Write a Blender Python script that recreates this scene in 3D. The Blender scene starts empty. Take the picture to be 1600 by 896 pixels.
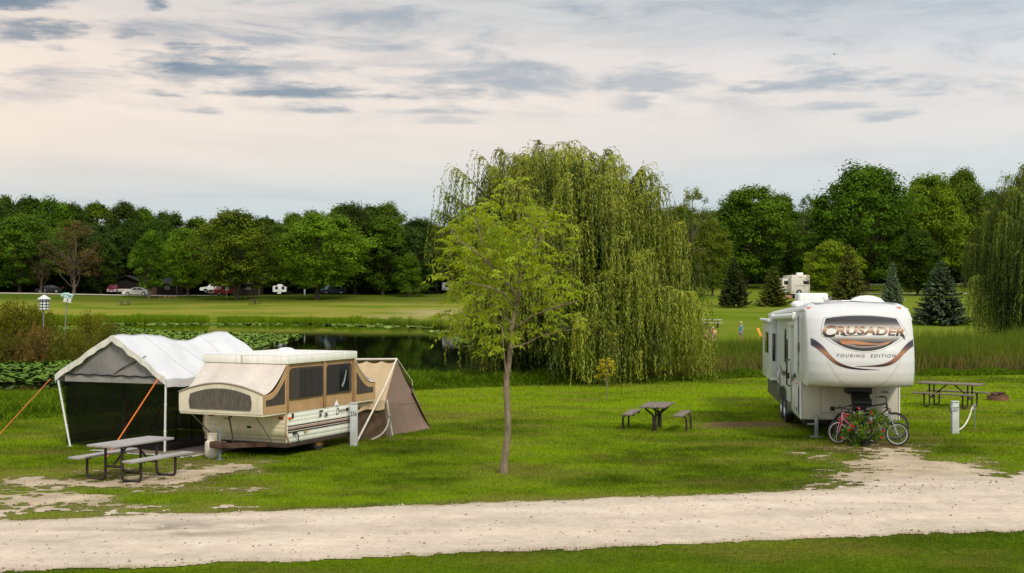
import bpy, bmesh, math, random
import numpy as np
from mathutils import Vector, Matrix, Euler

random.seed(11)
rng = np.random.default_rng(11)
scene = bpy.context.scene
COL = scene.collection
PI = math.pi
R = math.radians

# ---------------------------------------------------------------- camera geometry (metres, eye 3.5 m above the camp lawn)
FPX, CX, HY, CH = 2000.0, 800.0, 460.0, 3.5


def at(px, py, Y):
    return Vector(((px - CX) / FPX * Y, Y, CH - (py - HY) / FPX * Y))


def gp(px, py, z=0.0):
    Y = FPX * (CH - z) / (py - HY)
    return Vector(((px - CX) / FPX * Y, Y, z))


def xat(px, Y):
    return (px - CX) / FPX * Y


# ---------------------------------------------------------------- noise
def _hash(ix, iy, seed):
    h = np.sin(ix * 127.1 + iy * 311.7 + seed * 74.7) * 43758.5453
    return h - np.floor(h)


def vnoise(x, y, seed=0):
    x = np.asarray(x, float); y = np.asarray(y, float)
    ix = np.floor(x); iy = np.floor(y)
    fx = x - ix; fy = y - iy
    ux = fx * fx * (3 - 2 * fx); uy = fy * fy * (3 - 2 * fy)
    a = _hash(ix, iy, seed); b = _hash(ix + 1, iy, seed)
    c = _hash(ix, iy + 1, seed); d = _hash(ix + 1, iy + 1, seed)
    return a + (b - a) * ux + (c - a) * uy + (a - b - c + d) * ux * uy


def fbm(x, y, octv=4, seed=0):
    t = 0; amp = 0.5; tot = 0
    for i in range(octv):
        t = t + amp * vnoise(x, y, seed + i * 3.1); tot += amp
        amp *= 0.5; x = x * 2.03 + 11.3; y = y * 2.03 + 5.7
    return t / tot


def sstep(a, b, x):
    t = np.clip((x - a) / (b - a), 0, 1)
    return t * t * (3 - 2 * t)


# ---------------------------------------------------------------- materials
MATS = {}


def nodes_of(name):
    m = bpy.data.materials.new(name); m.use_nodes = True
    nt = m.node_tree; nt.nodes.clear()
    out = nt.nodes.new('ShaderNodeOutputMaterial')
    return m, nt, nt.nodes, nt.links, out


def M(name, col=(0.5, 0.5, 0.5), rough=0.6, metal=0.0, var=0.12, scale=6.0, bump=0.0, bscale=40.0, spec=0.5, stretch=None, streak=0.0):
    """plain painted / cloth / metal surface with noise in colour, roughness and (optionally) bump"""
    if name in MATS:
        return MATS[name]
    m, nt, N, L, out = nodes_of(name)
    p = N.new('ShaderNodeBsdfPrincipled'); L.new(p.outputs[0], out.inputs[0])
    tc = N.new('ShaderNodeTexCoord'); mp = N.new('ShaderNodeMapping'); L.new(tc.outputs['Object'], mp.inputs[0])
    if stretch: mp.inputs['Scale'].default_value = stretch
    n1 = N.new('ShaderNodeTexNoise'); n1.inputs['Scale'].default_value = scale; n1.inputs['Detail'].default_value = 6
    L.new(mp.outputs[0], n1.inputs['Vector'])
    r = N.new('ShaderNodeValToRGB'); L.new(n1.outputs[0], r.inputs[0])
    r.color_ramp.elements[0].position = 0.3; r.color_ramp.elements[1].position = 0.7
    r.color_ramp.elements[0].color = (*[c * (1 - var) for c in col], 1)
    r.color_ramp.elements[1].color = (*[min(c * (1 + var * 0.6), 1) for c in col], 1)
    colour = r.outputs[0]
    if streak:
        mp2 = N.new('ShaderNodeMapping'); mp2.inputs['Scale'].default_value = (9, 9, 0.7); L.new(tc.outputs['Object'], mp2.inputs[0])
        n3 = N.new('ShaderNodeTexNoise'); n3.inputs['Scale'].default_value = 1.6; n3.inputs['Detail'].default_value = 4; L.new(mp2.outputs[0], n3.inputs['Vector'])
        rr = N.new('ShaderNodeValToRGB'); L.new(n3.outputs[0], rr.inputs[0])
        rr.color_ramp.elements[0].position = 0.5; rr.color_ramp.elements[1].position = 0.75
        rr.color_ramp.elements[0].color = (1, 1, 1, 1); rr.color_ramp.elements[1].color = (1 - streak, 1 - streak * 1.1, 1 - streak * 1.3, 1)
        mx = N.new('ShaderNodeMix'); mx.data_type = 'RGBA'; mx.blend_type = 'MULTIPLY'; mx.inputs[0].default_value = 1
        L.new(colour, mx.inputs[6]); L.new(rr.outputs[0], mx.inputs[7]); colour = mx.outputs[2]
    L.new(colour, p.inputs['Base Color'])
    p.inputs['Metallic'].default_value = metal
    mr = N.new('ShaderNodeMapRange'); L.new(n1.outputs[0], mr.inputs[0])
    mr.inputs['To Min'].default_value = max(rough - 0.08, 0.02); mr.inputs['To Max'].default_value = min(rough + 0.08, 1)
    L.new(mr.outputs[0], p.inputs['Roughness'])
    p.inputs['Specular IOR Level'].default_value = spec
    if bump:
        n2 = N.new('ShaderNodeTexNoise'); n2.inputs['Scale'].default_value = bscale; n2.inputs['Detail'].default_value = 3
        L.new(mp.outputs[0], n2.inputs['Vector'])
        b = N.new('ShaderNodeBump'); b.inputs['Strength'].default_value = bump; b.inputs['Distance'].default_value = 0.02
        L.new(n2.outputs[0], b.inputs['Height']); L.new(b.outputs[0], p.inputs['Normal'])
    MATS[name] = m
    return m


def mat_leaf(name, lo, hi, trans=0.3, rough=0.6, objcol=False, spec=0.08):
    """foliage: per-leaf tone attribute runs from LO to HI; optional per-object tint"""
    if name in MATS: return MATS[name]
    m, nt, N, L, out = nodes_of(name)
    at_ = N.new('ShaderNodeAttribute'); at_.attribute_name = 'tone'
    r = N.new('ShaderNodeValToRGB'); L.new(at_.outputs['Fac'], r.inputs[0])
    r.color_ramp.elements[0].position = 0.0; r.color_ramp.elements[1].position = 1.0
    r.color_ramp.elements[0].color = (*lo, 1); r.color_ramp.elements[1].color = (*hi, 1)
    c = r.outputs[0]
    if objcol:
        oi = N.new('ShaderNodeObjectInfo')
        mx = N.new('ShaderNodeMix'); mx.data_type = 'RGBA'; mx.blend_type = 'MULTIPLY'; mx.inputs[0].default_value = 1
        L.new(c, mx.inputs[6]); L.new(oi.outputs['Color'], mx.inputs[7]); c = mx.outputs[2]
    p = N.new('ShaderNodeBsdfPrincipled'); L.new(c, p.inputs['Base Color'])
    p.inputs['Roughness'].default_value = rough; p.inputs['Specular IOR Level'].default_value = spec
    t = N.new('ShaderNodeBsdfTranslucent')
    hs = N.new('ShaderNodeHueSaturation'); hs.inputs['Hue'].default_value = 0.485; hs.inputs['Saturation'].default_value = 1.1; hs.inputs['Value'].default_value = 1.5
    L.new(c, hs.inputs['Color']); L.new(hs.outputs[0], t.inputs['Color'])
    mix = N.new('ShaderNodeMixShader'); mix.inputs[0].default_value = trans
    L.new(p.outputs[0], mix.inputs[1]); L.new(t.outputs[0], mix.inputs[2]); L.new(mix.outputs[0], out.inputs[0])
    MATS[name] = m
    return m


def mat_vcol(name, rough=0.9, grain=0.35, gscale=14.0, bump=0.5, trans=0.0, spec=0.2):
    """surface coloured by a 'col' attribute laid on the mesh (position dependent colour), with fine grain"""
    if name in MATS: return MATS[name]
    m, nt, N, L, out = nodes_of(name)
    a = N.new('ShaderNodeAttribute'); a.attribute_name = 'col'
    p = N.new('ShaderNodeBsdfPrincipled'); p.inputs['Roughness'].default_value = rough; p.inputs['Specular IOR Level'].default_value = spec
    c = a.outputs['Color']
    if grain:
        tc = N.new('ShaderNodeTexCoord')
        n = N.new('ShaderNodeTexNoise'); n.inputs['Scale'].default_value = gscale; n.inputs['Detail'].default_value = 5; n.inputs['Roughness'].default_value = 0.7
        L.new(tc.outputs['Object'], n.inputs['Vector'])
        r = N.new('ShaderNodeValToRGB'); L.new(n.outputs[0], r.inputs[0])
        r.color_ramp.elements[0].position = 0.3; r.color_ramp.elements[1].position = 0.72
        r.color_ramp.elements[0].color = (1 - grain,) * 3 + (1,); r.color_ramp.elements[1].color = (1 + grain * 0.6,) * 3 + (1,)
        mx = N.new('ShaderNodeMix'); mx.data_type = 'RGBA'; mx.blend_type = 'MULTIPLY'; mx.inputs[0].default_value = 1
        L.new(c, mx.inputs[6]); L.new(r.outputs[0], mx.inputs[7]); c = mx.outputs[2]
        if bump:
            b = N.new('ShaderNodeBump'); b.inputs['Strength'].default_value = bump; b.inputs['Distance'].default_value = 0.03
            L.new(n.outputs[0], b.inputs['Height']); L.new(b.outputs[0], p.inputs['Normal'])
    L.new(c, p.inputs['Base Color'])
    if trans:
        t = N.new('ShaderNodeBsdfTranslucent'); L.new(c, t.inputs['Color'])
        mix = N.new('ShaderNodeMixShader'); mix.inputs[0].default_value = trans
        L.new(p.outputs[0], mix.inputs[1]); L.new(t.outputs[0], mix.inputs[2]); L.new(mix.outputs[0], out.inputs[0])
    else:
        L.new(p.outputs[0], out.inputs[0])
    MATS[name] = m
    return m


def mat_screen(name, col, opac, wave=0.0):
    """woven insect screen / sheer cloth: partly open weave"""
    if name in MATS: return MATS[name]
    m, nt, N, L, out = nodes_of(name)
    p = N.new('ShaderNodeBsdfPrincipled'); p.inputs['Roughness'].default_value = 0.9; p.inputs['Specular IOR Level'].default_value = 0.03
    tc = N.new('ShaderNodeTexCoord'); n = N.new('ShaderNodeTexNoise'); n.inputs['Scale'].default_value = 3.0; n.inputs['Detail'].default_value = 4
    mp = N.new('ShaderNodeMapping'); mp.inputs['Scale'].default_value = (2.5, 2.5, 0.5); L.new(tc.outputs['Object'], mp.inputs[0]); L.new(mp.outputs[0], n.inputs['Vector'])
    r = N.new('ShaderNodeValToRGB'); L.new(n.outputs[0], r.inputs[0])
    r.color_ramp.elements[0].color = (*[c * 0.6 for c in col], 1); r.color_ramp.elements[1].color = (*[c * 1.4 for c in col], 1)
    L.new(r.outputs[0], p.inputs['Base Color'])
    t = N.new('ShaderNodeBsdfTransparent'); mix = N.new('ShaderNodeMixShader')
    mr = N.new('ShaderNodeMapRange'); L.new(n.outputs[0], mr.inputs[0]); mr.inputs['To Min'].default_value = opac - 0.08; mr.inputs['To Max'].default_value = opac + 0.08
    L.new(mr.outputs[0], mix.inputs[0]); L.new(t.outputs[0], mix.inputs[1]); L.new(p.outputs[0], mix.inputs[2]); L.new(mix.outputs[0], out.inputs[0])
    MATS[name] = m
    return m


def mat_zramp(name, stops, rough=0.4, axis='Z', z0=0.0, z1=1.0):
    """printed film whose colour runs along local Z between z0 and z1"""
    if name in MATS: return MATS[name]
    m, nt, N, L, out = nodes_of(name)
    p = N.new('ShaderNodeBsdfPrincipled'); p.inputs['Roughness'].default_value = rough; p.inputs['Specular IOR Level'].default_value = 0.15; L.new(p.outputs[0], out.inputs[0])
    tc = N.new('ShaderNodeTexCoord'); s = N.new('ShaderNodeSeparateXYZ'); L.new(tc.outputs['Object'], s.inputs[0])
    mr = N.new('ShaderNodeMapRange'); mr.inputs['From Min'].default_value = z0; mr.inputs['From Max'].default_value = z1
    L.new(s.outputs[axis], mr.inputs[0])
    r = N.new('ShaderNodeValToRGB'); L.new(mr.outputs[0], r.inputs[0])
    e = r.color_ramp.elements
    while len(e) > 1: e.remove(e[-1])
    e[0].position = stops[0][0]; e[0].color = (*stops[0][1], 1)
    for pos, c in stops[1:]:
        k = e.new(pos); k.color = (*c, 1)
    L.new(r.outputs[0], p.inputs['Base Color'])
    MATS[name] = m
    return m


# ---------------------------------------------------------------- mesh building
class MB:
    def __init__(self):
        self.v = []; self.f = []

    def add(self, vs, fs, mat=None):
        o = len(self.v)
        if mat is not None: vs = [mat @ Vector(p) for p in vs]
        self.v += [tuple(p) for p in vs]
        self.f += [tuple(i + o for i in f) for f in fs]
        return self

    def box(self, c, s, rz=0, rot=None, bev=0.0, seg=2):
        bm = bmesh.new(); bmesh.ops.create_cube(bm, size=1)
        bmesh.ops.scale(bm, vec=s, verts=bm.verts)
        if bev:
            bmesh.ops.bevel(bm, geom=bm.edges[:], offset=min(bev, min(s) * 0.49), segments=seg, profile=0.5, affect='EDGES')
        m = Matrix.Translation(c) @ (rot.to_4x4() if rot is not None else Matrix.Rotation(rz, 4, 'Z'))
        bm.verts.index_update()
        self.add([v.co.copy() for v in bm.verts], [[v.index for v in f.verts] for f in bm.faces], m)
        bm.free(); return self

    def bar(self, p0, p1, w, h, bev=0.0, up=(0, 0, 1)):
        p0 = Vector(p0); p1 = Vector(p1); d = (p1 - p0); l = d.length; d.normalize()
        u = Vector(up)
        if abs(d.dot(u)) > 0.98: u = Vector((0, 1, 0))
        x = d.cross(u).normalized(); z = x.cross(d).normalized()
        rot = Matrix((x, d, z)).transposed()
        return self.box((p0 + p1) / 2, (w, l, h), rot=rot, bev=bev)

    def tube(self, pts, r, n=8, cap=True, closed=False):
        pts = [Vector(p) for p in pts]; k = len(pts)
        rs = r if hasattr(r, '__len__') else [r] * k
        o = len(self.v); prev = None
        for i, p in enumerate(pts):
            if closed: t = pts[(i + 1) % k] - pts[i - 1]
            else: t = pts[min(i + 1, k - 1)] - pts[max(i - 1, 0)]
            if t.length < 1e-9: t = Vector((0, 0, 1))
            t.normalize()
            if prev is None:
                a = Vector((0, 0, 1)) if abs(t.z) < 0.9 else Vector((1, 0, 0))
                x = t.cross(a).normalized()
            else:
                x = (prev - t * prev.dot(t))
                x = x.normalized() if x.length > 1e-6 else t.orthogonal().normalized()
            prev = x; y = t.cross(x)
            for j in range(n):
                a = 2 * PI * j / n
                self.v.append(tuple(p + (x * math.cos(a) + y * math.sin(a)) * rs[i]))
        for i in range(k if closed else k - 1):
            i2 = (i + 1) % k
            for j in range(n):
                self.f.append((o + i * n + j, o + i * n + (j + 1) % n, o + i2 * n + (j + 1) % n, o + i2 * n + j))
        if cap and not closed:
            self.f.append(tuple(o + j for j in reversed(range(n)))); self.f.append(tuple(o + (k - 1) * n + j for j in range(n)))
        return self

    def lathe(self, prof, n=24, m=None, closed=False):
        """prof [(r,z)] about local Z, placed by matrix m"""
        vs = []; fs = []; k = len(prof)
        for (r, z) in prof:
            for j in range(n):
                a = 2 * PI * j / n; vs.append((r * math.cos(a), r * math.sin(a), z))
        for i in range(k if closed else k - 1):
            i2 = (i + 1) % k
            for j in range(n):
                fs.append((i * n + j, i * n + (j + 1) % n, i2 * n + (j + 1) % n, i2 * n + j))
        if not closed:
            if prof[0][0] > 1e-6: fs.append(tuple(reversed(range(n))))
            if prof[-1][0] > 1e-6: fs.append(tuple((k - 1) * n + j for j in range(n)))
        return self.add(vs, fs, m)

    def grid(self, fn, nu, nv):
        o = len(self.v)
        for j in range(nv + 1):
            for i in range(nu + 1):
                self.v.append(tuple(fn(i / nu, j / nv)))
        for j in range(nv):
            for i in range(nu):
                a = o + j * (nu + 1) + i
                self.f.append((a, a + 1, a + nu + 2, a + nu + 1))
        return self

    def poly(self, pts):
        o = len(self.v); self.v += [tuple(p) for p in pts]; self.f.append(tuple(range(o, o + len(pts)))); return self

    def prism(self, prof, hw):
        """side profile [(y,z)] extruded across x; hw(y,z) half width"""
        n = len(prof); o = len(self.v)
        for s in (-1, 1):
            for (y, z) in prof:
                w = hw(y, z) if callable(hw) else hw
                self.v.append((s * w, y, z))
        for i in range(n):
            j = (i + 1) % n
            self.f.append((o + i, o + j, o + n + j, o + n + i))
        self.f.append(tuple(o + i for i in reversed(range(n)))); self.f.append(tuple(o + n + i for i in range(n)))
        return self

    def build(self, name, mat, parent=None, smooth=35):
        me = bpy.data.meshes.new(name)
        me.from_pydata(self.v, [], self.f); me.update()
        bm = bmesh.new(); bm.from_mesh(me); bmesh.ops.recalc_face_normals(bm, faces=bm.faces); bm.to_mesh(me); bm.free()
        if smooth:
            me.polygons.foreach_set('use_smooth', [True] * len(me.polygons)); me.set_sharp_from_angle(angle=R(smooth))
        o = bpy.data.objects.new(name, me); COL.objects.link(o)
        if mat: me.materials.append(mat)
        if parent: o.parent = parent
        return o


def np_mesh(name, verts, faces, mat=None, attrs=None, colors=None, smooth=False):
    """verts (N,3); faces (M,k) with constant k; attrs: per-face floats; colors: per-vertex rgb"""
    me = bpy.data.meshes.new(name)
    verts = np.asarray(verts, np.float32); faces = np.asarray(faces, np.int32)
    nf, k = faces.shape
    me.vertices.add(len(verts)); me.vertices.foreach_set('co', verts.ravel())
    me.loops.add(nf * k); me.loops.foreach_set('vertex_index', faces.ravel())
    me.polygons.add(nf); me.polygons.foreach_set('loop_start', np.arange(0, nf * k, k, dtype=np.int32))
    if smooth: me.polygons.foreach_set('use_smooth', np.ones(nf, bool))
    me.update(calc_edges=True)
    for nm, arr in (attrs or {}).items():
        a = me.attributes.new(nm, 'FLOAT', 'FACE'); a.data.foreach_set('value', np.asarray(arr, np.float32))
    if colors is not None:
        a = me.attributes.new('col', 'FLOAT_COLOR', 'POINT')
        c4 = np.ones((len(verts), 4), np.float32); c4[:, :3] = colors
        a.data.foreach_set('color', c4.ravel())
    if mat: me.materials.append(mat)
    return me


def link(name, me, parent=None, loc=None):
    o = bpy.data.objects.new(name, me); COL.objects.link(o)
    if parent: o.parent = parent
    if loc is not None: o.location = loc
    return o


def leaves_arrays(c, d, n, ln, wd, base=0.0):
    """rhombic leaves: c (N,3) base point, d axis, n approx normal, ln, wd arrays -> verts, faces"""
    d = d / (np.linalg.norm(d, axis=1, keepdims=True) + 1e-9)
    s = np.cross(d, n); s = s / (np.linalg.norm(s, axis=1, keepdims=True) + 1e-9)
    ln = np.broadcast_to(np.asarray(ln, float), (len(c),))[:, None]; wd = np.broadcast_to(np.asarray(wd, float), (len(c),))[:, None]
    up = np.cross(s, d)
    v0 = c + d * ln * base
    v1 = c + d * ln * (0.45 + base * .5) + s * wd * 0.5 + up * ln * 0.06
    v2 = c + d * ln
    v3 = c + d * ln * (0.45 + base * .5) - s * wd * 0.5 + up * ln * 0.06
    V = np.stack([v0, v1, v2, v3], 1).reshape(-1, 3)
    Fc = np.arange(len(c) * 4).reshape(-1, 4)
    return V, Fc


def rand_dirs(n):
    v = rng.normal(size=(n, 3)); return v / np.linalg.norm(v, axis=1, keepdims=True)


# ---------------------------------------------------------------- object rules
def tag(o, label=None, cat=None, group=None, kind=None):
    if label: o['label'] = label
    if cat: o['category'] = cat
    if group: o['group'] = group
    if kind: o['kind'] = kind
    return o


def thing(name, label, cat, loc=(0, 0, 0), rz=0.0, group=None, scale=None):
    o = bpy.data.objects.new(name, None); COL.objects.link(o)
    o.location = loc; o.rotation_euler = (0, 0, rz); o.empty_display_size = 0.2
    if scale: o.scale = scale
    return tag(o, label, cat, group)


def copy_tree(o, parent=None):
    c = o.copy(); COL.objects.link(c)
    if parent is not None: c.parent = parent
    for ch in list(o.children): copy_tree(ch, c)
    return c


def text2d(txt, size=1.0, shear=0.0, offset=0.0, spacing=1.0):
    """flat letter outlines, triangulated: [(x,y)], faces; origin at the lower-left corner"""
    cu = bpy.data.curves.new('lettering', 'FONT'); cu.body = txt; cu.size = size; cu.shear = shear; cu.offset = offset; cu.space_character = spacing
    cu.resolution_u = 3
    ob = bpy.data.objects.new('lettering', cu); COL.objects.link(ob)
    dg = bpy.context.evaluated_depsgraph_get(); dg.update()
    me = bpy.data.meshes.new_from_object(ob.evaluated_get(dg))
    bm = bmesh.new(); bm.from_mesh(me); bmesh.ops.triangulate(bm, faces=bm.faces); bm.verts.index_update()
    xs = [v.co.x for v in bm.verts]; ys = [v.co.y for v in bm.verts]
    x0, y0 = min(xs), min(ys)
    v2 = [(v.co.x - x0, v.co.y - y0) for v in bm.verts]; fs = [[v.index for v in f.verts] for f in bm.faces]
    bm.free(); bpy.data.objects.remove(ob); bpy.data.curves.remove(cu); bpy.data.meshes.remove(me)
    return v2, fs


def fit_text(txt, x0, x1, y0, y1, shear=0.0, offset=0.0, spacing=1.0):
    v, f = text2d(txt, 1.0, shear, offset, spacing)
    mx = max(p[0] for p in v); my = max(p[1] for p in v)
    return [(x0 + p[0] / mx * (x1 - x0), y0 + p[1] / my * (y1 - y0)) for p in v], f
# ================================================================ terrain
_px = [(-700, 46), (-300, 47), (0, 47.5), (80, 47.5), (300, 50), (560, 53), (680, 54.5), (760, 55.5), (850, 60), (862, 75), (800, 82), (765, 90), (745, 100), (722, 112),
       (708, 124), (690, 140), (660, 152), (600, 160), (400, 166), (200, 166), (60, 164), (-200, 158), (-700, 150)]
POND = np.array([(xat(p, Y), Y) for p, Y in _px])
WATER_Z = -0.3


def sd_poly(x, y, P=POND):
    x = np.asarray(x, float); y = np.asarray(y, float)
    d = np.full(x.shape, 1e9); inside = np.zeros(x.shape, bool)
    n = len(P)
    for i in range(n):
        ax, ay = P[i]; bx, by = P[(i + 1) % n]
        ex, ey = bx - ax, by - ay
        t = np.clip(((x - ax) * ex + (y - ay) * ey) / (ex * ex + ey * ey), 0, 1)
        d = np.minimum(d, np.hypot(x - ax - t * ex, y - ay - t * ey))
        c = ((ay > y) != (by > y)) & (x < (bx - ax) * (y - ay) / (by - ay + 1e-12) + ax)
        inside ^= c
    return np.where(inside, -d, d)


ISL = (-33.5, 79.0, 10.5, 9.0)   # the bushy spit on the left of the pond


def pxof(x, y):
    return CX + FPX * x / np.maximum(y, 5.0)


def height(x, y):
    x = np.asarray(x, float); y = np.asarray(y, float)
    p = np.clip(pxof(x, y), -400, 2200)
    side = sstep(700, 1010, p)
    start = 163 + (100 - 163) * side
    slope = 0.064 + (0.049 - 0.064) * side
    road = 226 + (215 - 226) * side
    z0 = -0.2 * sstep(46, 57, y)
    ramp = np.clip(np.minimum(y, road) - start, 0, None)
    k = 6.0
    z = z0 + slope * (np.sqrt(ramp ** 2 + k * k) - k + 0.0)
    z = z + 0.012 * np.clip(y - road, 0, 150)
    z = z + 0.05 * (fbm(x / 6, y / 6, 3, 5) - 0.5) * sstep(24, 34, y) + 0.9 * (fbm(x / 55, y / 55, 2, 9) - 0.5) * sstep(170, 205, y)
    sd = sd_poly(x, y)
    e = (x - ISL[0]) ** 2 / ISL[2] ** 2 + (y - ISL[1]) ** 2 / ISL[3] ** 2
    sd = np.maximum(sd, (1 - e) * 5.0)
    isl = np.where(e < 1, np.clip(1 - e, 0, 1) ** 0.5 * 0.6 - 0.25, -9)
    shore = np.where(sd < 0, WATER_Z - np.minimum(-sd * 0.35, 0.9), -0.28 + (z + 0.28) * sstep(0, 4.0, sd))
    return np.where(e < 1, np.maximum(shore, isl), np.where(sd < 4, shore, z))


def H(x, y):
    return float(height(np.array([x]), np.array([y]))[0])


# ---------------------------------------------------------------- gravel
def road_far(x): return 21.55 + 0.232 * x + 0.0008 * x * x
def road_near(x): return 17.35 + 0.208 * x


def gravel_field(x, y):
    """>0 where the ground is bare gravel"""
    n = fbm(x * 1.1, y * 1.1, 4, 21) - 0.5
    nf = fbm(x * 5, y * 5, 3, 31) - 0.5
    road = np.minimum(road_far(x) - y, y - road_near(x)) + n * 0.34 + nf * 0.22
    # spur in front of the long trailer
    cx = 8.15 + (y - 24.0) * 0.02
    hw = 2.35 - (y - 23.5) * 0.10
    spur = np.minimum(hw - np.abs(x - cx), 30.3 - y) * .9 + n * 2.0 + nf * 2.6 - 0.36 - 0.70 * sstep(24.5, 29.5, y)
    spur = np.where((y > road_far(x) - 0.6) & (y < 31), np.minimum(spur, 1.0), -1)
    flare = (0.9 - (y - road_far(x)) * 0.75) - np.abs(x - 9.0) * 0.20 + n * 1.3 + nf * 1.4 - .1
    flare = np.where((x > 5.2) & (x < 14) & (y > road_far(x) - .5), flare, -1)
    # worn patch by the near picnic table
    d = np.hypot((x + 8.3) / 2.6, (y - 22.0) / 2.2)
    padl = (1.05 - d) * 1.1 + n * 3.2 + nf * 2.2 - .42
    d2 = np.hypot((x + 6.2) / 1.7, (y - 25.2) / 1.4)
    padl2 = (0.75 - d2) * 1.4 + n * 3.0 + nf * 1.6
    padl = np.where(y > road_far(x) - 0.6, np.maximum(padl, padl2), -1)
    d3 = np.hypot((x + 9.4) / 1.9, (y - 21.0) / 1.6)
    padl = np.where(y > road_far(x) - .6, np.maximum(padl, (1.0 - d3) * 1.2 + n * 2.6 + nf * 1.8 - .35), padl)
    return road, np.maximum(np.maximum(spur, flare), padl)


def dirt_field(x, y):
    n = fbm(x * 1.3, y * 2.2, 4, 41) - 0.5
    out = np.full(np.shape(x), -1.0)
    for (px, py, rx, ry, a) in ((1165, 664, 1.75, 1.5, 1.15), (1130, 668, 1.0, .8, .8), (800, 741, 0.28, 0.2, 0.9), (195, 735, 2.2, 1.0, .45), (290, 722, 1.6, .8, .4), (70, 637, 1.5, 1.0, .35), (1365, 692, 1.4, 0.9, 0.6), (1390, 700, .8, .7, .7),
                            (1300, 700, 1.2, .8, .6), (200, 605, .5, .4, .3)):
        g = gp(px, py)
        d = np.hypot((x - g.x) / rx, (y - g.y) / ry)
        out = np.maximum(out, (1 - d) * a + n * 0.9)
    return out


LUSH = np.array((0.228, 0.335, 0.0075)); MID = np.array((0.140, 0.212, 0.0070)); DARK = np.array((0.056, 0.092, 0.0045)); DRY = np.array((0.30, 0.28, 0.055)); STRAW = np.array((0.36, 0.31, 0.13))
SOIL = np.array((0.20, 0.135, 0.065)); MUD = np.array((0.02, 0.022, 0.010)); MARSH = np.array((0.06, 0.085, 0.015))


def lerp3(a, b, t): return a + (b - a) * t[..., None]


def lawn_colour(x, y):
    x = np.asarray(x, float); y = np.asarray(y, float)
    n1 = fbm(x / 3.2, y / 2.2, 4, 51); n2 = fbm(x / 1.4, y / 0.8, 3, 61); n3 = fbm(x / 9, y / 3.5, 3, 71)
    n4 = fbm(x / 0.33, y / 0.30, 3, 65)
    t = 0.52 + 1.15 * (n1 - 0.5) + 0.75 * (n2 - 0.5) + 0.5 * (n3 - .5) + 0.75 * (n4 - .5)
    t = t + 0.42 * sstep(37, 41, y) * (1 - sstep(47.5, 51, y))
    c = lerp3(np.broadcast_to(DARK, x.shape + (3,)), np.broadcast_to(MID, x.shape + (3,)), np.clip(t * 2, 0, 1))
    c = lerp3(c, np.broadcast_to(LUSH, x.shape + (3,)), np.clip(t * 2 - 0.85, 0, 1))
    near = 1 - sstep(-0.5, 0.8, y - road_near(x))
    c = lerp3(c, DARK * 1.25 + 0 * c, near * 0.58)
    dry = np.clip((fbm(x / 2.4, y / 1.0, 4, 81) - 0.50) * 3.6, 0, 1) * 0.62 * (1 - near * .6)
    c = lerp3(c, DRY * 0.85 + 0 * c, dry)
    brown = np.clip((fbm(x / 1.5, y / 0.8, 4, 85) - 0.56) * 4.5, 0, 1) * 0.45
    c = lerp3(c, np.array((0.185, 0.150, 0.035)) + 0 * c, brown)
    # lawn across the water: paler, drier, in long bands
    far = sstep(100, 112, y)
    p = pxof(x, y)
    nb = fbm(x / 22, y / 5, 4, 91)
    f = np.clip(0.62 + 3.2 * (nb - 0.5) + 2.2 * (fbm(x / 5, y / 2.4, 4, 95) - .5), 0, 1) * (1 - 0.55 * sstep(900, 1050, p))
    fc = lerp3(np.broadcast_to(np.array((0.112, 0.175, 0.011)), x.shape + (3,)), np.broadcast_to(np.array((0.250, 0.240, 0.042)), x.shape + (3,)), f)
    st = np.exp(-((p - 690) / 60) ** 2 - ((y - 186) / 7.0) ** 2) * 1.2 + np.exp(-((p - 600) / 70) ** 2 - ((y - 176) / 4.0) ** 2) * 0.5
    fc = lerp3(fc, STRAW + 0 * fc, np.clip(st * (0.5 + nb), 0, 1))
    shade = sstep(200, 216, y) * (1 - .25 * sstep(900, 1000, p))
    fc = lerp3(fc, np.array((0.055, 0.090, 0.010)) + 0 * fc, shade * 0.75)  # shade at the foot of the wood, put into the lawn colour
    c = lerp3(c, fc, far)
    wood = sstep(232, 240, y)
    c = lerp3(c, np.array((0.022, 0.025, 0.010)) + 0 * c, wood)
    return c


def ground_colour(x, y):
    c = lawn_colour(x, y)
    gv = np.maximum(*gravel_field(x, y)); soil = sstep(-0.55, 0.10, gv) * (y > road_near(x) + 2.0) * 0.85
    c = lerp3(c, np.array((0.27, 0.205, 0.105)) * (0.6 + .8 * fbm(x / .6, y / .5, 3, 135))[..., None], soil)
    dirt = np.clip(dirt_field(x, y) * 1.6, 0, 1)
    c = lerp3(c, SOIL + 0 * c, dirt)
    sd = sd_poly(x, y)
    e = (x - ISL[0]) ** 2 / ISL[2] ** 2 + (y - ISL[1]) ** 2 / ISL[3] ** 2
    c = lerp3(c, MUD + 0 * c, 1 - sstep(-0.2, 1.2, sd))
    c = np.where((e < 1)[..., None], np.array((0.05, 0.075, 0.012)), c)
    p = pxof(x, y)
    marsh = sstep(57.5, 60, y) * (1 - sstep(84, 96, y)) * sstep(860, 960, p)
    c = lerp3(c, MARSH * 0.6 + 0 * c, marsh)
    return c


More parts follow.
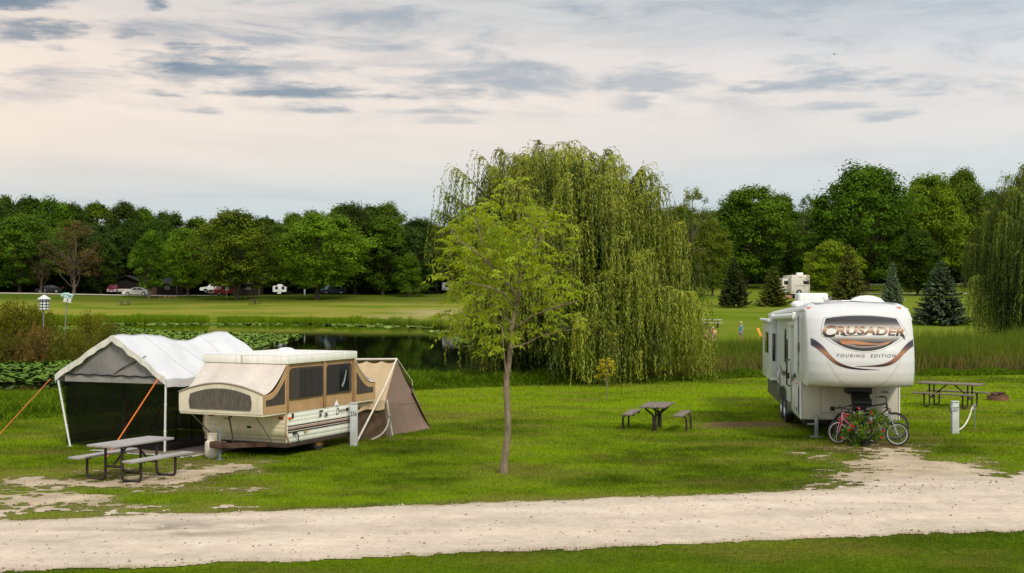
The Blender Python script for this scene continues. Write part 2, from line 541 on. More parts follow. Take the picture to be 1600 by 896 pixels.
def make_ground():
    ys = np.concatenate([np.linspace(-60, 12, 20), np.arange(13, 62, 0.22), np.arange(62, 300, 1.2), np.geomspace(302, 4000, 40)])
    us = np.linspace(-1, 1, 421)
    X = us[None, :] * np.maximum(62, ys * 1.15)[:, None]; Y = np.repeat(ys[:, None], len(us), 1)
    Z = height(X, Y)
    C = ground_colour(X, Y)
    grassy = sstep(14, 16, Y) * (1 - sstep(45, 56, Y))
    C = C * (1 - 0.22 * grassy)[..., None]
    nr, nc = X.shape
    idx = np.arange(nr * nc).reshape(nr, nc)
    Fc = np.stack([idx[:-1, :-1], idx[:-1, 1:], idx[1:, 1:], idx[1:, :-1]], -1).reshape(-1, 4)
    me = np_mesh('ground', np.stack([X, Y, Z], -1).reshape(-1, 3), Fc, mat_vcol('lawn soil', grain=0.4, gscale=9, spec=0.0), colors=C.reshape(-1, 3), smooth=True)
    tag(link('ground', me), kind='structure')


def mask_sheet(name, fn, x0, x1, y0, y1, cell, dz, mat, colour):
    xs = np.arange(x0, x1, cell); ys = np.arange(y0, y1, cell)
    X, Y = np.meshgrid(xs, ys)
    V = fn(X, Y)
    keep = (V[:-1, :-1] > 0) & (V[1:, :-1] > 0) & (V[:-1, 1:] > 0) & (V[1:, 1:] > 0)
    idx = np.arange(X.size).reshape(X.shape)
    Fc = np.stack([idx[:-1, :-1], idx[:-1, 1:], idx[1:, 1:], idx[1:, :-1]], -1)[keep]
    used, inv = np.unique(Fc.ravel(), return_inverse=True)
    xf = X.ravel()[used]; yf = Y.ravel()[used]; vf = V.ravel()[used]
    zf = height(xf, yf) + dz + 0.012 * np.clip(vf * 2, 0, 1)
    me = np_mesh(name, np.stack([xf, yf, zf], -1), inv.reshape(-1, 4), mat, colors=colour(xf, yf, vf), smooth=True)
    o = link(name, me)
    return tag(o, kind='structure')


def gravel_colour(x, y, v):
    base = np.array((0.620, 0.515, 0.400))
    n = fbm(x / 2.6, y / 0.5, 4, 111); n2 = fbm(x * 3, y * 3, 3, 121)
    k = 0.90 + 0.30 * (n - 0.5) + 0.26 * (n2 - 0.5) + 0.12 * (fbm(x * .5, y * 7, 3, 125) - .5) + 0.22 * (vnoise(x * 24, y * 24, 127) - .5)
    # wheel tracks run pale along the road, the crown and edges are a little darker
    mid = (y - road_near(x)) / (road_far(x) - road_near(x))
    k = k + 0.10 * np.exp(-((mid - 0.3) / 0.12) ** 2) + 0.10 * np.exp(-((mid - 0.72) / 0.12) ** 2)
    damp = np.clip((fbm(x / 1.1, y / 0.5, 4, 131) - 0.44) * 5, 0, 1) * np.exp(-((x + 5.2) / 1.6) ** 2) * np.exp(-((mid - 0.62) / .18) ** 2)
    c = base * k[:, None]
    c = lerp3(c, np.array((0.25, 0.215, 0.165)) + 0 * c, np.clip(damp, 0, 0.8))
    off = sstep(0.1, 1.5, y - road_far(x))
    c = lerp3(c, np.array((0.43, 0.34, 0.225)) * (0.55 + .9 * fbm(x / .5, y / .4, 3, 133))[:, None], off * 0.75)
    edge = 1 - np.clip(v * (3.0 - 1.6 * off), 0, 1)
    c = lerp3(c, np.array((0.34, 0.26, 0.145)) + 0 * c, edge * (0.5 + .35 * off))
    return c


def make_gravel():
    m = mat_vcol('pale limestone gravel', rough=0.95, grain=0.18, gscale=50, bump=0.14, spec=.05)
    mask_sheet('gravel_road', lambda x, y: gravel_field(x, y)[0], -17, 17, 10, 28, 0.055, 0.010, m, gravel_colour)
    mask_sheet('gravel_pad', lambda x, y: np.where(gravel_field(x, y)[0] > 0.35, -1, np.maximum(gravel_field(x, y)[1], np.minimum(gravel_field(x, y)[0], gravel_field(x, y)[1] + .5))), -14, 15, 18, 31, 0.055, 0.004, m, gravel_colour)
    # the road runs on beyond the frame both ways
    for s in (-1, 1):
        xs = np.arange(16.9, 60, 0.5) * s; ts = np.linspace(0, 1, 12)
        X = np.repeat(xs[:, None], 12, 1); Y = road_near(X) + (road_far(X) - road_near(X)) * ts
        idx = np.arange(X.size).reshape(X.shape)
        Fc = np.stack([idx[:-1, :-1], idx[:-1, 1:], idx[1:, 1:], idx[1:, :-1]], -1).reshape(-1, 4)
        xf, yf = X.ravel(), Y.ravel()
        me = np_mesh('gravel_road', np.stack([xf, yf, height(xf, yf) + 0.016], -1), Fc, m, colors=gravel_colour(xf, yf, np.full(xf.shape, 1.0)), smooth=True)
        tag(link('gravel_road', me), kind='structure')
    # loose stones
    n = 16000
    x = rng.uniform(-15, 15, n); t = rng.uniform(-0.02, 1.02, n); y = road_near(x) + t * (road_far(x) - road_near(x))
    k = 1400
    x[:k] = rng.uniform(5.5, 11, k); y[:k] = rng.uniform(22.5, 30, k); x[k:2 * k] = rng.uniform(-11, -5.5, k); y[k:2 * k] = rng.uniform(20.5, 25, k)
    r, pz = gravel_field(x, y); keep = np.maximum(r, pz) > 0.0
    x, y = x[keep], y[keep]; n = len(x)
    s = 0.006 + 0.020 * rng.random(n) ** 6.0
    base = np.stack([x, y, height(x, y) + 0.016 + s * 0.25], -1)
    octv = np.array([(1, 0, 0), (0, 1, 0), (-1, 0, 0), (0, -1, 0), (0.1, 0, 0.7), (0, 0.1, -0.7)])
    V = base[:, None, :] + octv[None] * s[:, None, None] * (0.6 + 0.8 * rng.random((n, 6, 1)))
    of = np.array([(0, 1, 4), (1, 2, 4), (2, 3, 4), (3, 0, 4), (1, 0, 5), (2, 1, 5), (3, 2, 5), (0, 3, 5)])
    Fc = (np.arange(n)[:, None, None] * 6 + of[None]).reshape(-1, 3)
    pal = np.array([(0.30, 0.23, 0.16), (0.38, 0.31, 0.24), (0.5, 0.42, 0.34), (0.20, 0.15, 0.10), (0.6, 0.52, 0.43)])
    cc = pal[rng.integers(0, 5, n)]
    me = np_mesh('gravel_stones', V.reshape(-1, 3), Fc, mat_vcol('loose stones', grain=0), colors=np.repeat(cc, 6, 0))
    tag(link('gravel_stones', me), kind='stuff')


# ---------------------------------------------------------------- grass
def clear_of_things(x, y):
    """no tall blades through the trailer floor, under the mat and so on"""
    def inside(cx, cy, rz, x0, x1, y0, y1):
        dx, dy = x - cx, y - cy
        lx = dx * math.cos(rz) + dy * math.sin(rz); ly = -dx * math.sin(rz) + dy * math.cos(rz)
        return (lx > x0) & (lx < x1) & (ly > y0) & (ly < y1)
    bad = inside(8.31, 31.3, R(-8), -1.2, 1.2, 0.4, 9.2)
    bad |= inside(-9.0, 28.85, R(-26.7), -1.3, 2.9, 0.2, 4.0)
    bad |= inside(-4.816, 27.4, R(-24.3), -2.1, -0.1, 0.1, 2.7)
    return ~bad


def blades(x, y, h, w, lean, tipmul=1.25, basemul=0.55, col=None, seed=0, bend=True):
    n = len(x)
    z = height(x, y)
    a = rng.uniform(0, 2 * PI, n); b = rng.uniform(0, 2 * PI, n)
    dx, dy = np.cos(a) * w / 2, np.sin(a) * w / 2
    lx, ly = np.cos(b) * lean * h, np.sin(b) * lean * h
    p0 = np.stack([x - dx, y - dy, z - 0.01], -1); p1 = np.stack([x + dx, y + dy, z - 0.01], -1)
    if bend:
        q0 = np.stack([x - dx * .7 + lx * .35, y - dy * .7 + ly * .35, z + h * 0.62], -1); q1 = np.stack([x + dx * .7 + lx * .35, y + dy * .7 + ly * .35, z + h * 0.62], -1)
        t = np.stack([x + lx * 1.2, y + ly * 1.2, z + h], -1)
        V = np.stack([p0, p1, q1, q0, t], 1).reshape(-1, 3)
        o = np.arange(n)[:, None] * 5
        Fc = np.concatenate([o + np.array([0, 1, 2]), o + np.array([0, 2, 3]), o + np.array([3, 2, 4])], 0)
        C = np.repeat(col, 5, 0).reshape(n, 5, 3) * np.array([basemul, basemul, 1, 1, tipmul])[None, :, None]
    else:
        t = np.stack([x + lx, y + ly, z + h], -1)
        V = np.stack([p0, p1, t], 1).reshape(-1, 3)
        Fc = np.arange(n * 3).reshape(-1, 3)
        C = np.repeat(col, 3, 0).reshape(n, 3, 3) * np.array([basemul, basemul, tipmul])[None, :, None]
    return V, Fc, C.reshape(-1, 3)


def make_lawn_grass():
    m = mat_vcol('grass blades', rough=0.7, grain=0, trans=0.3, spec=0.05)
    X = []; Y = []
    for (y0, y1, dens) in ((13.2, 17.5, 1300), (17.5, 22, 1050), (22, 26, 850), (26, 31, 600), (31, 38, 330), (38, 46, 130), (46, 58, 70)):
        w0 = 0.47 * y0 + 1.5; w1 = 0.47 * y1 + 1.5
        n = int((w0 + w1) * (y1 - y0) * dens)
        yy = rng.uniform(y0, y1, n); xx = rng.uniform(-1, 1, n) * (0.47 * yy + 1.5)
        X.append(xx); Y.append(yy)
    x = np.concatenate(X); y = np.concatenate(Y)
    gr, gpd = gravel_field(x, y)
    g = np.maximum(gr, gpd)
    dirt = dirt_field(x, y)
    inpad = (gpd > gr) & (g > -.6)
    thin = np.where(inpad, sstep(0.9, -0.75, g) ** 1.5 , 0) > rng.random(len(x))
    keep = (((g < 0.09 * np.abs(rng.normal(size=len(x)))) & ~inpad) | (inpad & thin)) & (dirt < 0.25 + 0.25 * rng.random(len(x))) & clear_of_things(x, y) & (sd_poly(x, y) > 0.5)
    x, y, g = x[keep], y[keep], g[keep]
    n = len(x)
    sc = 0.75 + 0.028 * (y - 15)
    h = (0.030 + 0.028 * rng.random(n)) * sc * (0.80 + 0.5 * fbm(x / .8, y / .8, 3, 141))
    edge = np.clip(1 - np.abs(g) * 2.5, 0, 1)
    h = h * (1 + 0.5 * edge * rng.random(n))
    w = (0.006 + 0.005 * rng.random(n)) * (0.8 + 0.055 * (y - 15))
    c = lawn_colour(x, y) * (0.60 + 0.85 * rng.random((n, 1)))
    straw = rng.random(n) < 0.06
    c[straw] = np.array((0.24, 0.22, 0.07)) * (0.7 + 0.5 * rng.random((straw.sum(), 1)))
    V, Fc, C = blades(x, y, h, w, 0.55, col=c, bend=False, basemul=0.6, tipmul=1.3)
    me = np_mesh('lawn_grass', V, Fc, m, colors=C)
    tag(link('lawn_grass', me), kind='stuff')


def scatter_blades(name, x, y, h, w, lean, col, mat, **k):
    V, Fc, C = blades(x, y, h, w, lean, col=col, **k)
    me = np_mesh(name, V, Fc, mat, colors=C)
    return tag(link(name, me), kind='stuff')


def lawn_edge(p):
    return np.interp(p, [-700, 0, 90, 300, 640, 760, 900, 1040, 1180, 1430, 1600, 2000], [33, 34.5, 36, 40, 46, 48.5, 50.0, 53, 56.5, 57.5, 58.5, 59])


def make_tall_grass():
    m = mat_vcol('rank grass', rough=0.7, grain=0, trans=0.3, spec=0.05)
    # uncut bank between lawn and water
    n = 150000
    p = rng.uniform(-500, 1900, n); e = lawn_edge(p)
    d = rng.random(n) ** 0.8 * np.interp(p, [-500, 90, 300, 640, 780, 900, 1200, 1900], [11, 11, 9, 5.0, 5, 6.5, 2.6, 2.0])
    y = e + d + 0.8 * (fbm(p / 40, d, 3, 7) - .5); x = xat(p, y)
    keep = (sd_poly(x, y) > 0.12)
    x, y, p, d = x[keep], y[keep], p[keep], d[keep]; n = len(x)
    lump = fbm(x / 1.3, y / 1.3, 3, 151)
    h = (0.30 + 0.40 * rng.random(n)) * (0.25 + 1.5 * np.clip(lump - 0.2, 0, 1)) * np.clip(0.35 + d * 0.5, 0, 1.1)
    h = h * np.interp(p, [0, 90, 600, 640, 760, 800, 1000, 1200], [0.5, .6, 0.8, 0.95, 0.9, 0.85, .75, .65])
    c = lerp3(np.broadcast_to(np.array((0.055, 0.105, 0.003)), (n, 3)), np.broadcast_to(np.array((0.16, 0.25, 0.008)), (n, 3)), rng.random(n) * (0.3 + lump))
    scatter_blades('tall_grass', x, y, h, 0.028 + 0.02 * rng.random(n), 0.55, c, m)
    # cattails behind the long trailer
    n = 64000
    p = rng.uniform(960, 2200, n); u = rng.random(n)
    y0 = lawn_edge(p) + 1.6; y1 = np.interp(p, [960, 1040, 1100, 1300, 1450, 2200], [62, 68, 71, 74, 80, 84])
    y = y0 + (y1 - y0) * u; x = xat(p, y)
    keep = sd_poly(x, y) > -1.0
    x, y, p, u = x[keep], y[keep], p[keep], u[keep]; n = len(x)
    h = (0.95 + 0.75 * rng.random(n)) * (0.65 + 0.7 * fbm(x / 1.8, y / 2.5, 3, 161)) * np.interp(p, [1000, 1230, 1440, 1600], [.88, .86, 1.0, 1.08]) * np.interp(u, [0, .06, .2], [0.5, 0.8, 1])
    tone = np.clip(rng.random(n) * .6 + fbm(x / 3, y / 2, 3, 171) * .8 - .2, 0, 1)
    c = lerp3(np.broadcast_to(np.array((0.045, 0.085, 0.007)), (n, 3)), np.broadcast_to(np.array((0.175, 0.220, 0.018)), (n, 3)), tone)
    br = rng.random(n) < 0.14
    c[br] = np.array((0.27, 0.19, 0.05)); h[br] *= .8
    scatter_blades('cattail_reeds', x, y, h, 0.022 + 0.02 * rng.random(n), 0.13, c, m, basemul=0.75, tipmul=1.15)
    # dead stalks along the front of the reeds
    n = 5000
    p = rng.uniform(1020, 2000, n); y = lawn_edge(p) + 1.2 + rng.random(n) * 1.6; x = xat(p, y)
    c = np.broadcast_to(np.array((0.28, 0.20, 0.075)), (n, 3)) * (0.5 + 0.7 * rng.random((n, 1)))
    scatter_blades('dead_reeds', x, y, 0.35 + 0.8 * rng.random(n) ** 2, 0.02, 0.3, c, m)
    # reed fringe along the far shore, in clumps with a worn gap
    n = 90000
    p = rng.uniform(-260, 745, n); t = rng.random(n)
    y = np.interp(p, [-700, -200, 60, 200, 400, 600, 660, 700, 745], [150, 158, 164, 166, 166, 160, 152, 138, 112]) + t * 11 - 1.0; x = xat(p, y)
    cl = fbm(p / 22, t * .5, 3, 181)
    keep = (np.abs(p - 333) > 6 + 6 * rng.random(n))
    x, y, p, t, cl = x[keep], y[keep], p[keep], t[keep], cl[keep]; n = len(x)
    h = (0.35 + 0.75 * rng.random(n)) * (0.55 + 0.75 * cl) * np.interp(p, [180, 300, 340, 420, 745], [1.35, 1.25, .85, 1.0, 1.1]) * (1 - .75 * t) * (.6 + .8 * fbm(p / 3.5, t * 3, 2, 183))
    c = lerp3(np.broadcast_to(np.array((0.070, 0.150, 0.003)), (n, 3)), np.broadcast_to(np.array((0.23, 0.30, 0.012)), (n, 3)), rng.random(n) * (0.35 + cl))
    dry = np.interp(p, [560, 690, 745], [0, .5, .7])[:, None] * rng.random((n, 1))
    c = c * (1 - dry) + np.array((0.26, 0.24, 0.075)) * dry
    scatter_blades('shore_reeds', x, y, h, 0.05 + 0.04 * rng.random(n), 0.22, c, m)
    # short rank tussocks around the bushy spit
    n = 26000
    a = rng.uniform(0, 2 * PI, n); r = np.sqrt(rng.random(n))
    x = ISL[0] + np.cos(a) * r * ISL[2]; y = ISL[1] + np.sin(a) * r * ISL[3]
    c = lerp3(np.broadcast_to(np.array((0.04, 0.075, 0.006)), (n, 3)), np.broadcast_to(np.array((0.12, 0.18, 0.014)), (n, 3)), rng.random(n))
    scatter_blades('spit_grass', x, y, 0.25 + 0.45 * rng.random(n), 0.05, 0.5, c, m)


# ---------------------------------------------------------------- water and lilies
def make_pond():
    m, nt, N, L, out = nodes_of('pond water')
    p = N.new('ShaderNodeBsdfPrincipled'); L.new(p.outputs[0], out.inputs[0])
    p.inputs['Base Color'].default_value = (0.006, 0.008, 0.003, 1); p.inputs['Roughness'].default_value = 0.03; p.inputs['IOR'].default_value = 1.33
    tc = N.new('ShaderNodeTexCoord'); mp = N.new('ShaderNodeMapping'); mp.inputs['Scale'].default_value = (0.9, 0.35, 1); L.new(tc.outputs['Object'], mp.inputs[0])
    n = N.new('ShaderNodeTexNoise'); n.inputs['Scale'].default_value = 1.6; n.inputs['Detail'].default_value = 4; L.new(mp.outputs[0], n.inputs['Vector'])
    b = N.new('ShaderNodeBump'); b.inputs['Strength'].default_value = 0.06; b.inputs['Distance'].default_value = 0.05; L.new(n.outputs[0], b.inputs['Height']); L.new(b.outputs[0], p.inputs['Normal'])
    me = bpy.data.meshes.new('pond_water')
    bm = bmesh.new()
    vs = [bm.verts.new((x, y, WATER_Z)) for x, y in POND]
    f = bm.faces.new(vs); bmesh.ops.triangulate(bm, faces=[f]); bmesh.ops.recalc_face_normals(bm, faces=bm.faces)
    for f in bm.faces:
        if f.normal.z < 0: f.normal_flip()
    bm.to_mesh(me); bm.free(); me.materials.append(m)
    tag(link('pond_water', me), kind='structure')


def make_lilies():
    pts = []
    # leafy bed near the left shore
    n = 16000
    p = rng.uniform(-330, 190, n); Y = rng.uniform(53, 72.5, n)
    k = (fbm(p / 30, Y / 3, 3, 191) > 0.38) & (Y > 53 + 2 * fbm(p / 25, Y * 0, 2, 3) * 2)
    pts.append((xat(p[k], Y[k]), Y[k], rng.uniform(0.08, 0.16, k.sum()), rng.uniform(0.01, 0.22, k.sum()), 0.4))
    # big pale bed in mid pond
    n = 46000
    p = rng.uniform(60, 470, n); Y = rng.uniform(78, 148, n)
    lim = np.interp(p, [60, 150, 300, 420, 470], [1.0, 1.0, 1.0, .9, .1])
    band = (Y > np.interp(p, [60, 200, 330, 400, 470], [92, 88, 84, 88, 112])) & (Y < np.interp(p, [60, 180, 260, 400, 470], [150, 146, 128, 121, 116]))
    k = band & (fbm(p / 40, Y / 9, 3, 201) > 0.36)
    pts.append((xat(p[k], Y[k]), Y[k], rng.uniform(0.09, 0.19, k.sum()), rng.uniform(0.0, 0.14, k.sum()), 0.9))
    # thin floating bands along the far and right shore
    n = 9000
    p = rng.uniform(150, 745, n); y0 = np.interp(p, [60, 200, 400, 600, 660, 700, 745], [164, 166, 166, 160, 152, 138, 112])
    Y = y0 - np.abs(rng.normal(size=n)) * 2.6 * np.interp(p, [500, 640, 745], [1, 2.2, 4]); k = fbm(p / 30, Y / 8, 3, 211) > 0.42
    pts.append((xat(p[k], Y[k]), Y[k], rng.uniform(0.18, 0.4, k.sum()), rng.uniform(0.0, 0.04, k.sum()), 1.3))
    n = 700
    p = rng.uniform(370, 450, n); Y = 110 + rng.normal(size=n) * 2.2
    pts.append((xat(p, Y), Y, rng.uniform(0.15, 0.35, n), rng.uniform(0, .05, n), 1.2))
    V = []; C = []
    x = np.concatenate([a[0] for a in pts]); y = np.concatenate([a[1] for a in pts]); r = np.concatenate([a[2] for a in pts]); h = np.concatenate([a[3] for a in pts])
    g = np.concatenate([np.full(len(a[0]), a[4]) for a in pts])
    sd = sd_poly(x, y); e = (x - ISL[0]) ** 2 / ISL[2] ** 2 + (y - ISL[1]) ** 2 / ISL[3] ** 2
    k = (sd < -0.1) & (e > 0.95); x, y, r, h, g = x[k], y[k], r[k], h[k], g[k]; n = len(x)
    ang = np.arange(7) / 7 * 2 * PI
    tx = rng.normal(size=n) * 0.28 * np.clip(h * 12, .1, 1); ty = rng.normal(size=n) * 0.28 * np.clip(h * 12, .1, 1)
    ca, sa = np.cos(ang)[None], np.sin(ang)[None]
    VX = x[:, None] + r[:, None] * ca; VY = y[:, None] + r[:, None] * sa
    VZ = WATER_Z + 0.012 + h[:, None] + np.maximum(r[:, None] * (ca * tx[:, None] + sa * ty[:, None]), -h[:, None])
    V = np.stack([VX, VY, VZ], -1).reshape(-1, 3)
    col = lerp3(np.broadcast_to(np.array((0.050, 0.115, 0.006)), (n, 3)), np.broadcast_to(np.array((0.22, 0.30, 0.035)), (n, 3)), np.clip(rng.random(n) * g, 0, 1.2))
    me = np_mesh('lily_pads', V, np.arange(n * 7).reshape(-1, 7), mat_vcol('lily leaf', rough=0.65, grain=0, spec=0.12), colors=np.repeat(col, 7, 0))
    tag(link('lily_pads', me), kind='stuff')


def strip_path(name, pts, w, dz, col):
    """pts [(px,Y)] centreline far away; follows the terrain"""
    P = [(xat(p, Y), Y) for p, Y in pts]
    out = []
    for i in range(len(P) - 1):
        for t in np.linspace(0, 1, 24, endpoint=False):
            out.append((P[i][0] + (P[i + 1][0] - P[i][0]) * t, P[i][1] + (P[i + 1][1] - P[i][1]) * t))
    out.append(P[-1]); out = np.array(out)
    ts = np.linspace(-0.5, 0.5, 7)
    X = np.repeat(out[:, :1], 7, 1); Y = out[:, 1:] + ts[None] * w * (1 + 0.25 * (fbm(out[:, :1] / 4, out[:, 1:] / 4, 2, 77) - .5))
    Z = height(X, Y) + dz
    idx = np.arange(X.size).reshape(X.shape)
    Fc = np.stack([idx[:-1, :-1], idx[:-1, 1:], idx[1:, 1:], idx[1:, :-1]], -1).reshape(-1, 4)
    me = np_mesh(name, np.stack([X, Y, Z], -1).reshape(-1, 3), Fc, M('far track', col, 0.95, var=0.2, scale=0.8), smooth=True)
    tag(link(name, me), kind='structure')


make_ground(); make_gravel(); make_lawn_grass(); make_tall_grass(); make_pond(); make_lilies()
strip_path('far_road', [(-500, 226), (80, 227), (342, 228)], 4.6, 0.07, (0.50, 0.43, 0.34))
strip_path('far_road', [(1290, 222), (1400, 222), (1600, 222), (2000, 222)], 5.0, 0.07, (0.50, 0.43, 0.34))
strip_path('far_path', [(1330, 183), (1450, 184), (1600, 185), (1900, 186)], 2.4, 0.06, (0.50, 0.43, 0.34))
# ================================================================ trees and shrubs
BARK = M('bark grey brown', (0.115, 0.085, 0.058), 0.9, var=0.35, scale=5, bump=0.6, bscale=18, stretch=(1, 1, 0.25))
BARK_PALE = M('bark pale tan', (0.22, 0.165, 0.105), 0.9, var=0.45, scale=14, bump=0.6, bscale=30, stretch=(1, 1, 0.35))
LEAF_FAR = mat_leaf('broad leaves', (0.55, 0.62, 0.40), (2.35, 2.2, 1.25), 0.30, objcol=True)


def wiggle(p0, p1, n, amp, sag=0.0):
    p0 = np.asarray(p0, float); p1 = np.asarray(p1, float)
    t = np.linspace(0, 1, n)[:, None]
    p = p0 + (p1 - p0) * t
    l = np.linalg.norm(p1 - p0)
    off = np.cumsum(rng.normal(size=(n, 3)), 0) * amp * l / n
    off -= off[-1] * t
    p = p + off
    p[:, 2] += sag * l * np.sin(t[:, 0] * PI)
    return p


def make_broadleaf(name, Hh=16.0, W=11.0, shape='round', n_clump=95, n_per=70, leaf=0.42, base=0.12, trunk_r=0.24, lean=0.0, open_=0.0):
    """tapered trunk with limbs, and a crown of many leaf clumps on limb ends; returns (trunk mesh, crown mesh)"""
    tb = MB()
    top = np.array((lean * Hh * .3, 0, Hh * 0.86))
    tr = wiggle((0, 0, -0.4), top, 9, 0.16)
    tb.tube(tr, [trunk_r * 1.25] + list(np.linspace(trunk_r, 0.05, 8)), 8)
    cs = []; rs = []
    while len(cs) < n_clump:
        t = rng.random() ** 0.85
        z = base + (1 - base) * t
        if shape == 'round': pr = math.sin((0.13 + 0.81 * t) * PI) ** 0.75
        elif shape == 'oval': pr = 0.9 * math.sin((0.08 + 0.9 * t) * PI) ** 0.7
        elif shape == 'vase': pr = (0.5 + 0.62 * t) * (1 if t < .6 else max(0.16, 1 - (t - .6) * 2.15))
        else: pr = (1 - t) ** 0.75 * 0.95 + 0.10
        a = rng.uniform(0, 2 * PI); q = (0.28 + 0.72 * rng.random() ** 0.45)
        rr = W / 2 * pr * q * (0.86 + 0.28 * math.sin(a * 2.3 + z * 5) * math.sin(a * 3 + 1))
        cs.append((math.cos(a) * rr + lean * Hh * .3 * z, math.sin(a) * rr, z * Hh * 0.96)); rs.append(W * ((0.07 + 0.065 * rng.random()) if rng.random() < .55 else (0.03 + .035 * rng.random())) * (1 if t < 0.85 else 0.8))
    cs = np.array(cs); rs = np.array(rs)
    order = np.argsort(-np.hypot(cs[:, 0], cs[:, 1]))
    for i in order[:26]:
        c = cs[i]; k = int(np.clip((c[2] / Hh - 0.22) * 9, 1, 7)); s = tr[k]
        if s[2] > c[2]: s = tr[max(1, k - 2)]
        lim = wiggle(s, c, 6, 0.18, 0.06); tb.tube(lim, np.linspace(trunk_r * 0.42 * (1 - k / 11), 0.03, 6), 5)
    C = []; D = []; Nn = []; T = []; Ln = []
    for c, r in zip(cs, rs):
        n = int(n_per * 1.9 * (0.7 + 0.6 * rng.random()))
        d = rand_dirs(n); d[:, 2] = d[:, 2] * 0.8 + 0.22 * np.abs(d[:, 2]) + 0.06
        q = (0.45 + 0.65 * rng.random((n, 1)) ** 0.7) * np.where(rng.random((n, 1)) < .14, 1.45, 1.0)
        pos = c + d * q * r * np.array((1.12, 1.12, 1.0))
        pos += rng.normal(size=(n, 3)) * 0.12
        nn = d + rng.normal(size=(n, 3)) * 0.38 + np.array((0, 0, 0.45)); nn /= np.linalg.norm(nn, axis=1, keepdims=True)
        ax = rng.normal(size=(n, 3)) + np.array((0, 0, -0.5)) + d * .3; ax -= nn * (ax * nn).sum(1, keepdims=True)
        C.append(pos); D.append(ax); Nn.append(nn)
        T.append(np.clip(0.42 + 0.20 * rng.normal() + 0.10 * rng.normal(size=n), 0, 1)); Ln.append(leaf * .78 * (0.6 + 0.8 * rng.random(n)))
    C = np.concatenate(C); D = np.concatenate(D); Nn = np.concatenate(Nn); T = np.concatenate(T); Ln = np.concatenate(Ln)
    if open_:
        k = rng.random(len(C)) > open_; C, D, Nn, T, Ln = C[k], D[k], Nn[k], T[k], Ln[k]
    V, Fc = leaves_arrays(C, D, Nn, Ln, Ln * 0.62)
    crown = np_mesh(name + '_crown', V, Fc, LEAF_FAR, {'tone': T})
    to = tb.build('trunk', BARK); trunk = to.data; bpy.data.objects.remove(to)
    return trunk, crown


PROTO = {
    'round_a': make_broadleaf('round_a', 16, 11.5, 'round', 230, 80, 0.42),
    'round_b': make_broadleaf('round_b', 16, 11, 'round', 210, 80, 0.44, base=0.12),
    'oval_a': make_broadleaf('oval_a', 16, 9.5, 'oval', 200, 78, 0.42, base=0.08),
    'oval_b': make_broadleaf('oval_b', 16, 10, 'oval', 190, 76, 0.42, base=0.12, lean=0.08),
    'vase_a': make_broadleaf('vase_a', 16, 11, 'vase', 210, 76, 0.42, base=0.16),
    'maple': make_broadleaf('maple', 16, 11, 'cone', 210, 78, 0.42, base=0.08),
    'lawn_a': make_broadleaf('lawn_a', 16, 10, 'oval', 170, 80, 0.42, base=0.17),
    'lawn_b': make_broadleaf('lawn_b', 16, 11, 'round', 200, 78, 0.40, base=0.16),
    'sparse': make_broadleaf('sparse', 14, 10, 'vase', 80, 55, 0.30, base=0.25, open_=0.45, trunk_r=0.2),
    'thin': make_broadleaf('thin', 16, 8, 'oval', 70, 45, 0.34, base=0.2, open_=0.3, trunk_r=0.16),
}
HP = {k: (16.0, 11.0) for k in PROTO}
HP.update({'sparse': (14.0, 10.0), 'thin': (16.0, 8.0), 'oval_a': (16.0, 9.5), 'oval_b': (16.0, 10.0), 'lawn_a': (16., 10.), 'round_a': (16., 11.5)})


def tree(kind, px, top, wpx, Y, col, label, group=None, name='broadleaf_tree', rz=None, cat='tree'):
    x = xat(px, Y); b = H(x, Y)
    ht = at(px, top, Y).z - b; wd = wpx * 1.18 / FPX * Y
    tr, cr = PROTO[kind]; h0, w0 = HP[kind]
    s = ht / (h0 * 0.985); sx = wd / (w0 * 1.04)
    o = thing(name, label, cat, (x, Y, b), rng.uniform(0, 6.28) if rz is None else rz, group, (sx, sx, s))
    link('trunk', tr, o)
    c = link('crown', cr, o); c.color = (*[v * (0.92 + 0.16 * rng.random()) for v in col], 1)
    return o


G_DK = (0.036, 0.064, 0.009); G_MD = (0.064, 0.110, 0.010); G_LT = (0.100, 0.158, 0.012); G_YL = (0.120, 0.165, 0.014); G_OL = (0.075, 0.088, 0.014); G_BL = (0.042, 0.075, 0.022)
# --- wood edge beyond the far road (rows one cannot tell apart)
sil = [(-200, 305), (-60, 300), (20, 298), (60, 313), (90, 308), (130, 320), (180, 322), (250, 322), (300, 333), (340, 340), (390, 346), (440, 342), (480, 326), (520, 318), (560, 313),
       (600, 318), (628, 348), (660, 346), (700, 352), (760, 352), (900, 345), (1040, 335), (1080, 318)]
sx_, sy_ = zip(*sil)
kinds = ['round_a', 'round_b', 'oval_a', 'oval_b', 'vase_a', 'round_b', 'oval_a']
for i, px in enumerate(np.arange(-190, 1080, 38)):
    p = px + rng.uniform(-9, 9)
    tree(kinds[i % 7], p, np.interp(p, sx_, sy_) + rng.uniform(-5, 9), rng.uniform(68, 95), 268 + rng.uniform(-6, 8), [G_DK, G_MD, G_DK, G_MD][i % 4],
         'tall green tree along the skyline of the wood behind the far road', 'skyline trees of the wood')
for i, px in enumerate(np.arange(-170, 1060, 46)):
    p = px + rng.uniform(-9, 9)
    if 640 < p < 700: continue
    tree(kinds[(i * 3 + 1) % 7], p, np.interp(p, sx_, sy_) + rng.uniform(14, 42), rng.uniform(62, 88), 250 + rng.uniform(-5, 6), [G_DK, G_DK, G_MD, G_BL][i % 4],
         'dark green tree in the middle of the wood behind the far road', 'middle trees of the wood')
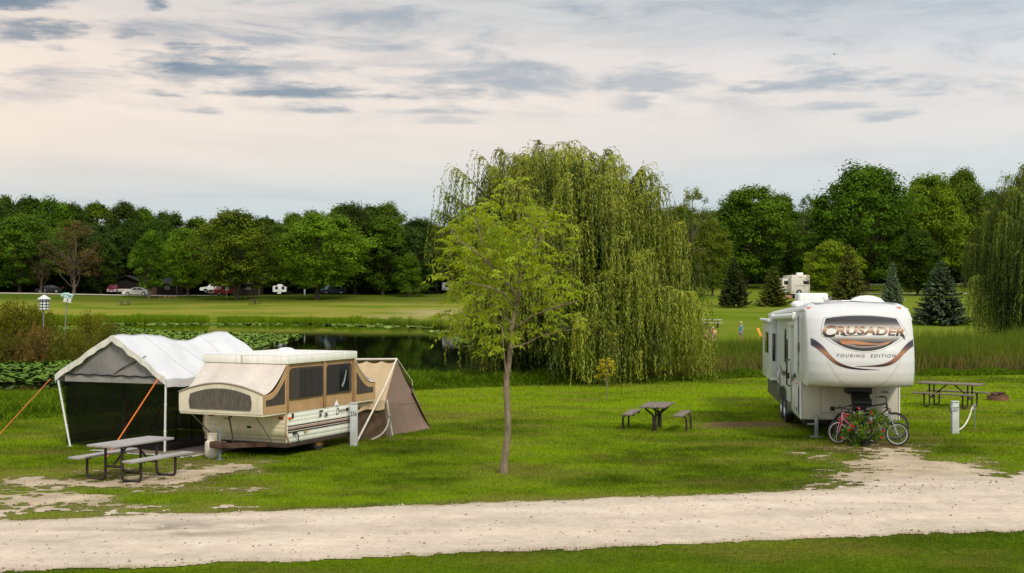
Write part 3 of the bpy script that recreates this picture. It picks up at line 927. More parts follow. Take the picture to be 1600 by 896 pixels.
# --- single trees in front of the wood
tree('round_a', 30, 335, 120, 238, G_MD, 'broad mid green tree at the wood edge, leftmost over the bird houses')
tree('sparse', 118, 345, 100, 231, (0.092, 0.070, 0.032), 'thin brownish half bare tree on the lawn right of the bird houses', name='sparse_tree')
tree('sparse', 63, 372, 50, 234, (0.06, 0.06, 0.03), 'slim nearly bare tree with grey trunk left of the brownish tree', name='sparse_tree')
tree('oval_a', 158, 372, 60, 238, G_DK, 'dark green tree beside the maroon parked car')
tree('lawn_a', 235, 362, 58, 218, G_MD, 'slim green tree just in front of the white sedan')
tree('lawn_b', 290, 358, 72, 226, G_LT, 'bright green rounded tree right of the white sedan')
tree('lawn_b', 368, 330, 122, 216, (0.085, 0.115, 0.012), 'big olive green spreading tree on the lawn before the brown cabin', rz=0.5)
tree('round_b', 437, 352, 66, 240, G_MD, 'dark green tree above the small white camper')
tree('lawn_b', 500, 335, 132, 217, G_LT, 'broad light green tree with leaning pale trunk by the teal camper')
tree('round_a', 552, 322, 95, 236, G_DK, 'tall dark tree with pointed top right of the leaning trunk tree')
tree('oval_a', 600, 340, 84, 233, G_MD, 'dark green tree beside the low brown shelter roof')
tree('round_b', 655, 343, 92, 236, G_BL, 'dark bluish green tree at the end of the wood left of the big willow')
tree('maple', 640, 398, 54, 224, G_MD, 'small low tree in front of the wood left of the big willow')
# --- trees on the right
for i, px in enumerate(np.arange(1065, 1800, 44)):
    p = px + rng.uniform(-8, 8)
    t = np.interp(p, [1060, 1100, 1150, 1200, 1240, 1270, 1310, 1350, 1400, 1440, 1480, 1540, 1700], [332, 318, 312, 318, 325, 318, 300, 290, 290, 300, 288, 285, 290])
    tree(kinds[i % 7], p, t + rng.uniform(-4, 16), rng.uniform(72, 100), 252 + rng.uniform(-6, 6), [G_DK, G_MD, G_DK, G_BL][i % 4],
         'dark green tree in the wood behind the right hand lawn', 'wood trees behind the right lawn')
tree('thin', 1082, 290, 66, 196, (0.11, 0.14, 0.035), 'pale thin feathery tree just behind the big willow', name='sparse_tree')
tree('oval_b', 1112, 345, 66, 176, (0.085, 0.115, 0.016), 'olive green tree right of the willow behind the dark spruce')
tree('round_a', 1172, 294, 136, 205, G_MD, 'large round green tree left of the far white trailer')
tree('round_b', 1222, 305, 60, 214, G_DK, 'dark tree directly above the far white trailer')
tree('thin', 1262, 301, 46, 240, (0.07, 0.10, 0.045), 'pale grey green tree showing in the gap of the tree line', name='sparse_tree')
tree('oval_a', 1290, 330, 100, 200, (0.07, 0.12, 0.016), 'mid green tree on the left flank of the tallest tree')
tree('round_a', 1352, 260, 150, 196, (0.060, 0.112, 0.010), 'tallest broad green tree with dark trunk behind the long trailer')
tree('round_b', 1300, 378, 82, 172, (0.125, 0.185, 0.014), 'small bright yellow green tree above the long trailer roof')
tree('round_b', 1450, 275, 104, 202, (0.098, 0.150, 0.013), 'yellow green rounded tree between the tallest tree and right willow')
tree('oval_a', 1432, 360, 84, 178, G_DK, 'lower dark tree with slim pale trunk between the two blue spruces')
tree('vase_a', 1505, 268, 96, 206, (0.075, 0.11, 0.012), 'olive green tree beside the right willow')
tree('round_b', 1640, 290, 120, 200, G_MD, 'green tree beyond the right willow at the frame edge')


def make_woodland():
    """low leafy undergrowth that closes the wood behind the trunks"""
    n = 60000
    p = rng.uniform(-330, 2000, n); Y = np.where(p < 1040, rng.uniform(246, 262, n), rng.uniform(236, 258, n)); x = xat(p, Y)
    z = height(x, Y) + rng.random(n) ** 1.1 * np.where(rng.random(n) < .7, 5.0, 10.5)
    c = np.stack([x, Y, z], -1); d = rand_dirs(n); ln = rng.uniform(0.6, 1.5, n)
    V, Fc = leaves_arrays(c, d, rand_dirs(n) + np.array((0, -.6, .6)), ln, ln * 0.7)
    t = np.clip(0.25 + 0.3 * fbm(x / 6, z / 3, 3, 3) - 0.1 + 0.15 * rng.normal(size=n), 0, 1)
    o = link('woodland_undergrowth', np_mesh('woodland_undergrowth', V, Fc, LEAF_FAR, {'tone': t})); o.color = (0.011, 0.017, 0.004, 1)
    tag(o, kind='stuff')


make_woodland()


# ---------------------------------------------------------------- spruces
def make_spruce(Hh=6.0, W=3.8, whorls=34, seed=0):
    tb = MB(); tb.tube([(0, 0, -0.3), (0.02, 0, Hh * .5), (0, 0, Hh)], [0.13, 0.08, 0.012], 7)
    C = []; D = []; Nn = []; T = []; Ln = []
    for i in range(whorls):
        t = (i + rng.uniform(-.25, .25)) / whorls; t = min(max(t, 0), 0.985)
        z = Hh * (0.11 + 0.89 * t); rad = W / 2 * ((1 - t) ** 0.85) * rng.uniform(0.85, 1.1) + 0.07
        nb = 10 if t < .8 else 6
        a0 = rng.uniform(0, 6.28)
        for b in range(nb):
            a = a0 + b / nb * 2 * PI + rng.uniform(-.22, .22); rl = rad * rng.uniform(0.72, 1.15)
            droop = 0.22 * (1 - t) + 0.03; u = np.linspace(0.12, 1, 9)
            px_ = np.cos(a) * rl * u; py_ = np.sin(a) * rl * u; pz_ = z - droop * rl * np.sin(u * 2.2) + 0.10 * rl * u ** 3 + (0.5 * rl if t > .88 else 0) * u
            tb.tube(np.stack([px_, py_, pz_], -1)[::2], np.linspace(0.03 * (1 - t) + .008, 0.005, 5), 4, cap=False)
            tone = np.clip(0.5 + .2 * rng.normal(), 0, 1)
            k = int(14 + 62 * rl / (W / 2))
            s = rng.random(k) ** 0.7 * 0.9 + 0.1; idx = s * (len(u) - 1)
            base = np.stack([np.interp(idx, range(9), px_), np.interp(idx, range(9), py_), np.interp(idx, range(9), pz_)], -1)
            side = rng.choice([-1, 1], k)
            out = np.array((math.cos(a), math.sin(a), 0.0)); lat = np.array((-math.sin(a), math.cos(a), 0.0))
            dd = out * 0.75 + lat * side[:, None] * rng.uniform(0.3, 1.0, (k, 1)) + np.array((0, 0, 1)) * rng.uniform(-.75, .35, (k, 1))
            C.append(base); D.append(dd); Nn.append(np.array((0, 0, 1.0)) + rng.normal(size=(k, 3)) * 0.35)
            Ln.append((0.20 + 0.22 * rng.random(k)) * (0.55 + 0.6 * (1 - t)) * (1.15 - .4 * s)); T.append(np.clip(tone + 0.35 * (s - .6) + 0.12 * rng.normal(size=k), 0, 1))
    C = np.concatenate(C); D = np.concatenate(D); Nn = np.concatenate(Nn); T = np.concatenate(T); Ln = np.concatenate(Ln)
    V, Fc = leaves_arrays(C, D, Nn, Ln, Ln * 0.5)
    crown = np_mesh('spruce_crown', V, Fc, mat_leaf('spruce needles', (0.35, 0.40, 0.36), (2.3, 2.3, 2.1), 0.12, objcol=True), {'tone': T})
    to = tb.build('trunk', BARK); tm = to.data; bpy.data.objects.remove(to)
    return tm, crown


SPR = [make_spruce(6, 3.8, 34), make_spruce(6, 4.2, 32)]


def spruce(i, px, top, wpx, Y, col, label):
    x = xat(px, Y); b = H(x, Y); ht = at(px, top, Y).z - b; wd = wpx / FPX * Y
    o = thing('spruce_tree', label, 'tree', (x, Y, b), rng.uniform(0, 6), 'spruces on the far lawn', (wd / 4.1, wd / 4.1, ht / 6.0))
    link('trunk', SPR[i][0], o); c = link('crown', SPR[i][1], o); c.color = (*col, 1)


spruce(0, 1147, 402, 56, 150, (0.050, 0.062, 0.016), 'dark green spruce with bare trunk right of the big willow')
spruce(1, 1208, 416, 52, 152, (0.105, 0.120, 0.020), 'yellowish green young spruce left of the far white trailer')
spruce(1, 1326, 384, 64, 150, (0.110, 0.118, 0.022), 'yellowish green spruce rising behind the long trailer roof')
spruce(0, 1394, 409, 42, 140, (0.12, 0.155, 0.088), 'slim blue spruce with tan tip behind the long trailer')
spruce(1, 1470, 407, 88, 122, (0.085, 0.118, 0.066), 'widest blue spruce standing on the lawn right of the long trailer')


# ---------------------------------------------------------------- willows
def make_willow(W=11.5, Ht=10.3, n_f=235):
    """trunk and arching limbs; each limb end carries a tuft of withes that arch over and hang in tiers"""
    tb = MB()
    base = wiggle((0, 0, -0.5), (0.3, 0.1, Ht * 0.3), 5, 0.1); tb.tube(base, [0.62, 0.5, 0.45, 0.42, 0.4], 10)
    fts = []
    for i in range(n_f):
        a = i * 2.39996 + rng.uniform(-.35, .35)
        t = (i + 0.5) / n_f
        z = Ht * (1 - t ** 1.15 * 0.80)                          # from the top down
        q = z / Ht
        r = W / 2 * 0.97 * (max(1 - q ** 3.4, 0.0)) ** 0.5 if q > .45 else W / 2 * (0.95 - .10 * (0.45 - q))
        lump = 0.97 + 0.09 * math.sin(a * 3 + 0.7) + 0.09 * math.sin(a * 5 + z) + rng.choice([-.28, -.10, .0, .06])
        fx = math.cos(a) * r * lump
        if fx < -3.3 and z < 6.6: fx = -3.3 + rng.uniform(-.2, .5)      # the low left side is open over the water
        fts.append((fx, math.sin(a) * r * lump, z - 0.30 + rng.uniform(-.35, .35)))
    for i in range(70):
        a = rng.uniform(0, 6.28); r = W / 2 * rng.uniform(.35, .62); fts.append((math.cos(a) * r, math.sin(a) * r, rng.uniform(2.0, 6.8)))
    fts += [(-5.0, -0.6, 8.0), (-4.4, -1.0, 8.9), (-5.3, 0.5, 7.2), (-3.4, -0.5, 9.5), (-2.6, 0.2, 9.9), (-4.2, -2.6, 2.7), (-3.6, -3.0, 3.2), (1.0, -4.6, 3.6), (2.6, -4.4, 4.4), (3.6, -3.4, 2.6)]
    P = []; Dv = []; Nv = []; Ln = []; Tn = []
    for c in fts:
        c = np.array(c); s = base[3]
        mid = s + (c - s) * 0.55 + np.array((0, 0, 0.16 * np.linalg.norm(c - s)))
        q = np.linspace(0, 1, 9)[:, None]
        arc = (1 - q) ** 2 * s + 2 * q * (1 - q) * mid + q ** 2 * c
        tb.tube(arc, np.linspace(0.13, 0.008, 9), 5, cap=False)
        out = np.array((c[0], c[1], 0)); out /= np.linalg.norm(out) + 1e-6
        ftone = np.clip(0.42 + 0.20 * rng.normal(), 0.02, 0.95)
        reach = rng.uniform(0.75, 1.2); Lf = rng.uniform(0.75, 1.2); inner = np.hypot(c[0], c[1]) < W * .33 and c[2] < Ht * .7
        for k in range(rng.integers(50, 70)):
            f = 1 - 0.48 * rng.random() ** 1.4
            st = (1 - f) ** 2 * s + 2 * f * (1 - f) * mid + f ** 2 * c
            a = rng.uniform(0, 2 * PI); dv = np.array((math.cos(a), math.sin(a), 0)) * 0.8 + out * 0.85
            dv /= np.linalg.norm(dv) + 1e-6
            w = rng.uniform(0.12, 0.95) * reach; L = rng.uniform(0.8, 2.5) * Lf
            L = max(min(L, st[2] - (0.35 if c[0] > -4.0 else 6.0) * rng.random()), 0.7)
            m = int(L / 0.058); t = np.linspace(0.0, 1, m)
            up = 0.42 * w
            xy = w * (1 - np.exp(-4.2 * t)) / (1 - math.exp(-4.2))
            zz = st[2] + up * np.sin(np.minimum(t * 6.5, PI)) - L * t ** 1.2
            sway = 0.06 * np.sin(t * 4 + rng.uniform(0, 6)) * t
            lat = np.array((-dv[1], dv[0], 0))
            pts = st[None] * np.array((1, 1, 0)) + dv[None] * xy[:, None] + lat[None] * sway[:, None]; pts[:, 2] = zz
            tang = np.gradient(pts, axis=0); tang /= np.linalg.norm(tang, axis=1, keepdims=True) + 1e-9
            rd = rng.normal(size=(m, 3)) * 0.40; rd[:, 2] *= 0.3
            P.append(pts + rng.normal(size=(m, 3)) * 0.018); Dv.append(tang + rd + np.array((0, 0, -0.3))); Nv.append(dv[None] * .8 + rng.normal(size=(m, 3)) * 0.6 + np.array((0, 0, .5)))
            Ln.append(rng.uniform(0.11, 0.20, m)); Tn.append(np.clip(ftone + 0.16 * rng.normal() + 0.16 * rng.normal(size=m) + 0.30 * np.clip(1 - t * 3.2, 0, 1) - 0.10 * t - (.45 if inner else 0), 0, 1))  # lit tuft tops, shaded tips and dark inner tufts put into the leaf tone
    P = np.concatenate(P); Dv = np.concatenate(Dv); Nv = np.concatenate(Nv); Ln = np.concatenate(Ln); Tn = np.concatenate(Tn)
    V, Fc = leaves_arrays(P, Dv, Nv, Ln, Ln * 0.29)
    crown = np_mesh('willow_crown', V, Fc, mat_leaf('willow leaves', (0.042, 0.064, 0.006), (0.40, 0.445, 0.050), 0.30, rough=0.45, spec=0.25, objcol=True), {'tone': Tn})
    to = tb.build('trunk', BARK); tm = to.data; bpy.data.objects.remove(to)
    return tm, crown


wt, wc = make_willow()
o = thing('willow_tree', 'huge weeping willow with hanging curtains at the pond edge', 'tree', (xat(880, 54.5), 54.5, H(xat(880, 54.5), 54.5)))
link('trunk', wt, o); link('crown', wc, o).color = (1, 1, 1, 1)
xw = xat(1668, 86)
o = thing('willow_tree', 'weeping willow behind the reeds, cut by the frame, beside the picnic table', 'tree', (xw, 86, H(xw, 86)), R(130), None, (1.04, 1.04, 1.36))
link('trunk', wt, o); link('crown', wc, o).color = (.72, .80, .8, 1)


# ---------------------------------------------------------------- hero young tree and sapling (twigs grown toward points in the crown)
def grow_tree(trunk_pts, trunk_r, limbs, envelope, n_twig, r0, leaf, compound=True, tone0=0.5, leaf_mat=None, bark=None, zmin=0.0, per=3):
    tb = MB(); tb.tube(trunk_pts, trunk_r, 10)
    nodes = [(Vector(p), r) for p, r in zip(trunk_pts, trunk_r) if p[2] > zmin]
    def dens(pts, rs):
        out = []
        for i in range(len(pts) - 1):
            for q in (0, 0.34, 0.67): out.append((Vector(pts[i]) * (1 - q) + Vector(pts[i + 1]) * q, rs[i] * (1 - q) + rs[i + 1] * q))
        out.append((Vector(pts[-1]), rs[-1])); return out
    nodes = dens([n[0] for n in nodes], [n[1] for n in nodes])
    for pts, r in limbs:
        pts = [Vector(p) for p in pts]
        fine = []
        for i in range(len(pts) - 1):
            w = wiggle(pts[i], pts[i + 1], 5, 0.12); fine += [Vector(q) for q in w[:-1]]
        fine.append(pts[-1]); rr = list(np.linspace(r, 0.010, len(fine)))
        tb.tube(fine, rr, 6); nodes += dens(fine, rr)[3:]
    ax = sum((n[0] for n in nodes), Vector()) / len(nodes)
    targ = sorted([envelope() for _ in range(n_twig)], key=lambda p: min((p - n[0]).length for n in nodes[::4]))
    tips = []
    for p in targ:
        best = min(nodes, key=lambda n: (n[0] - p).length + (0.9 * max(n[0].z - p.z + .05, 0)) - n[1] * 2)
        d = (best[0] - p).length
        if d < 0.05: continue
        w = wiggle(best[0], p, 5, 0.14, 0.05); r = min(best[1] * 0.6, r0 * (0.35 + d)); rr = np.linspace(max(r, 0.004), 0.0025, 5)
        tb.tube(w, rr, 4, cap=False)
        for i in (2, 3, 4): nodes.append((Vector(w[i]), rr[i]))
        tips.append(w)
    C = []; D = []; Nn = []; Ln = []; T = []
    for w in tips:
        tt = np.clip(tone0 + 0.14 * rng.normal(), 0, 1)
        for k in range(per + rng.integers(0, 2)):
            q = rng.uniform(0.35, 1.0) * 4; i = min(int(q), 3); b = w[i] + (w[i + 1] - w[i]) * (q - i)
            a = rng.uniform(0, 6.28); ext = w[4] - w[2]; ext = ext / (np.linalg.norm(ext) + 1e-6)
            dr = ext * 0.5 + np.array((math.cos(a), math.sin(a), rng.uniform(-.4, .45))) * 0.8; dr /= np.linalg.norm(dr)
            if compound:
                m = 4; L = leaf * rng.uniform(2.0, 3.0)
                lat = np.cross(dr, (0, 0, 1)); lat /= np.linalg.norm(lat) + 1e-6
                for j in range(m):
                    f = (j + 0.7) / m; pos = b + dr * L * f - np.array((0, 0, 0.35 * L * f * f))
                    for s in (-1, 1):
                        C.append(pos); D.append(lat * s * 0.8 + dr * 0.55 + np.array((0, 0, -1.0 * rng.random() - .15))); Nn.append(np.array((0, -.3, .8)) + rng.normal(size=3) * 0.7)
                        Ln.append(leaf * rng.uniform(0.7, 1.25)); T.append(tt + 0.15 * rng.normal())
                C.append(b + dr * L - np.array((0, 0, 0.35 * L))); D.append(dr + np.array((0, 0, -.6))); Nn.append(np.array((0, 0, 1.0))); Ln.append(leaf * 1.1); T.append(tt)
            else:
                C.append(b); D.append(dr + np.array((0, 0, -.2))); Nn.append(rng.normal(size=3) * .6 + np.array((0, -.4, 1))); Ln.append(leaf * rng.uniform(.7, 1.3)); T.append(tt + .2 * rng.normal())
    C = np.array(C); D = np.array(D); Nn = np.array(Nn); Ln = np.array(Ln)
    V, Fc = leaves_arrays(C, D, Nn, Ln, Ln * (0.34 if compound else 0.75))
    return tb, np_mesh('crown', V, Fc, leaf_mat, {'tone': np.clip(T, 0, 1)})


YT = 25.0
tp = [(786, 741), (788, 722), (791, 700), (794, 668), (793, 640), (791, 610), (792, 588), (796, 560), (799, 530), (801, 505), (808, 470), (810, 452), (811, 425), (815, 385), (811, 340), (806, 300)]
tw = [.096, .076, .070, .067, .065, .062, .060, .050, .045, .041, .037, .030, .023, .018, .012, .006]
trunk = [at(p, q, YT + 0.02 * i) for i, (p, q) in enumerate(tp)]; trunk[0].z = -0.05
root = trunk[1].copy(); root.z = 0
def loc_(p, q, dy): v = at(p, q, YT + dy); return v - root
lim = [([loc_(803, 462, .1), loc_(790, 440, -.1), loc_(770, 420, -.3), loc_(745, 395, -.5), loc_(715, 375, -.6)], .034),
       ([loc_(770, 420, -.3), loc_(757, 390, -.2), loc_(745, 350, -.2), loc_(742, 320, -.1)], .018),
       ([loc_(810, 440, .2), loc_(832, 400, .4), loc_(855, 350, .6), loc_(868, 310, .7)], .026),
       ([loc_(797, 545, .1), loc_(825, 535, .3), loc_(850, 522, .5), loc_(905, 512, .6)], .018),
       ([loc_(800, 515, .1), loc_(830, 495, -.2), loc_(868, 480, -.5), loc_(905, 470, -.6)], .018),
       ([loc_(808, 470, .1), loc_(830, 440, .2), loc_(862, 425, .1), loc_(893, 420, 0)], .024),
       ([loc_(793, 590, 0), loc_(787, 560, .1), loc_(786, 530, .1), loc_(780, 500, .2)], .018),
       ([loc_(800, 505, .1), loc_(775, 480, .4), loc_(745, 470, .7), loc_(710, 465, .9)], .018),
       ([loc_(803, 480, 0), loc_(790, 460, -.5), loc_(765, 450, -.9), loc_(730, 440, -1.1)], .018),
       ([loc_(811, 425, .3), loc_(800, 395, .7), loc_(780, 350, 1.0), loc_(765, 325, 1.0)], .02),
       ([loc_(812, 410, .3), loc_(835, 370, -.2), loc_(850, 345, -.5)], .016)]
BL = [(745, 370, 62, 62, .9), (800, 340, 62, 52, .9), (852, 372, 46, 60, .8), (720, 425, 45, 42, .7), (868, 440, 40, 45, .75), (790, 410, 75, 60, 1.1), (740, 470, 45, 45, .8), (855, 495, 45, 32, .6), (765, 520, 40, 40, .6), (806, 290, 30, 24, .4), (705, 500, 30, 40, .4), (880, 460, 28, 38, .5)]
BW = np.array([b[2] * b[3] for b in BL], float); BW[-4:] *= .6; BW /= BW.sum()
def env():
    b = BL[rng.choice(len(BL), p=BW)]
    d = rand_dirs(1)[0] * (0.35 + 0.65 * rng.random() ** 0.5)
    return loc_(b[0] + d[0] * b[2] * .95, b[1] + d[2] * b[3] * .85, d[1] * b[4] * 1.1 + 0.1)
ASH = mat_leaf('young ash leaves', (0.115, 0.185, 0.008), (0.43, 0.51, 0.042), 0.45, rough=0.5)
tb, crown = grow_tree([p - root for p in trunk], tw, lim, env, 310, 0.009, 0.115, leaf_mat=ASH, zmin=1.9, per=2)
o = thing('young_tree', 'slender young tree with light green leaves, alone on the lawn by the road', 'tree', root)
tb.build('trunk', BARK_PALE, o, 60); link('crown', crown, o)

sr = gp(948, 625)
sp = [Vector((0, 0, -.03)), Vector((.01, 0, .5)), Vector((-.01, 0, .95)), Vector((0, 0, 1.35))]
def senv():
    d = rand_dirs(1)[0]; return Vector((0, 0, 1.08)) + Vector((d[0] * .27, d[1] * .27, d[2] * .30)) if rng.random() < .85 else Vector((-.3 + d[0] * .08, 0, .78 + d[2] * .08))
tb, crown = grow_tree(sp, [.022, .018, .012, .005], [], senv, 60, 0.005, 0.095, compound=False, leaf_mat=mat_leaf('yellowing leaves', (0.26, 0.23, 0.01), (0.55, 0.48, 0.03), 0.35), zmin=.4, per=5)
o = thing('sapling', 'tiny yellow leaved sapling on the lawn in front of the big willow', 'tree', sr)
tb.build('trunk', BARK_PALE, o, 60); link('crown', crown, o)


# ---------------------------------------------------------------- shrubs on the spit
def make_shrub(W=5.0, Ht=3.2, n_clump=70, n_per=85, leaf=0.17):
    tb = MB(); C = []; D = []; Nn = []; T = []; Ln = []
    for i in range(n_clump):
        a = rng.uniform(0, 6.28); q = math.sqrt(rng.random()); r = W / 2 * q
        z = Ht * (0.12 + 0.88 * rng.random() ** .7 * (1 - q ** 2.2) ** 0.6) * rng.uniform(.75, 1.1)
        c = np.array((math.cos(a) * r, math.sin(a) * r, z))
        tb.tube(wiggle((c[0] * .3, c[1] * .3, -.1), c, 5, .15), np.linspace(.035, .01, 5), 4, cap=False)
        n = n_per; d = rand_dirs(n); d[:, 2] += .15
        C.append(c + d * (0.35 + .65 * rng.random((n, 1)) ** .6) * np.array((.62, .62, .5)) * rng.uniform(.7, 1.3)); D.append(d + rng.normal(size=(n, 3)) * .5 + np.array((0, 0, .3)))
        Nn.append(d + rng.normal(size=(n, 3)) * .6 + np.array((0, 0, .4))); T.append(np.clip(.45 + .2 * rng.normal() + .15 * rng.normal(size=n), 0, 1)); Ln.append(leaf * (.6 + .9 * rng.random(n)))
    C = np.concatenate(C); D = np.concatenate(D); Nn = np.concatenate(Nn); T = np.concatenate(T); Ln = np.concatenate(Ln)
    C[:, 2] = np.maximum(C[:, 2], 0.03)
    V, Fc = leaves_arrays(C, D, Nn, Ln, Ln * .5)
    to = tb.build('stem', BARK); tm = to.data; bpy.data.objects.remove(to)
    return tm, np_mesh('shrub', V, Fc, LEAF_FAR, {'tone': T})


SH = [make_shrub(), make_shrub()]
for i, (px, top, w, Y, col, lab) in enumerate((
        (-75, 462, 130, 78, (0.085, 0.090, 0.012), 'olive shrub on the pond spit at the frame edge'),
        (12, 466, 110, 80, (0.105, 0.105, 0.013), 'large olive green shrub left of the round bird house'),
        (52, 474, 84, 80.5, (0.080, 0.092, 0.011), 'olive shrub right behind the round bird house post'),
        (140, 486, 82, 77, (0.115, 0.115, 0.016), 'yellowish olive shrub right of the tilted bird house'),
        (172, 497, 50, 75.5, (0.085, 0.095, 0.018), 'small grey green shrub at the tip of the spit'),
        (62, 503, 100, 69.5, (0.125, 0.085, 0.035), 'reddish brown dry shrub at the waterline below the bird houses'),
        (15, 512, 90, 69.5, (0.070, 0.070, 0.014), 'low dark shrub at the waterline left of the dry brown one'),
        (112, 510, 84, 70.5, (0.095, 0.100, 0.014), 'olive green shrub at the waterline right of the dry brown one'),
        (-30, 505, 90, 70.5, (0.075, 0.085, 0.012), 'dark olive shrub at the waterline, nearest the frame edge'),
        (92, 522, 50, 69.0, (0.070, 0.085, 0.012), 'low green bush at the waterline behind the white canopy'))):
    x = xat(px, Y); b = H(x, Y); ht = at(px, top, Y).z - b; wd = w / FPX * Y
    o = thing('shrub', lab, 'shrub', (x, Y, b), i * 1.3, 'shrubs on the pond spit', (wd / 5.4, wd / 5.4, ht / 3.5))
    link('stem', SH[i % 2][0], o); c = link('foliage', SH[i % 2][1], o); c.color = (*col, 1)
# ================================================================ shared materials
WOODGREY = M('weathered grey wood', (0.36, 0.335, 0.31), 0.85, var=0.28, scale=4, bump=0.4, bscale=30, stretch=(6, 0.6, 6))
WOODBROWN = M('weathered brown wood', (0.20, 0.155, 0.125), 0.85, var=0.3, scale=4, bump=0.4, bscale=30, stretch=(6, 0.6, 6))
STEELBROWN = M('rust brown steel tube', (0.028, 0.016, 0.013), 0.6, var=0.35, scale=12)
BLACK = M('black plastic', (0.012, 0.012, 0.013), 0.5)
RUBBER = M('tyre rubber', (0.018, 0.018, 0.018), 0.85, var=0.25)
GALV = M('galvanised steel', (0.32, 0.33, 0.33), 0.45, metal=0.6, var=0.2)
WHITE = M('white paint', (0.78, 0.78, 0.76), 0.45, var=0.06, streak=0.10)
CREAM = M('cream painted aluminium', (0.80, 0.71, 0.50), 0.45, var=0.08, streak=0.20)
IVORY = M('ivory white aluminium', (0.90, 0.88, 0.79), 0.42, var=0.06, streak=0.16)
TAN = M('tan canvas', (0.50, 0.31, 0.145), 0.9, var=0.12, scale=3, bump=0.35, bscale=7, streak=0.15)
TANLT = M('light tan canvas', (0.56, 0.41, 0.245), 0.9, var=0.08, scale=3, bump=0.3, bscale=6)
TAUPE = M('taupe tent canvas', (0.25, 0.165, 0.122), 0.9, var=0.12, scale=2.5, bump=0.45, bscale=5, streak=0.1)
BROWNCANVAS = M('dark brown canvas', (0.105, 0.062, 0.036), 0.9, var=0.08, scale=2.5, bump=0.2, bscale=5)
PALECANVAS = M('pale grey beige canvas', (0.62, 0.545, 0.475), 0.9, var=0.10, scale=2.2, bump=0.5, bscale=4.5, streak=0.12)
CREAMCANVAS = M('cream canvas', (0.74, 0.66, 0.50), 0.9, var=0.08, scale=3, bump=0.4, bscale=6, streak=0.12)
SCREENBROWN = M('brown insect screen', (0.060, 0.045, 0.036), 0.8, var=0.3, scale=3, stretch=(3, 3, 0.5))
CURTAIN = M('dark curtain behind screen', (0.016, 0.014, 0.013), 0.6, var=0.5, scale=9, stretch=(3, 3, 0.1))
TARP = M('white polyethylene tarp', (0.64, 0.64, 0.65), 0.45, var=0.06, scale=1.6, bump=0.55, bscale=4.5, streak=0.10)
GREYCLOTH = M('grey gable cloth', (0.24, 0.225, 0.21), 0.85, var=0.12, scale=3, bump=0.3, bscale=6, streak=.15)
MESH_BLACK = mat_screen('black screen mesh', (0.006, 0.0065, 0.005), 0.76)
ORANGE = M('orange strap', (0.82, 0.17, 0.012), 0.5, var=0.1)
AMBER = M('amber marker lens', (0.75, 0.15, 0.01), 0.2, var=0.1)
RED = M('red lens', (0.35, 0.02, 0.015), 0.25)
CHROME = M('bright metal', (0.55, 0.55, 0.55), 0.25, metal=1.0, var=.1)
GLASSDARK = M('dark window glass', (0.012, 0.014, 0.016), 0.06, var=0.3, spec=0.8)
POSTGREY = M('pale grey painted post', (0.56, 0.58, 0.57), 0.6, var=0.12, scale=5, streak=.15)
INK = M('black lettering', (0.012, 0.012, 0.014), 0.5)


# ---------------------------------------------------------------- picnic tables
def make_picnic(name, label, L=1.83, top_m=WOODGREY, loc=(0, 0, 0), rz=0, group='picnic tables', splay=False, zt=0.72, top_w=0.72):
    """length along local Y"""
    t = thing(name, label, 'picnic table', loc, rz, group)
    m = MB(); n = 3 if splay else 4; w = top_w / n
    for i in range(n): m.box((-top_w / 2 + w * (i + .5), rng.uniform(-.006, .006), zt - 0.02), (w - 0.012, L, 0.042), bev=0.006)
    m.build('tabletop', top_m, t)
    for s in (-1, 1):
        m = MB(); m.box((s * 0.66, 0, 0.435), (0.255, L, 0.04), bev=0.006); m.build('seat', top_m, t)
    r = 0.026
    for s in (-1, 1):
        y = s * (L / 2 - 0.36); m = MB()
        if splay:      # central pedestal that forks up to the top, low arms out to the bent bench legs
            m.box((0, y, 0.19), (0.10, 0.10, 0.40), bev=.01)
            for q in (-1, 1):
                m.tube([(q * .03, y, 0.36), (q * .05, y, .42), (q * 0.22, y, 0.56), (q * 0.24, y, zt - 0.045)], r, 8)
                m2 = MB(); m2.tube([(q * 0.52, y, 0.405), (q * 0.70, y, 0.405), (q * 0.78, y, 0.385), (q * 0.815, y, 0.32), (q * 0.82, y, -0.02)], r, 8); m2.build('bench_leg', STEELBROWN, t)
            m.tube([(-.24, y, zt - .055), (.24, y, zt - .055)], r, 8)
        else:          # continuous bent tube frames
            for q in (-1, 1):
                m.tube([(q * 0.20, y, zt - 0.05), (q * 0.20, y, 0.14), (q * 0.22, y, 0.06), (q * 0.27, y, 0.03), (q * 0.58, y, 0.03), (q * 0.64, y, 0.06), (q * 0.66, y, 0.12), (q * 0.66, y, 0.41)], r, 8)
                m.tube([(q * 0.56, y, 0.41), (q * 0.76, y, 0.41)], r, 6)
            m.tube([(-.20, y, zt - 0.05), (.20, y, zt - .05)], r, 6); m.tube([(-.20, y, 0.28), (.20, y, 0.28)], r, 6)
        m.build('frame', STEELBROWN, t)
        m = MB(); m.tube([(0, y, 0.30), (0, y * 0.18, zt - 0.05)], 0.020, 6); m.build('brace', STEELBROWN, t)
    return t


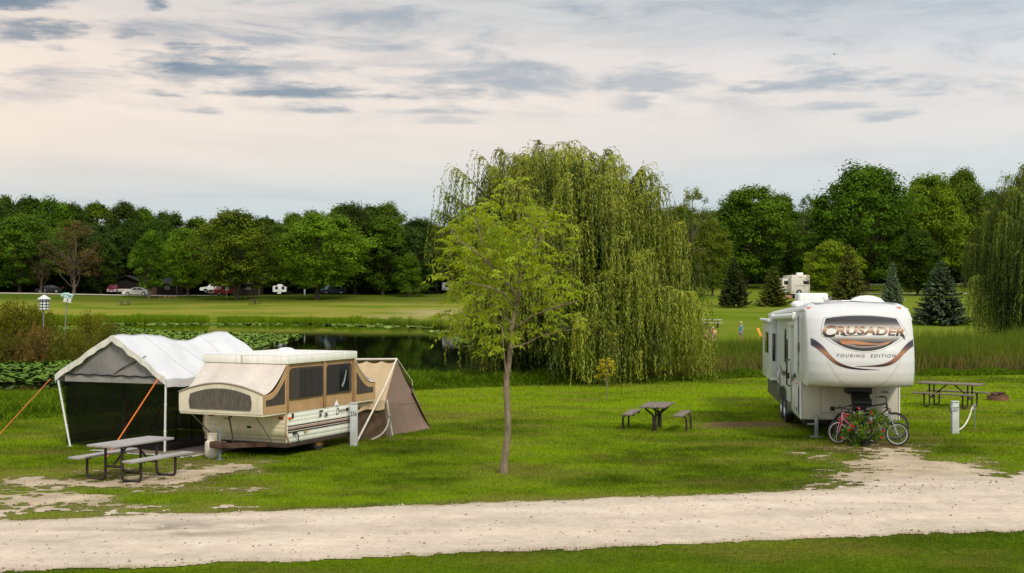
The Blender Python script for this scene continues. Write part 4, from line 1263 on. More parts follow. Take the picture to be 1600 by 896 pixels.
a = at(135.6, 695, 24.0); b = at(183.8, 697.5, 23.75); c = at(262.5, 685, 25.2)
mid = Vector((-7.24, 24.35, 0))
make_picnic('picnic_table', 'grey wooden picnic table on brown tube frame before the white canopy', loc=mid, rz=R(-26), zt=0.71, L=1.66, top_w=.66)
g = gp(1029, 674); make_picnic('picnic_table', 'small brown picnic table standing alone mid lawn, seen end on', L=1.5, top_m=WOODBROWN, loc=(g.x, g.y + 0.35, 0), rz=R(-16), splay=True, zt=0.66, top_w=0.68)
make_picnic('picnic_table', 'brown picnic table behind the post numbered 257', L=1.9, top_m=WOODBROWN, loc=(gp(1497, 640).x, gp(1497, 637).y, 0.02), rz=R(52), zt=0.74)
for p, Y, rz, m_, lab, sp in ((195, 204, 88, WOODBROWN, 'tiny brown picnic table far over the water, below the white sedan', False), (398, 204, 0, WOODBROWN, 'tiny dark picnic table over the water seen end on near the cabin', True),
                         (1112, 118, 75, M('pale tabletop wood', (.6, .56, .5), .8), 'pale topped picnic table behind the people seated on the grass', True)):
    x = xat(p, Y); make_picnic('picnic_table', lab, loc=(x, Y, H(x, Y)), rz=R(rz), top_m=m_, splay=sp)


# ---------------------------------------------------------------- post with number, standpipes
def number_post(px, py, hgt, wid, txt, label, rz=0.0):
    g = gp(px, py); t = thing('site_post', label, 'utility post', g, rz, 'numbered site posts')
    m = MB(); m.box((0, 0, hgt / 2 - 0.02), (wid, wid * 0.8, hgt), bev=0.012); m.build('post', POSTGREY, t)
    m = MB(); m.box((0, 0, hgt + 0.005), (wid + 0.02, wid * .8 + 0.02, 0.03), bev=0.008); m.build('cap', POSTGREY, t)
    v, f = fit_text(txt, -wid * .43, wid * .43, hgt * 0.70, hgt * 0.70 + 0.115, offset=0.012)
    m = MB(); m.add([(p[0], -wid * .4 - 0.004, p[1]) for p in v], f); m.build('number', INK, t, 0)
    return t


p1 = number_post(553, 697, 0.985, 0.168, '256', 'grey site post numbered 256 at the corner of the popup camper')
p2 = number_post(1492, 678, 0.80, 0.175, '257', 'grey site post numbered 257 before the right picnic table')
m = MB(); m.box((-.105, -.02, .62), (.04, .10, .16), bev=.008); m.build('outlet_box', GALV, p2)


def standpipe(px, py, h, hose, label):
    g = gp(px, py); t = thing('standpipe', label, 'water tap', g, 0, 'water standpipes')
    m = MB(); m.tube([(0, 0, -.05), (0, 0, h)], 0.016, 8); m.tube([(0, 0, h - .02), (0.0, -.02, h + .03)], .024, 8); m.build('pipe', GALV, t)
    m = MB(); m.tube([(0, -.01, h - .04), (-.05, -.03, h - .05), (-.07, -.03, h - .10)], 0.015, 8); m.box((0, 0, h + .055), (.07, .02, .02), bev=.004); m.build('tap', GALV, t)
    pts = [Vector(q) - g for q in hose]
    hs = thing('water_hose', label.replace('water standpipe', 'white hose hanging from the standpipe').replace('thin ', ''), 'hose', g, 0)
    # smooth the path
    out = []
    P = [pts[0]] + pts + [pts[-1]]
    for i in range(1, len(P) - 2):
        for q in np.linspace(0, 1, 8, endpoint=False):
            a0, a1, a2, a3 = P[i - 1], P[i], P[i + 1], P[i + 2]
            out.append(0.5 * ((2 * a1) + (a2 - a0) * q + (2 * a0 - 5 * a1 + 4 * a2 - a3) * q * q + (3 * a1 - a0 - 3 * a2 + a3) * q ** 3))
    out.append(pts[-1])
    m = MB(); m.tube(out, 0.020, 8); m.build('tube', M('white hose', (.66, .60, .50), .5), hs)
    m = MB(); m.tube([out[0] + Vector((0, 0, .03)), out[0] - Vector((0, 0, .03))], 0.026, 8); m.build('coupling', GALV, hs)


g = gp(609.5, 688)
standpipe(609.5, 688, 0.56, [at(608, 652, g.y - .03), at(607, 660, g.y - .04), at(604, 668, g.y - .05), at(598, 677, g.y - .08), at(590, 683, g.y - .1), at(581, 687, g.y - .1)], 'thin water standpipe beside the brown tent')
g = gp(1523, 672)
standpipe(1523, 672, 0.60, [at(1521, 634, g.y - .03), at(1518, 640, g.y - .05), at(1515, 650, g.y - .1), at(1509, 662, g.y - .3), at(1503, 669, g.y - .5), at(1496, 673, gp(1492, 678).y)], 'thin water standpipe right of post 257')

# fire ring
g = gp(1559, 626); t = thing('fire_ring', 'rusty brown fire ring on the grass right of the picnic table', 'fire ring', g)
RUST = M('rusty iron', (0.20, 0.085, 0.045), 0.9, var=0.5, scale=9, bump=.5)
m = MB(); m.lathe([(.33, 0), (.35, 0), (.35, .17), (.33, .17)], 24, closed=True); m.build('ring', RUST, t)
m = MB(); m.lathe([(0, .03), (.32, .05), (.30, 0.0)], 16); m.build('ash_bed', M('ash', (.12, .11, .10), .95, var=.4), t)
for i in range(5):
    a = rng.uniform(0, 6); l_ = rng.uniform(.12, .3); m = MB(); m.tube([(-l_ * math.cos(a), -l_ * math.sin(a), .10 + .03 * i), (l_ * math.cos(a), l_ * math.sin(a), .14 + .03 * i)], .045, 7); m.build('log', M('charred log', (.10, .05, .03), .9, var=.5), t)


# ---------------------------------------------------------------- white canopy with screens
def make_canopy():
    RZ = math.atan2(-.449, .893)
    base = Vector((-9.0, 28.85, 0)); t = thing('canopy_shelter', 'white gable roofed canopy with black screen walls by the popup camper', 'canopy', base, RZ)
    D = 4.0; E = 1.62; RG = 2.56
    def roof(u, v):
        # u across: -1 left eave, 0 ridge, 1 right eave
        a = abs(u); x = u * (1.74 if u < 0 else 1.60)
        z = RG - (RG - E) * a ** 1.06
        sag = 0.17 * math.exp(-((v - .60) / .20) ** 2) * (1 - a) ** 1.1 + .05 * math.sin(PI * v) * math.sin(PI * a)
        rip = 0.020 * math.sin(v * 27 + u * 7) * math.sin(v * 11) + 0.014 * math.sin(v * 21 + u * 4) * (1 - abs(2 * a - 1)) + 0.012 * math.sin(v * 9 + u * 13)
        return (x, v * D - 0.03, z - sag + rip)
    m = MB(); m.grid(lambda i, j: roof(i * 2 - 1, j), 40, 44); m.build('roof_sheet', TARP, t, 60)
    m = MB()
    for v in (.245, .485, .74): m.tube([Vector(roof(q, v)) + Vector((0, 0, .004)) for q in np.linspace(-1, 1, 30)], .007, 5)
    m.tube([Vector(roof(0, v)) + Vector((0, 0, .006)) for v in np.linspace(0, 1, 40)], .009, 5); m.build('roof_seam', M('tarp seam', (.50, .50, .50), .6), t)
    for s in (-1, 1):   # eave valance
        def val(i, j, s=s):
            x, y, z = roof(s, i); d = 0.17 * j
            return (x + s * (0.012 * math.sin(i * 40) * j), y, z - d * (1 + .10 * math.sin(i * 17)))
        m = MB(); m.grid(val, 50, 3); m.build('valance', TARP, t, 60)
    # rolled front edge band
    m = MB()
    def band(i, j):
        u = i * 2 - 1; x, y, z = roof(u, 0)
        return (x * (1 + .0 * j), y - 0.012 - 0.012 * math.sin(i * 50), z + 0.02 - 0.15 * j - .01 * math.sin(i * 60) * j)
    m.grid(band, 60, 3); m.build('gable_band', M('cream tarp hem', (.78, .74, .66), .6, var=.1, bump=.5, bscale=10, streak=.2), t, 60)
    # gable cloth and valance of the front screen
    m = MB(); m.grid(lambda i, j: ((i * 2 - 1) * 1.5 * (1 - j * .985), 0.05 + 0.02 * math.sin(i * 9 + j * 5), 1.66 + (RG - 1.78) * j), 24, 12); m.build('gable_cloth', GREYCLOTH, t, 60)
    m = MB(); m.grid(lambda i, j: ((i * 2 - 1) * 1.5, 0.035 + .012 * math.sin(i * 31), 1.66 - (0.17 - .03 * i) * j), 30, 2); m.build('gable_valance', M('grey valance cloth', (.30, .28, .26), .85, var=.12, bump=.3, bscale=8), t, 60)
    m = MB(); m.tube([(-1.5 + 3.0 * i / 24, 0.015, 1.665 + .012 * math.sin(i * 1.9)) for i in range(25)], 0.016, 6); m.build('rope', BLACK, t)
    m = MB(); m.tube([(.02, .03, 1.70), (.3, .03, 1.86), (.95, .035, 2.12)], .012, 6); m.build('rope', BLACK, t)
    # frame
    legs = [((-1.70, 0, E - .02), (-1.30, 0, 0)), ((1.55, 0, E - .02), (1.52, 0, 0)), ((-1.55, D - .06, E - .05), (-1.5, D - .06, 0)), ((1.55, D - .06, E - .05), (1.52, D - .06, 0)), ((1.55, D * .48, E - .05), (1.53, D * .48, 0)), ((-1.55, D * .48, E - .05), (-1.5, D * .48, 0))]
    POLE = M('white enamel tube', (.74, .74, .72), .35, var=.08, streak=.2)
    for p0, p1 in legs:
        m = MB(); m.tube([p0, Vector(p0).lerp(Vector(p1), .5), p1], 0.024, 10)
        for q in (.33, .7): c = Vector(p0).lerp(Vector(p1), q); d = (Vector(p1) - Vector(p0)).normalized() * .02; m.tube([c - d, c + d], .030, 10)
        m.box((p1[0], p1[1], .006), (.10, .10, .012)); m.build('leg', POLE, t)
    for y in (0.02, D * .48, D - .06):
        m = MB(); m.tube([(-1.57, y, E), (0, y, RG - .05 - (.15 if .2 < y < 3 else 0)), (1.57, y, E)], .018, 6); m.build('rafter', POLE, t)
    # screen walls
    m = MB()
    m.grid(lambda i, j: ((-1.66 + .33 * (1 - j)) * (1 - i) + 1.50 * i, 0.06 + .03 * math.sin(i * 12 + j * 3), .05 + 1.44 * j), 26, 8); m.build('screen_wall', MESH_BLACK, t, 60)
    m = MB(); m.grid(lambda i, j: (-1.50 - .02 * math.sin(i * 14), .08 + (D - .16) * i, .04 + 1.46 * j), 26, 6); m.build('screen_wall', MESH_BLACK, t, 60)
    m = MB(); m.grid(lambda i, j: (-1.5 + 3.0 * i, D - .09 + .02 * math.sin(i * 14), .04 + 1.46 * j), 26, 6); m.build('screen_wall', MESH_BLACK, t, 60)
    m = MB(); m.grid(lambda i, j: (1.505 + .02 * math.sin(i * 14), .10 + (D * .48 - .16) * i, .04 + 1.44 * j), 26, 6); m.build('screen_wall', MESH_BLACK, t, 60)
    # ratchet straps from the eaves to the ground
    inv = Matrix.Translation(base) @ Matrix.Rotation(RZ, 4, 'Z'); inv = inv.inverted()
    for a, b in ((at(79, 592, 29.4), gp(-24, 704)), (at(247, 592, 28.15), gp(166, 716)), (at(270, 600, 30.0), gp(226, 690))):
        a = inv @ a; b = inv @ b; b.z = 0.0
        m = MB(); m.bar(a, b, 0.052, 0.006); m.build('strap', ORANGE, t)
    return t


make_canopy()
# mat, folding table, torch in the shelter
g0 = Vector((-9.0, 28.85, 0)); ux = Vector((.893, -.449, 0)); uy = Vector((.449, .893, 0)); rzc = math.atan2(-.449, .893)
o = thing('ground_mat', 'worn grey brown ground mat with pale edge under the canopy', 'mat', g0 + ux * 1.15 + uy * 1.3, rzc)
m = MB(); m.grid(lambda i, j: ((i - .5) * 2.5, (j - .5) * 3.4, 0.035 + .012 * math.sin(i * 9) * math.sin(j * 7)), 20, 20); m.build('mat_sheet', M('grey brown mat', (.20, .155, .13), .9, var=.3, scale=2), o, 60)
m = MB()
for x0, y0, sx, sy in ((0, -1.66, 2.7, .34), (1.30, .1, .26, 3.4)): m.grid(lambda i, j: (x0 + (i - .5) * sx, y0 + (j - .5) * sy, .022 + .008 * math.sin(i * 11) + .006 * math.sin(j * 5)), 14, 10)
m.build('border', M('pale mat border', (.50, .45, .41), .9, var=.2, scale=3), o, 60)
o = thing('folding_table', 'dark folding table standing inside the screened canopy', 'table', g0 + ux * 1.0 + uy * 2.0, rzc + .1)
m = MB(); m.box((0, 0, .735), (1.45, .72, .035), bev=.008); m.build('tabletop', M('dark table top', (.10, .10, .10), .5, var=.2), o)
for sx in (-.62, .62):
    for sy in (-.3, .3):
        m = MB(); m.tube([(sx, sy, .72), (sx * 1.02, sy * 1.05, 0.03)], .014, 6); m.build('leg', BLACK, o)
m = MB(); m.tube([(-.62, -.3, .35), (-.62, .3, .35)], .012, 6); m.tube([(.62, -.3, .35), (.62, .3, .35)], .012, 6); m.build('stretcher', BLACK, o)
g = gp(196, 694); o = thing('garden_torch', 'bamboo garden torch standing before the canopy screen', 'torch', g)
BAM = M('bamboo', (.48, .30, .10), .7, var=.35, scale=12)
b = at(196, 652, g.y) - g; tp_ = at(200.5, 624, g.y) - g
m = MB(); m.tube([(0, 0, -.03), (.02, 0, .45), b], .016, 7); m.build('pole', BAM, o)
m = MB(); m.tube([b, b.lerp(tp_, .15), b.lerp(tp_, .9), tp_], [.02, .042, .05, .046], 10)
for k in range(5): c = b.lerp(tp_, .2 + .17 * k); m.tube([c, c + Vector((0, 0, .012))], .054, 10)
m.build('basket', BAM, o)


# ---------------------------------------------------------------- popup camper
def make_popup():
    RZ = math.atan2(-.412, .911)
    t = thing('popup_camper', 'cream popup camper with tan canvas sides and brown stripes', 'camper', (-4.816, 27.4, 0), RZ)
    W, Ln, Z0, Z1, ZL, ZT = 2.17, 2.75, .30, .95, 2.00, 2.17
    # body: ribbed aluminium skin, each side a panel of horizontal corrugations
    def rib(z): return 0.009 * abs(math.sin((z - Z0) / 0.088 * PI)) ** .6
    def side_tuck(z): return 0.10 * max(0, (Z0 + .16 - z) / .16)
    N_ = 60
    m = MB(); m.grid(lambda i, j: (-.012 + rib(Z0 + (Z1 - Z0) * j) - .0 - side_tuck(Z0 + (Z1 - Z0) * j) * .35, Ln * i, Z0 + (Z1 - Z0) * j), 6, N_); m.build('side_panel', IVORY, t, 60)
    m = MB(); m.grid(lambda i, j: (-W + .012 - rib(Z0 + (Z1 - Z0) * j), Ln * i, Z0 + (Z1 - Z0) * j), 6, N_); m.build('side_panel', IVORY, t, 60)
    def fr(z): return 1.0 * rib(z) + 0.10 * max(0, (Z0 + .22 - z) / .22) ** 1.0 - .05 * math.sin((z - Z0) / (Z1 - Z0) * PI)
    m = MB(); m.grid(lambda i, j: (-W * i, fr(Z0 + (Z1 - Z0) * j), Z0 + (Z1 - Z0) * j), 8, N_); m.build('front_panel', CREAM, t, 60)
    m = MB(); m.grid(lambda i, j: (-W * i, Ln - rib(Z0 + (Z1 - Z0) * j), Z0 + (Z1 - Z0) * j), 8, N_); m.build('rear_panel', CREAM, t, 60)
    for x in (-.004, -W + .004):
        for y in (0.0, Ln):
            m = MB(); m.tube([(x, y + (fr(z) if y == 0 else 0), z) for z in np.linspace(Z0, Z1, 9)], 0.020, 7); m.build('corner_trim', M('tan trim', (.52, .34, .20), .5), t)
    # stripes on the long side, laid over the ribs
    ST = [(.515, .545, (.045, .02, .014)), (.555, .60, (.10, .05, .036)), (.61, .635, (.42, .22, .15)), (.645, .672, (.055, .026, .018))]
    for k, (a_, b_, c_) in enumerate(ST):
        m = MB(); m.grid(lambda i, j: (-.012 + rib(a_ + (b_ - a_) * j) + .004, .03 + (Ln - .06) * i, a_ + (b_ - a_) * j), 4, 6); m.build('stripe', M('stripe %d' % k, c_, .5, var=.1), t, 0)
    # chassis
    DKB = M('rusty brown chassis', (.055, .033, .022), .8, var=.4, scale=6)
    m = MB(); m.box((-W / 2, Ln / 2, .25), (W - .1, Ln - .06, .10), bev=.01); m.build('chassis', DKB, t)
    m = MB(); m.bar((-W * .5 - .55, -.02, .27), (-W * .5, -1.0, .30), .09, .10); m.bar((-W * .5 + .55, -.02, .27), (-W * .5, -1.0, .30), .09, .10); m.bar((-W * .5, -.85, .30), (-W * .5, -1.15, .33), .08, .08)
    m.box((-W * .5, -.95, .33), (.30, .22, .14), bev=.02); m.build('tongue', M('rust', (.10, .05, .032), .9, var=.5, scale=8), t)
    m = MB(); m.tube([(-W * .5 + .03, -.93, .02), (-W * .5 + .03, -.93, .50), (-W * .5 + .03, -.93, .66)], [.03, .03, .028], 8); m.tube([(-W * .5 + .03, -.93, .65), (-W * .5 - .12, -.93, .68), (-W * .5 - .15, -.93, .78)], .010, 6); m.tube([(-W * .5 + .03, -.93, 0), (-W * .5 + .03, -.93, .03)], .07, 10)
    m.build('jack', M('blue grey jack', (.16, .19, .20), .5, var=.2), t)
    m = MB(); m.tube([(-W * .5 + .16, -.62, .32), (-W * .5 + .06, -.66, .92)], .016, 6); m.tube([(-W * .5 - .06, -.66, .86), (-W * .5 + .07, -.66, .84), (-W * .5 + .16, -.66, .93)], .012, 6); m.build('hand_brake', DKB, t)
    # wheel
    for x in (-.19, -W + .19):
        wm = Matrix.Translation((x, 1.42, .27)) @ Matrix.Rotation(PI / 2, 4, 'Y')
        m = MB(); m.lathe([(.17, -.08), (.25, -.085), (.27, -.06), (.27, .06), (.25, .085), (.17, .08)], 28, wm, closed=True); wo = m.build('wheel', RUBBER, t)
        m = MB(); m.lathe([(0, .05), (.06, .06), (.10, .03), (.165, .05), (.175, .085), (.165, .085), (.16, -.05), (0, -.05)], 24, wm); m.build('rim', M('yellow rim', (.50, .27, .03), .5, var=.2), wo)
        m = MB(); m.lathe([(.30, -.04), (.335, -.04), (.335, .06), (.30, .06)], 24, Matrix.Translation((x + (.13 if x > -1 else -.13), 1.42, .24)) @ Matrix.Rotation(PI / 2, 4, 'Y'), closed=True); m = None
        m = MB(); m.box((x + (.0 if x > -1 else -.0), 1.42, .40), (.16, .52, .22), bev=.05); m.build('wheel_well', BLACK, t)
    # lid
    m = MB(); m.box((-W / 2, Ln / 2 + .02, (ZL + ZT) / 2), (W + .08, Ln + .10, ZT - ZL), bev=.018)
    m.build('roof_rim', IVORY, t)
    m = MB(); m.grid(lambda i, j: (-W - .03 + (W + .06) * i, -.02 + (Ln + .08) * j, ZT + .004 + .05 * math.sin(PI * i) * math.sin(PI * j)), 12, 12); m.build('roof_top', M('white roof skin', (.78, .75, .68), .45, var=.06, streak=.08), t, 60)
    m = MB(); m.lathe([(.0, .11), (.13, .095), (.2, .05), (.22, 0)], 20, Matrix.Translation((-W * .36, Ln * .40, ZT + .03))); m.build('roof_vent', WHITE, t)
    m = MB(); m.box((-W * .53, -.035, (ZL + ZT) / 2), (.02, .02, ZT - ZL + .01)); m.build('seam_trim', M('tan seam', (.5, .42, .3), .5), t)
    # canvas side walls with window openings set proud as screens
    m = MB(); m.grid(lambda i, j: (-.03 - .012 * math.sin(i * 7) * math.sin(j * PI), .02 + (Ln - .04) * i, Z1 + (ZL - Z1) * j), 16, 10); m.build('canvas_wall', TAN, t, 60)
    m = MB(); m.grid(lambda i, j: (-W + .03, .02 + (Ln - .04) * i, Z1 + (ZL - Z1) * j), 16, 10); m.build('canvas_wall', TAN, t, 60)
    m = MB(); m.grid(lambda i, j: (-W * i, .03, Z1 + (ZL - Z1) * j), 10, 4); m.build('canvas_wall', TAN, t, 60)
    m = MB(); m.grid(lambda i, j: (-W * i, Ln - .03, Z1 + (ZL - Z1) * j), 10, 4); m.build('canvas_wall', TAN, t, 60)
    zb, zt_ = 1.24, 1.91
    def win(y0, y1, mat, name, off=.006, z0=zb, z1=zt_, rnd=.08):
        m = MB(); n = 6; P = []
        for cy, cz, a0 in ((y0 + rnd, z1 - rnd, PI), (y1 - rnd, z1 - rnd, PI / 2), (y1 - .02, z0 + .02, 0), (y0 + .02, z0 + .02, -PI / 2)):
            r_ = rnd if cz > 1.5 else .02
            for k in range(n + 1): a = a0 - k / n * PI / 2; P.append((off, cy + math.cos(a) * r_, cz + math.sin(a) * r_))
        m.poly(P); return m.build(name, mat, t, 0)
    w1 = win(.10, 1.40, SCREENBROWN, 'screen_window'); w2 = win(1.56, 2.62, SCREENBROWN, 'screen_window')
    m = MB(); m.grid(lambda i, j: (.012 + .010 * math.sin(i * 60), .47 + .88 * i, zb + .03 + (zt_ - zb - .07) * j), 70, 2); m.build('curtain', CURTAIN, w1, 60)
    m = MB(); m.grid(lambda i, j: (.012 + .010 * math.sin(i * 40), 1.59 + .48 * i, zb + .03 + (zt_ - zb - .06) * j), 40, 2); m.build('curtain', CURTAIN, w2, 60)
    m = MB(); m.grid(lambda i, j: (.014, 2.07 + .42 * i, zb + .04 + (zt_ - zb - .06) * j), 2, 2); m.build('pane', GLASSDARK, w2, 0)
    m = MB(); m.poly([(.018, 2.15, 1.4), (.018, 2.24, 1.5), (.018, 2.36, 1.78), (.018, 2.38, 1.70), (.018, 2.30, 1.47), (.018, 2.22, 1.36)]); m.build('glare_patch', M('painted grey glare', (.30, .30, .30), .7, var=.5, scale=20), w2, 0)  # reflection on the pane, painted as a flat grey patch
    for y in (.015, 1.48, Ln - .015):
        m = MB(); m.box((.004, y, (Z1 + ZL) / 2), (.05 if y != 1.48 else .022, .055 if y != 1.48 else .10, ZL - Z1), bev=.008); m.build('canvas_post', M('brown tan binding', (.36, .215, .10), .8, var=.15), t)
    # bunk ends
    def bunk(sgn, y_at, depth, front_mat):
        o_ = MB(); zbk = .985; zf = 1.40; arch = .22
        yo = y_at + sgn * depth
        o_.box((-W / 2, y_at + sgn * depth / 2, zbk - .02), (W - .02, depth, .05), bev=.01); pl = o_.build('bunk_platform', CREAM, t)
        def topz(i): return zf + arch * math.sin(PI * i) ** .9
        m = MB()     # sloping roof cloth from the lid edge to the arched bow
        def slope(i, j):
            z = (ZL - .005) * (1 - j) + topz(i) * j - .16 * math.sin(PI * j) * (1 - .5 * math.sin(PI * i)) + .018 * math.sin(i * 19 + j * 4) * math.sin(PI * j)
            return (-.0 - W * i, y_at + sgn * depth * (j ** .9) * 1.0, z)
        m.grid(slope, 30, 16); m.build('bunk_roof', PALECANVAS, t, 60)
        m = MB(); m.grid(lambda i, j: (-W * i, yo + sgn * (.012 + .012 * math.sin(i * 15) * math.sin(PI * j)), zbk + (topz(i) - zbk) * j), 30, 6); m.build('bunk_front', front_mat, t, 60)
        m = MB(); m.tube([(-W * i / 24, yo + sgn * .02, topz(i / 24) + .005) for i in range(25)], .018, 6); m.build('bow', M('taupe hem', (.36, .29, .23), .8), t)
        # screen in the bunk front
        P = [(-.30, yo + sgn * .032, zbk + .08), (-.27, yo + sgn * .032, zbk + .24)]
        for k in range(13): i = .14 + .72 * k / 12; P.append((-W * i, yo + sgn * .032, zbk + .28 + (topz(i) - zf) * 1.12 - .0))
        P += [(-W + .27, yo + sgn * .032, zbk + .24), (-W + .30, yo + sgn * .032, zbk + .08)]
        m = MB(); m.poly(P); m.build('bunk_window', M('grey brown bunk screen', (.115, .095, .075), .8, var=.35, scale=6, stretch=(4, 1, 1)), t, 0)
        for x, s2 in ((0.0, 1), (-W, -1)):     # side gussets with screens
            def gus(i, j):
                y = y_at + sgn * depth * i; top = (ZL - .02) * (1 - i ** .9) + zf * (i ** .9) - .16 * math.sin(PI * (i ** (1 / .9) if i > 0 else 0))
                return (x, y, zbk + (top - zbk) * j)
            m = MB(); m.grid(gus, 14, 6); m.build('bunk_side', TAN if sgn < 0 or s2 > 0 else TAN, t, 60)
            m = MB()
            def scr(i, j):
                q = .10 + .80 * i; y = y_at + sgn * depth * q; top = (ZL - .02) * (1 - q ** .9) + zf * (q ** .9) - .16 * math.sin(PI * (q ** (1 / .9))) - .10 - .10 * (1 - q)
                lo = zbk + .17; return (x + s2 * .007, y, lo + (max(top, lo + .12) - lo) * j)
            m.grid(scr, 12, 3); m.build('bunk_side_window', SCREENBROWN, t, 0)
        for x in (-.25, -W + .25):
            m = MB(); m.tube([(x, yo - sgn * .06, zbk - .03), (x - .1 if x > -1 else x + .1, y_at + sgn * .05, Z0 + .03)], .013, 6); m.build('bunk_strut', GALV, t)
    bunk(-1, 0.0, .86, CREAMCANVAS); bunk(1, Ln, .95, TAN)
    m = MB(); m.tube([(.012, Ln + .95 * q ** 1.0, (ZL - .02) * (1 - q ** .9) + 1.40 * q ** .9 - .16 * math.sin(PI * q ** (1 / .9)) + .01) for q in np.linspace(.0, 1, 14)], .013, 6); m.build('piping', M('white piping', (.75, .72, .66), .5), t)
    # small fittings
    for x, c in ((-.13, RED), (-W + .20, RED)):
        m = MB(); m.box((x, -.035, .845), (.13, .03, .05), bev=.01); m.build('marker_lamp', c, t)
    m = MB(); m.box((.012, .10, .835), (.03, .11, .05), bev=.01); m.build('marker_lamp', AMBER, t)
    m = MB(); m.box((.012, Ln - .13, .80), (.03, .10, .07), bev=.01); m.build('tail_lamp', RED, t)
    for y in (.20, Ln - .07):
        m = MB(); m.box((.015, y, .88), (.03, .045, .11), bev=.006); m.build('latch', BLACK, t)
    for y, z, s in ((1.28, .81, .09), (1.52, .795, .10)):
        m = MB(); m.box((.01, y, z), (.025, s, s), bev=.008); m.build('outlet', M('outlet grey', (.35, .33, .30), .5), t); m = MB(); m.box((.022, y, z), (.01, s * .6, s * .6)); m.build('outlet_face', BLACK, t)
    m = MB(); m.box((.01, 1.32, .89), (.015, .14, .03)); m.build('vent_plate', BLACK, t)
    m = MB(); m.box((-.95, -.045, .62), (.10, .02, .05)); m.build('keyhole_plate', BLACK, t)
    m = MB(); m.tube([(.02, .22, .50), (.05, .30, .50), (.05, .36, .44), (.03, .40, .34), (.04, .42, .27)], .012, 6); m.box((.02, .27, .50), (.04, .14, .04), bev=.01); m.build('power_cord', BLACK, t)
    m = MB(); m.poly([(.016, .62, .505), (.016, .70, .53), (.016, .78, .50), (.016, .70, .455)]); m.build('badge', M('gold badge', (.45, .33, .12), .4), t, 0)
    m = MB(); m.tube([(.008, 2.06 + .30 * q, .825 + .03 * math.sin(q * 27) * (1 - .4 * q)) for q in np.linspace(0, 1, 40)], .006, 4)
    v, f = fit_text('O', 1.955, 2.07, .745, .915, shear=.3); m.add([(.008, p[0], p[1]) for p in v], f)
    m.box((.004, 2.43, .835), (.01, .10, .07)); m.build('lettering', INK, t, 0)
    m = MB(); m.poly([(.002, 1.86, .965), (.03, 2.02, .965), (-.012, 2.0, 1.10)]); m.build('loose_flap', M('white flap', (.7, .7, .68), .6), t, 0)
    return t


make_popup()

# propane tank
g = gp(331.5, 716); o = thing('propane_tank', 'cream gas cylinder standing in the grass by the camper tongue', 'gas cylinder', g)
TANK = M('cream enamel', (.70, .63, .50), .4, var=.12, scale=5, streak=.25)
m = MB(); m.lathe([(.10, .0), (.12, .0), (.13, .03), (.152, .07), (.156, .12), (.156, .30), (.145, .35), (.10, .39), (.0, .40)], 28); m.build('tank', TANK, o)
m = MB()
for a0, a1 in ((20, 160), (200, 340)):
    def col_(i, j): a = R(a0 + (a1 - a0) * i); return (.105 * math.cos(a), .105 * math.sin(a), .37 + .16 * j)
    m.grid(col_, 12, 2)
m.lathe([(.098, .51), (.112, .51), (.112, .53), (.098, .53)], 24, closed=True); m.build('collar', TANK, o, 60)
m = MB(); m.tube([(0, 0, .39), (0, 0, .46)], .025, 8); m.tube([(0, 0, .46), (.05, 0, .46)], .018, 8); m.build('valve', M('brass', (.45, .30, .10), .4, metal=.7), o)


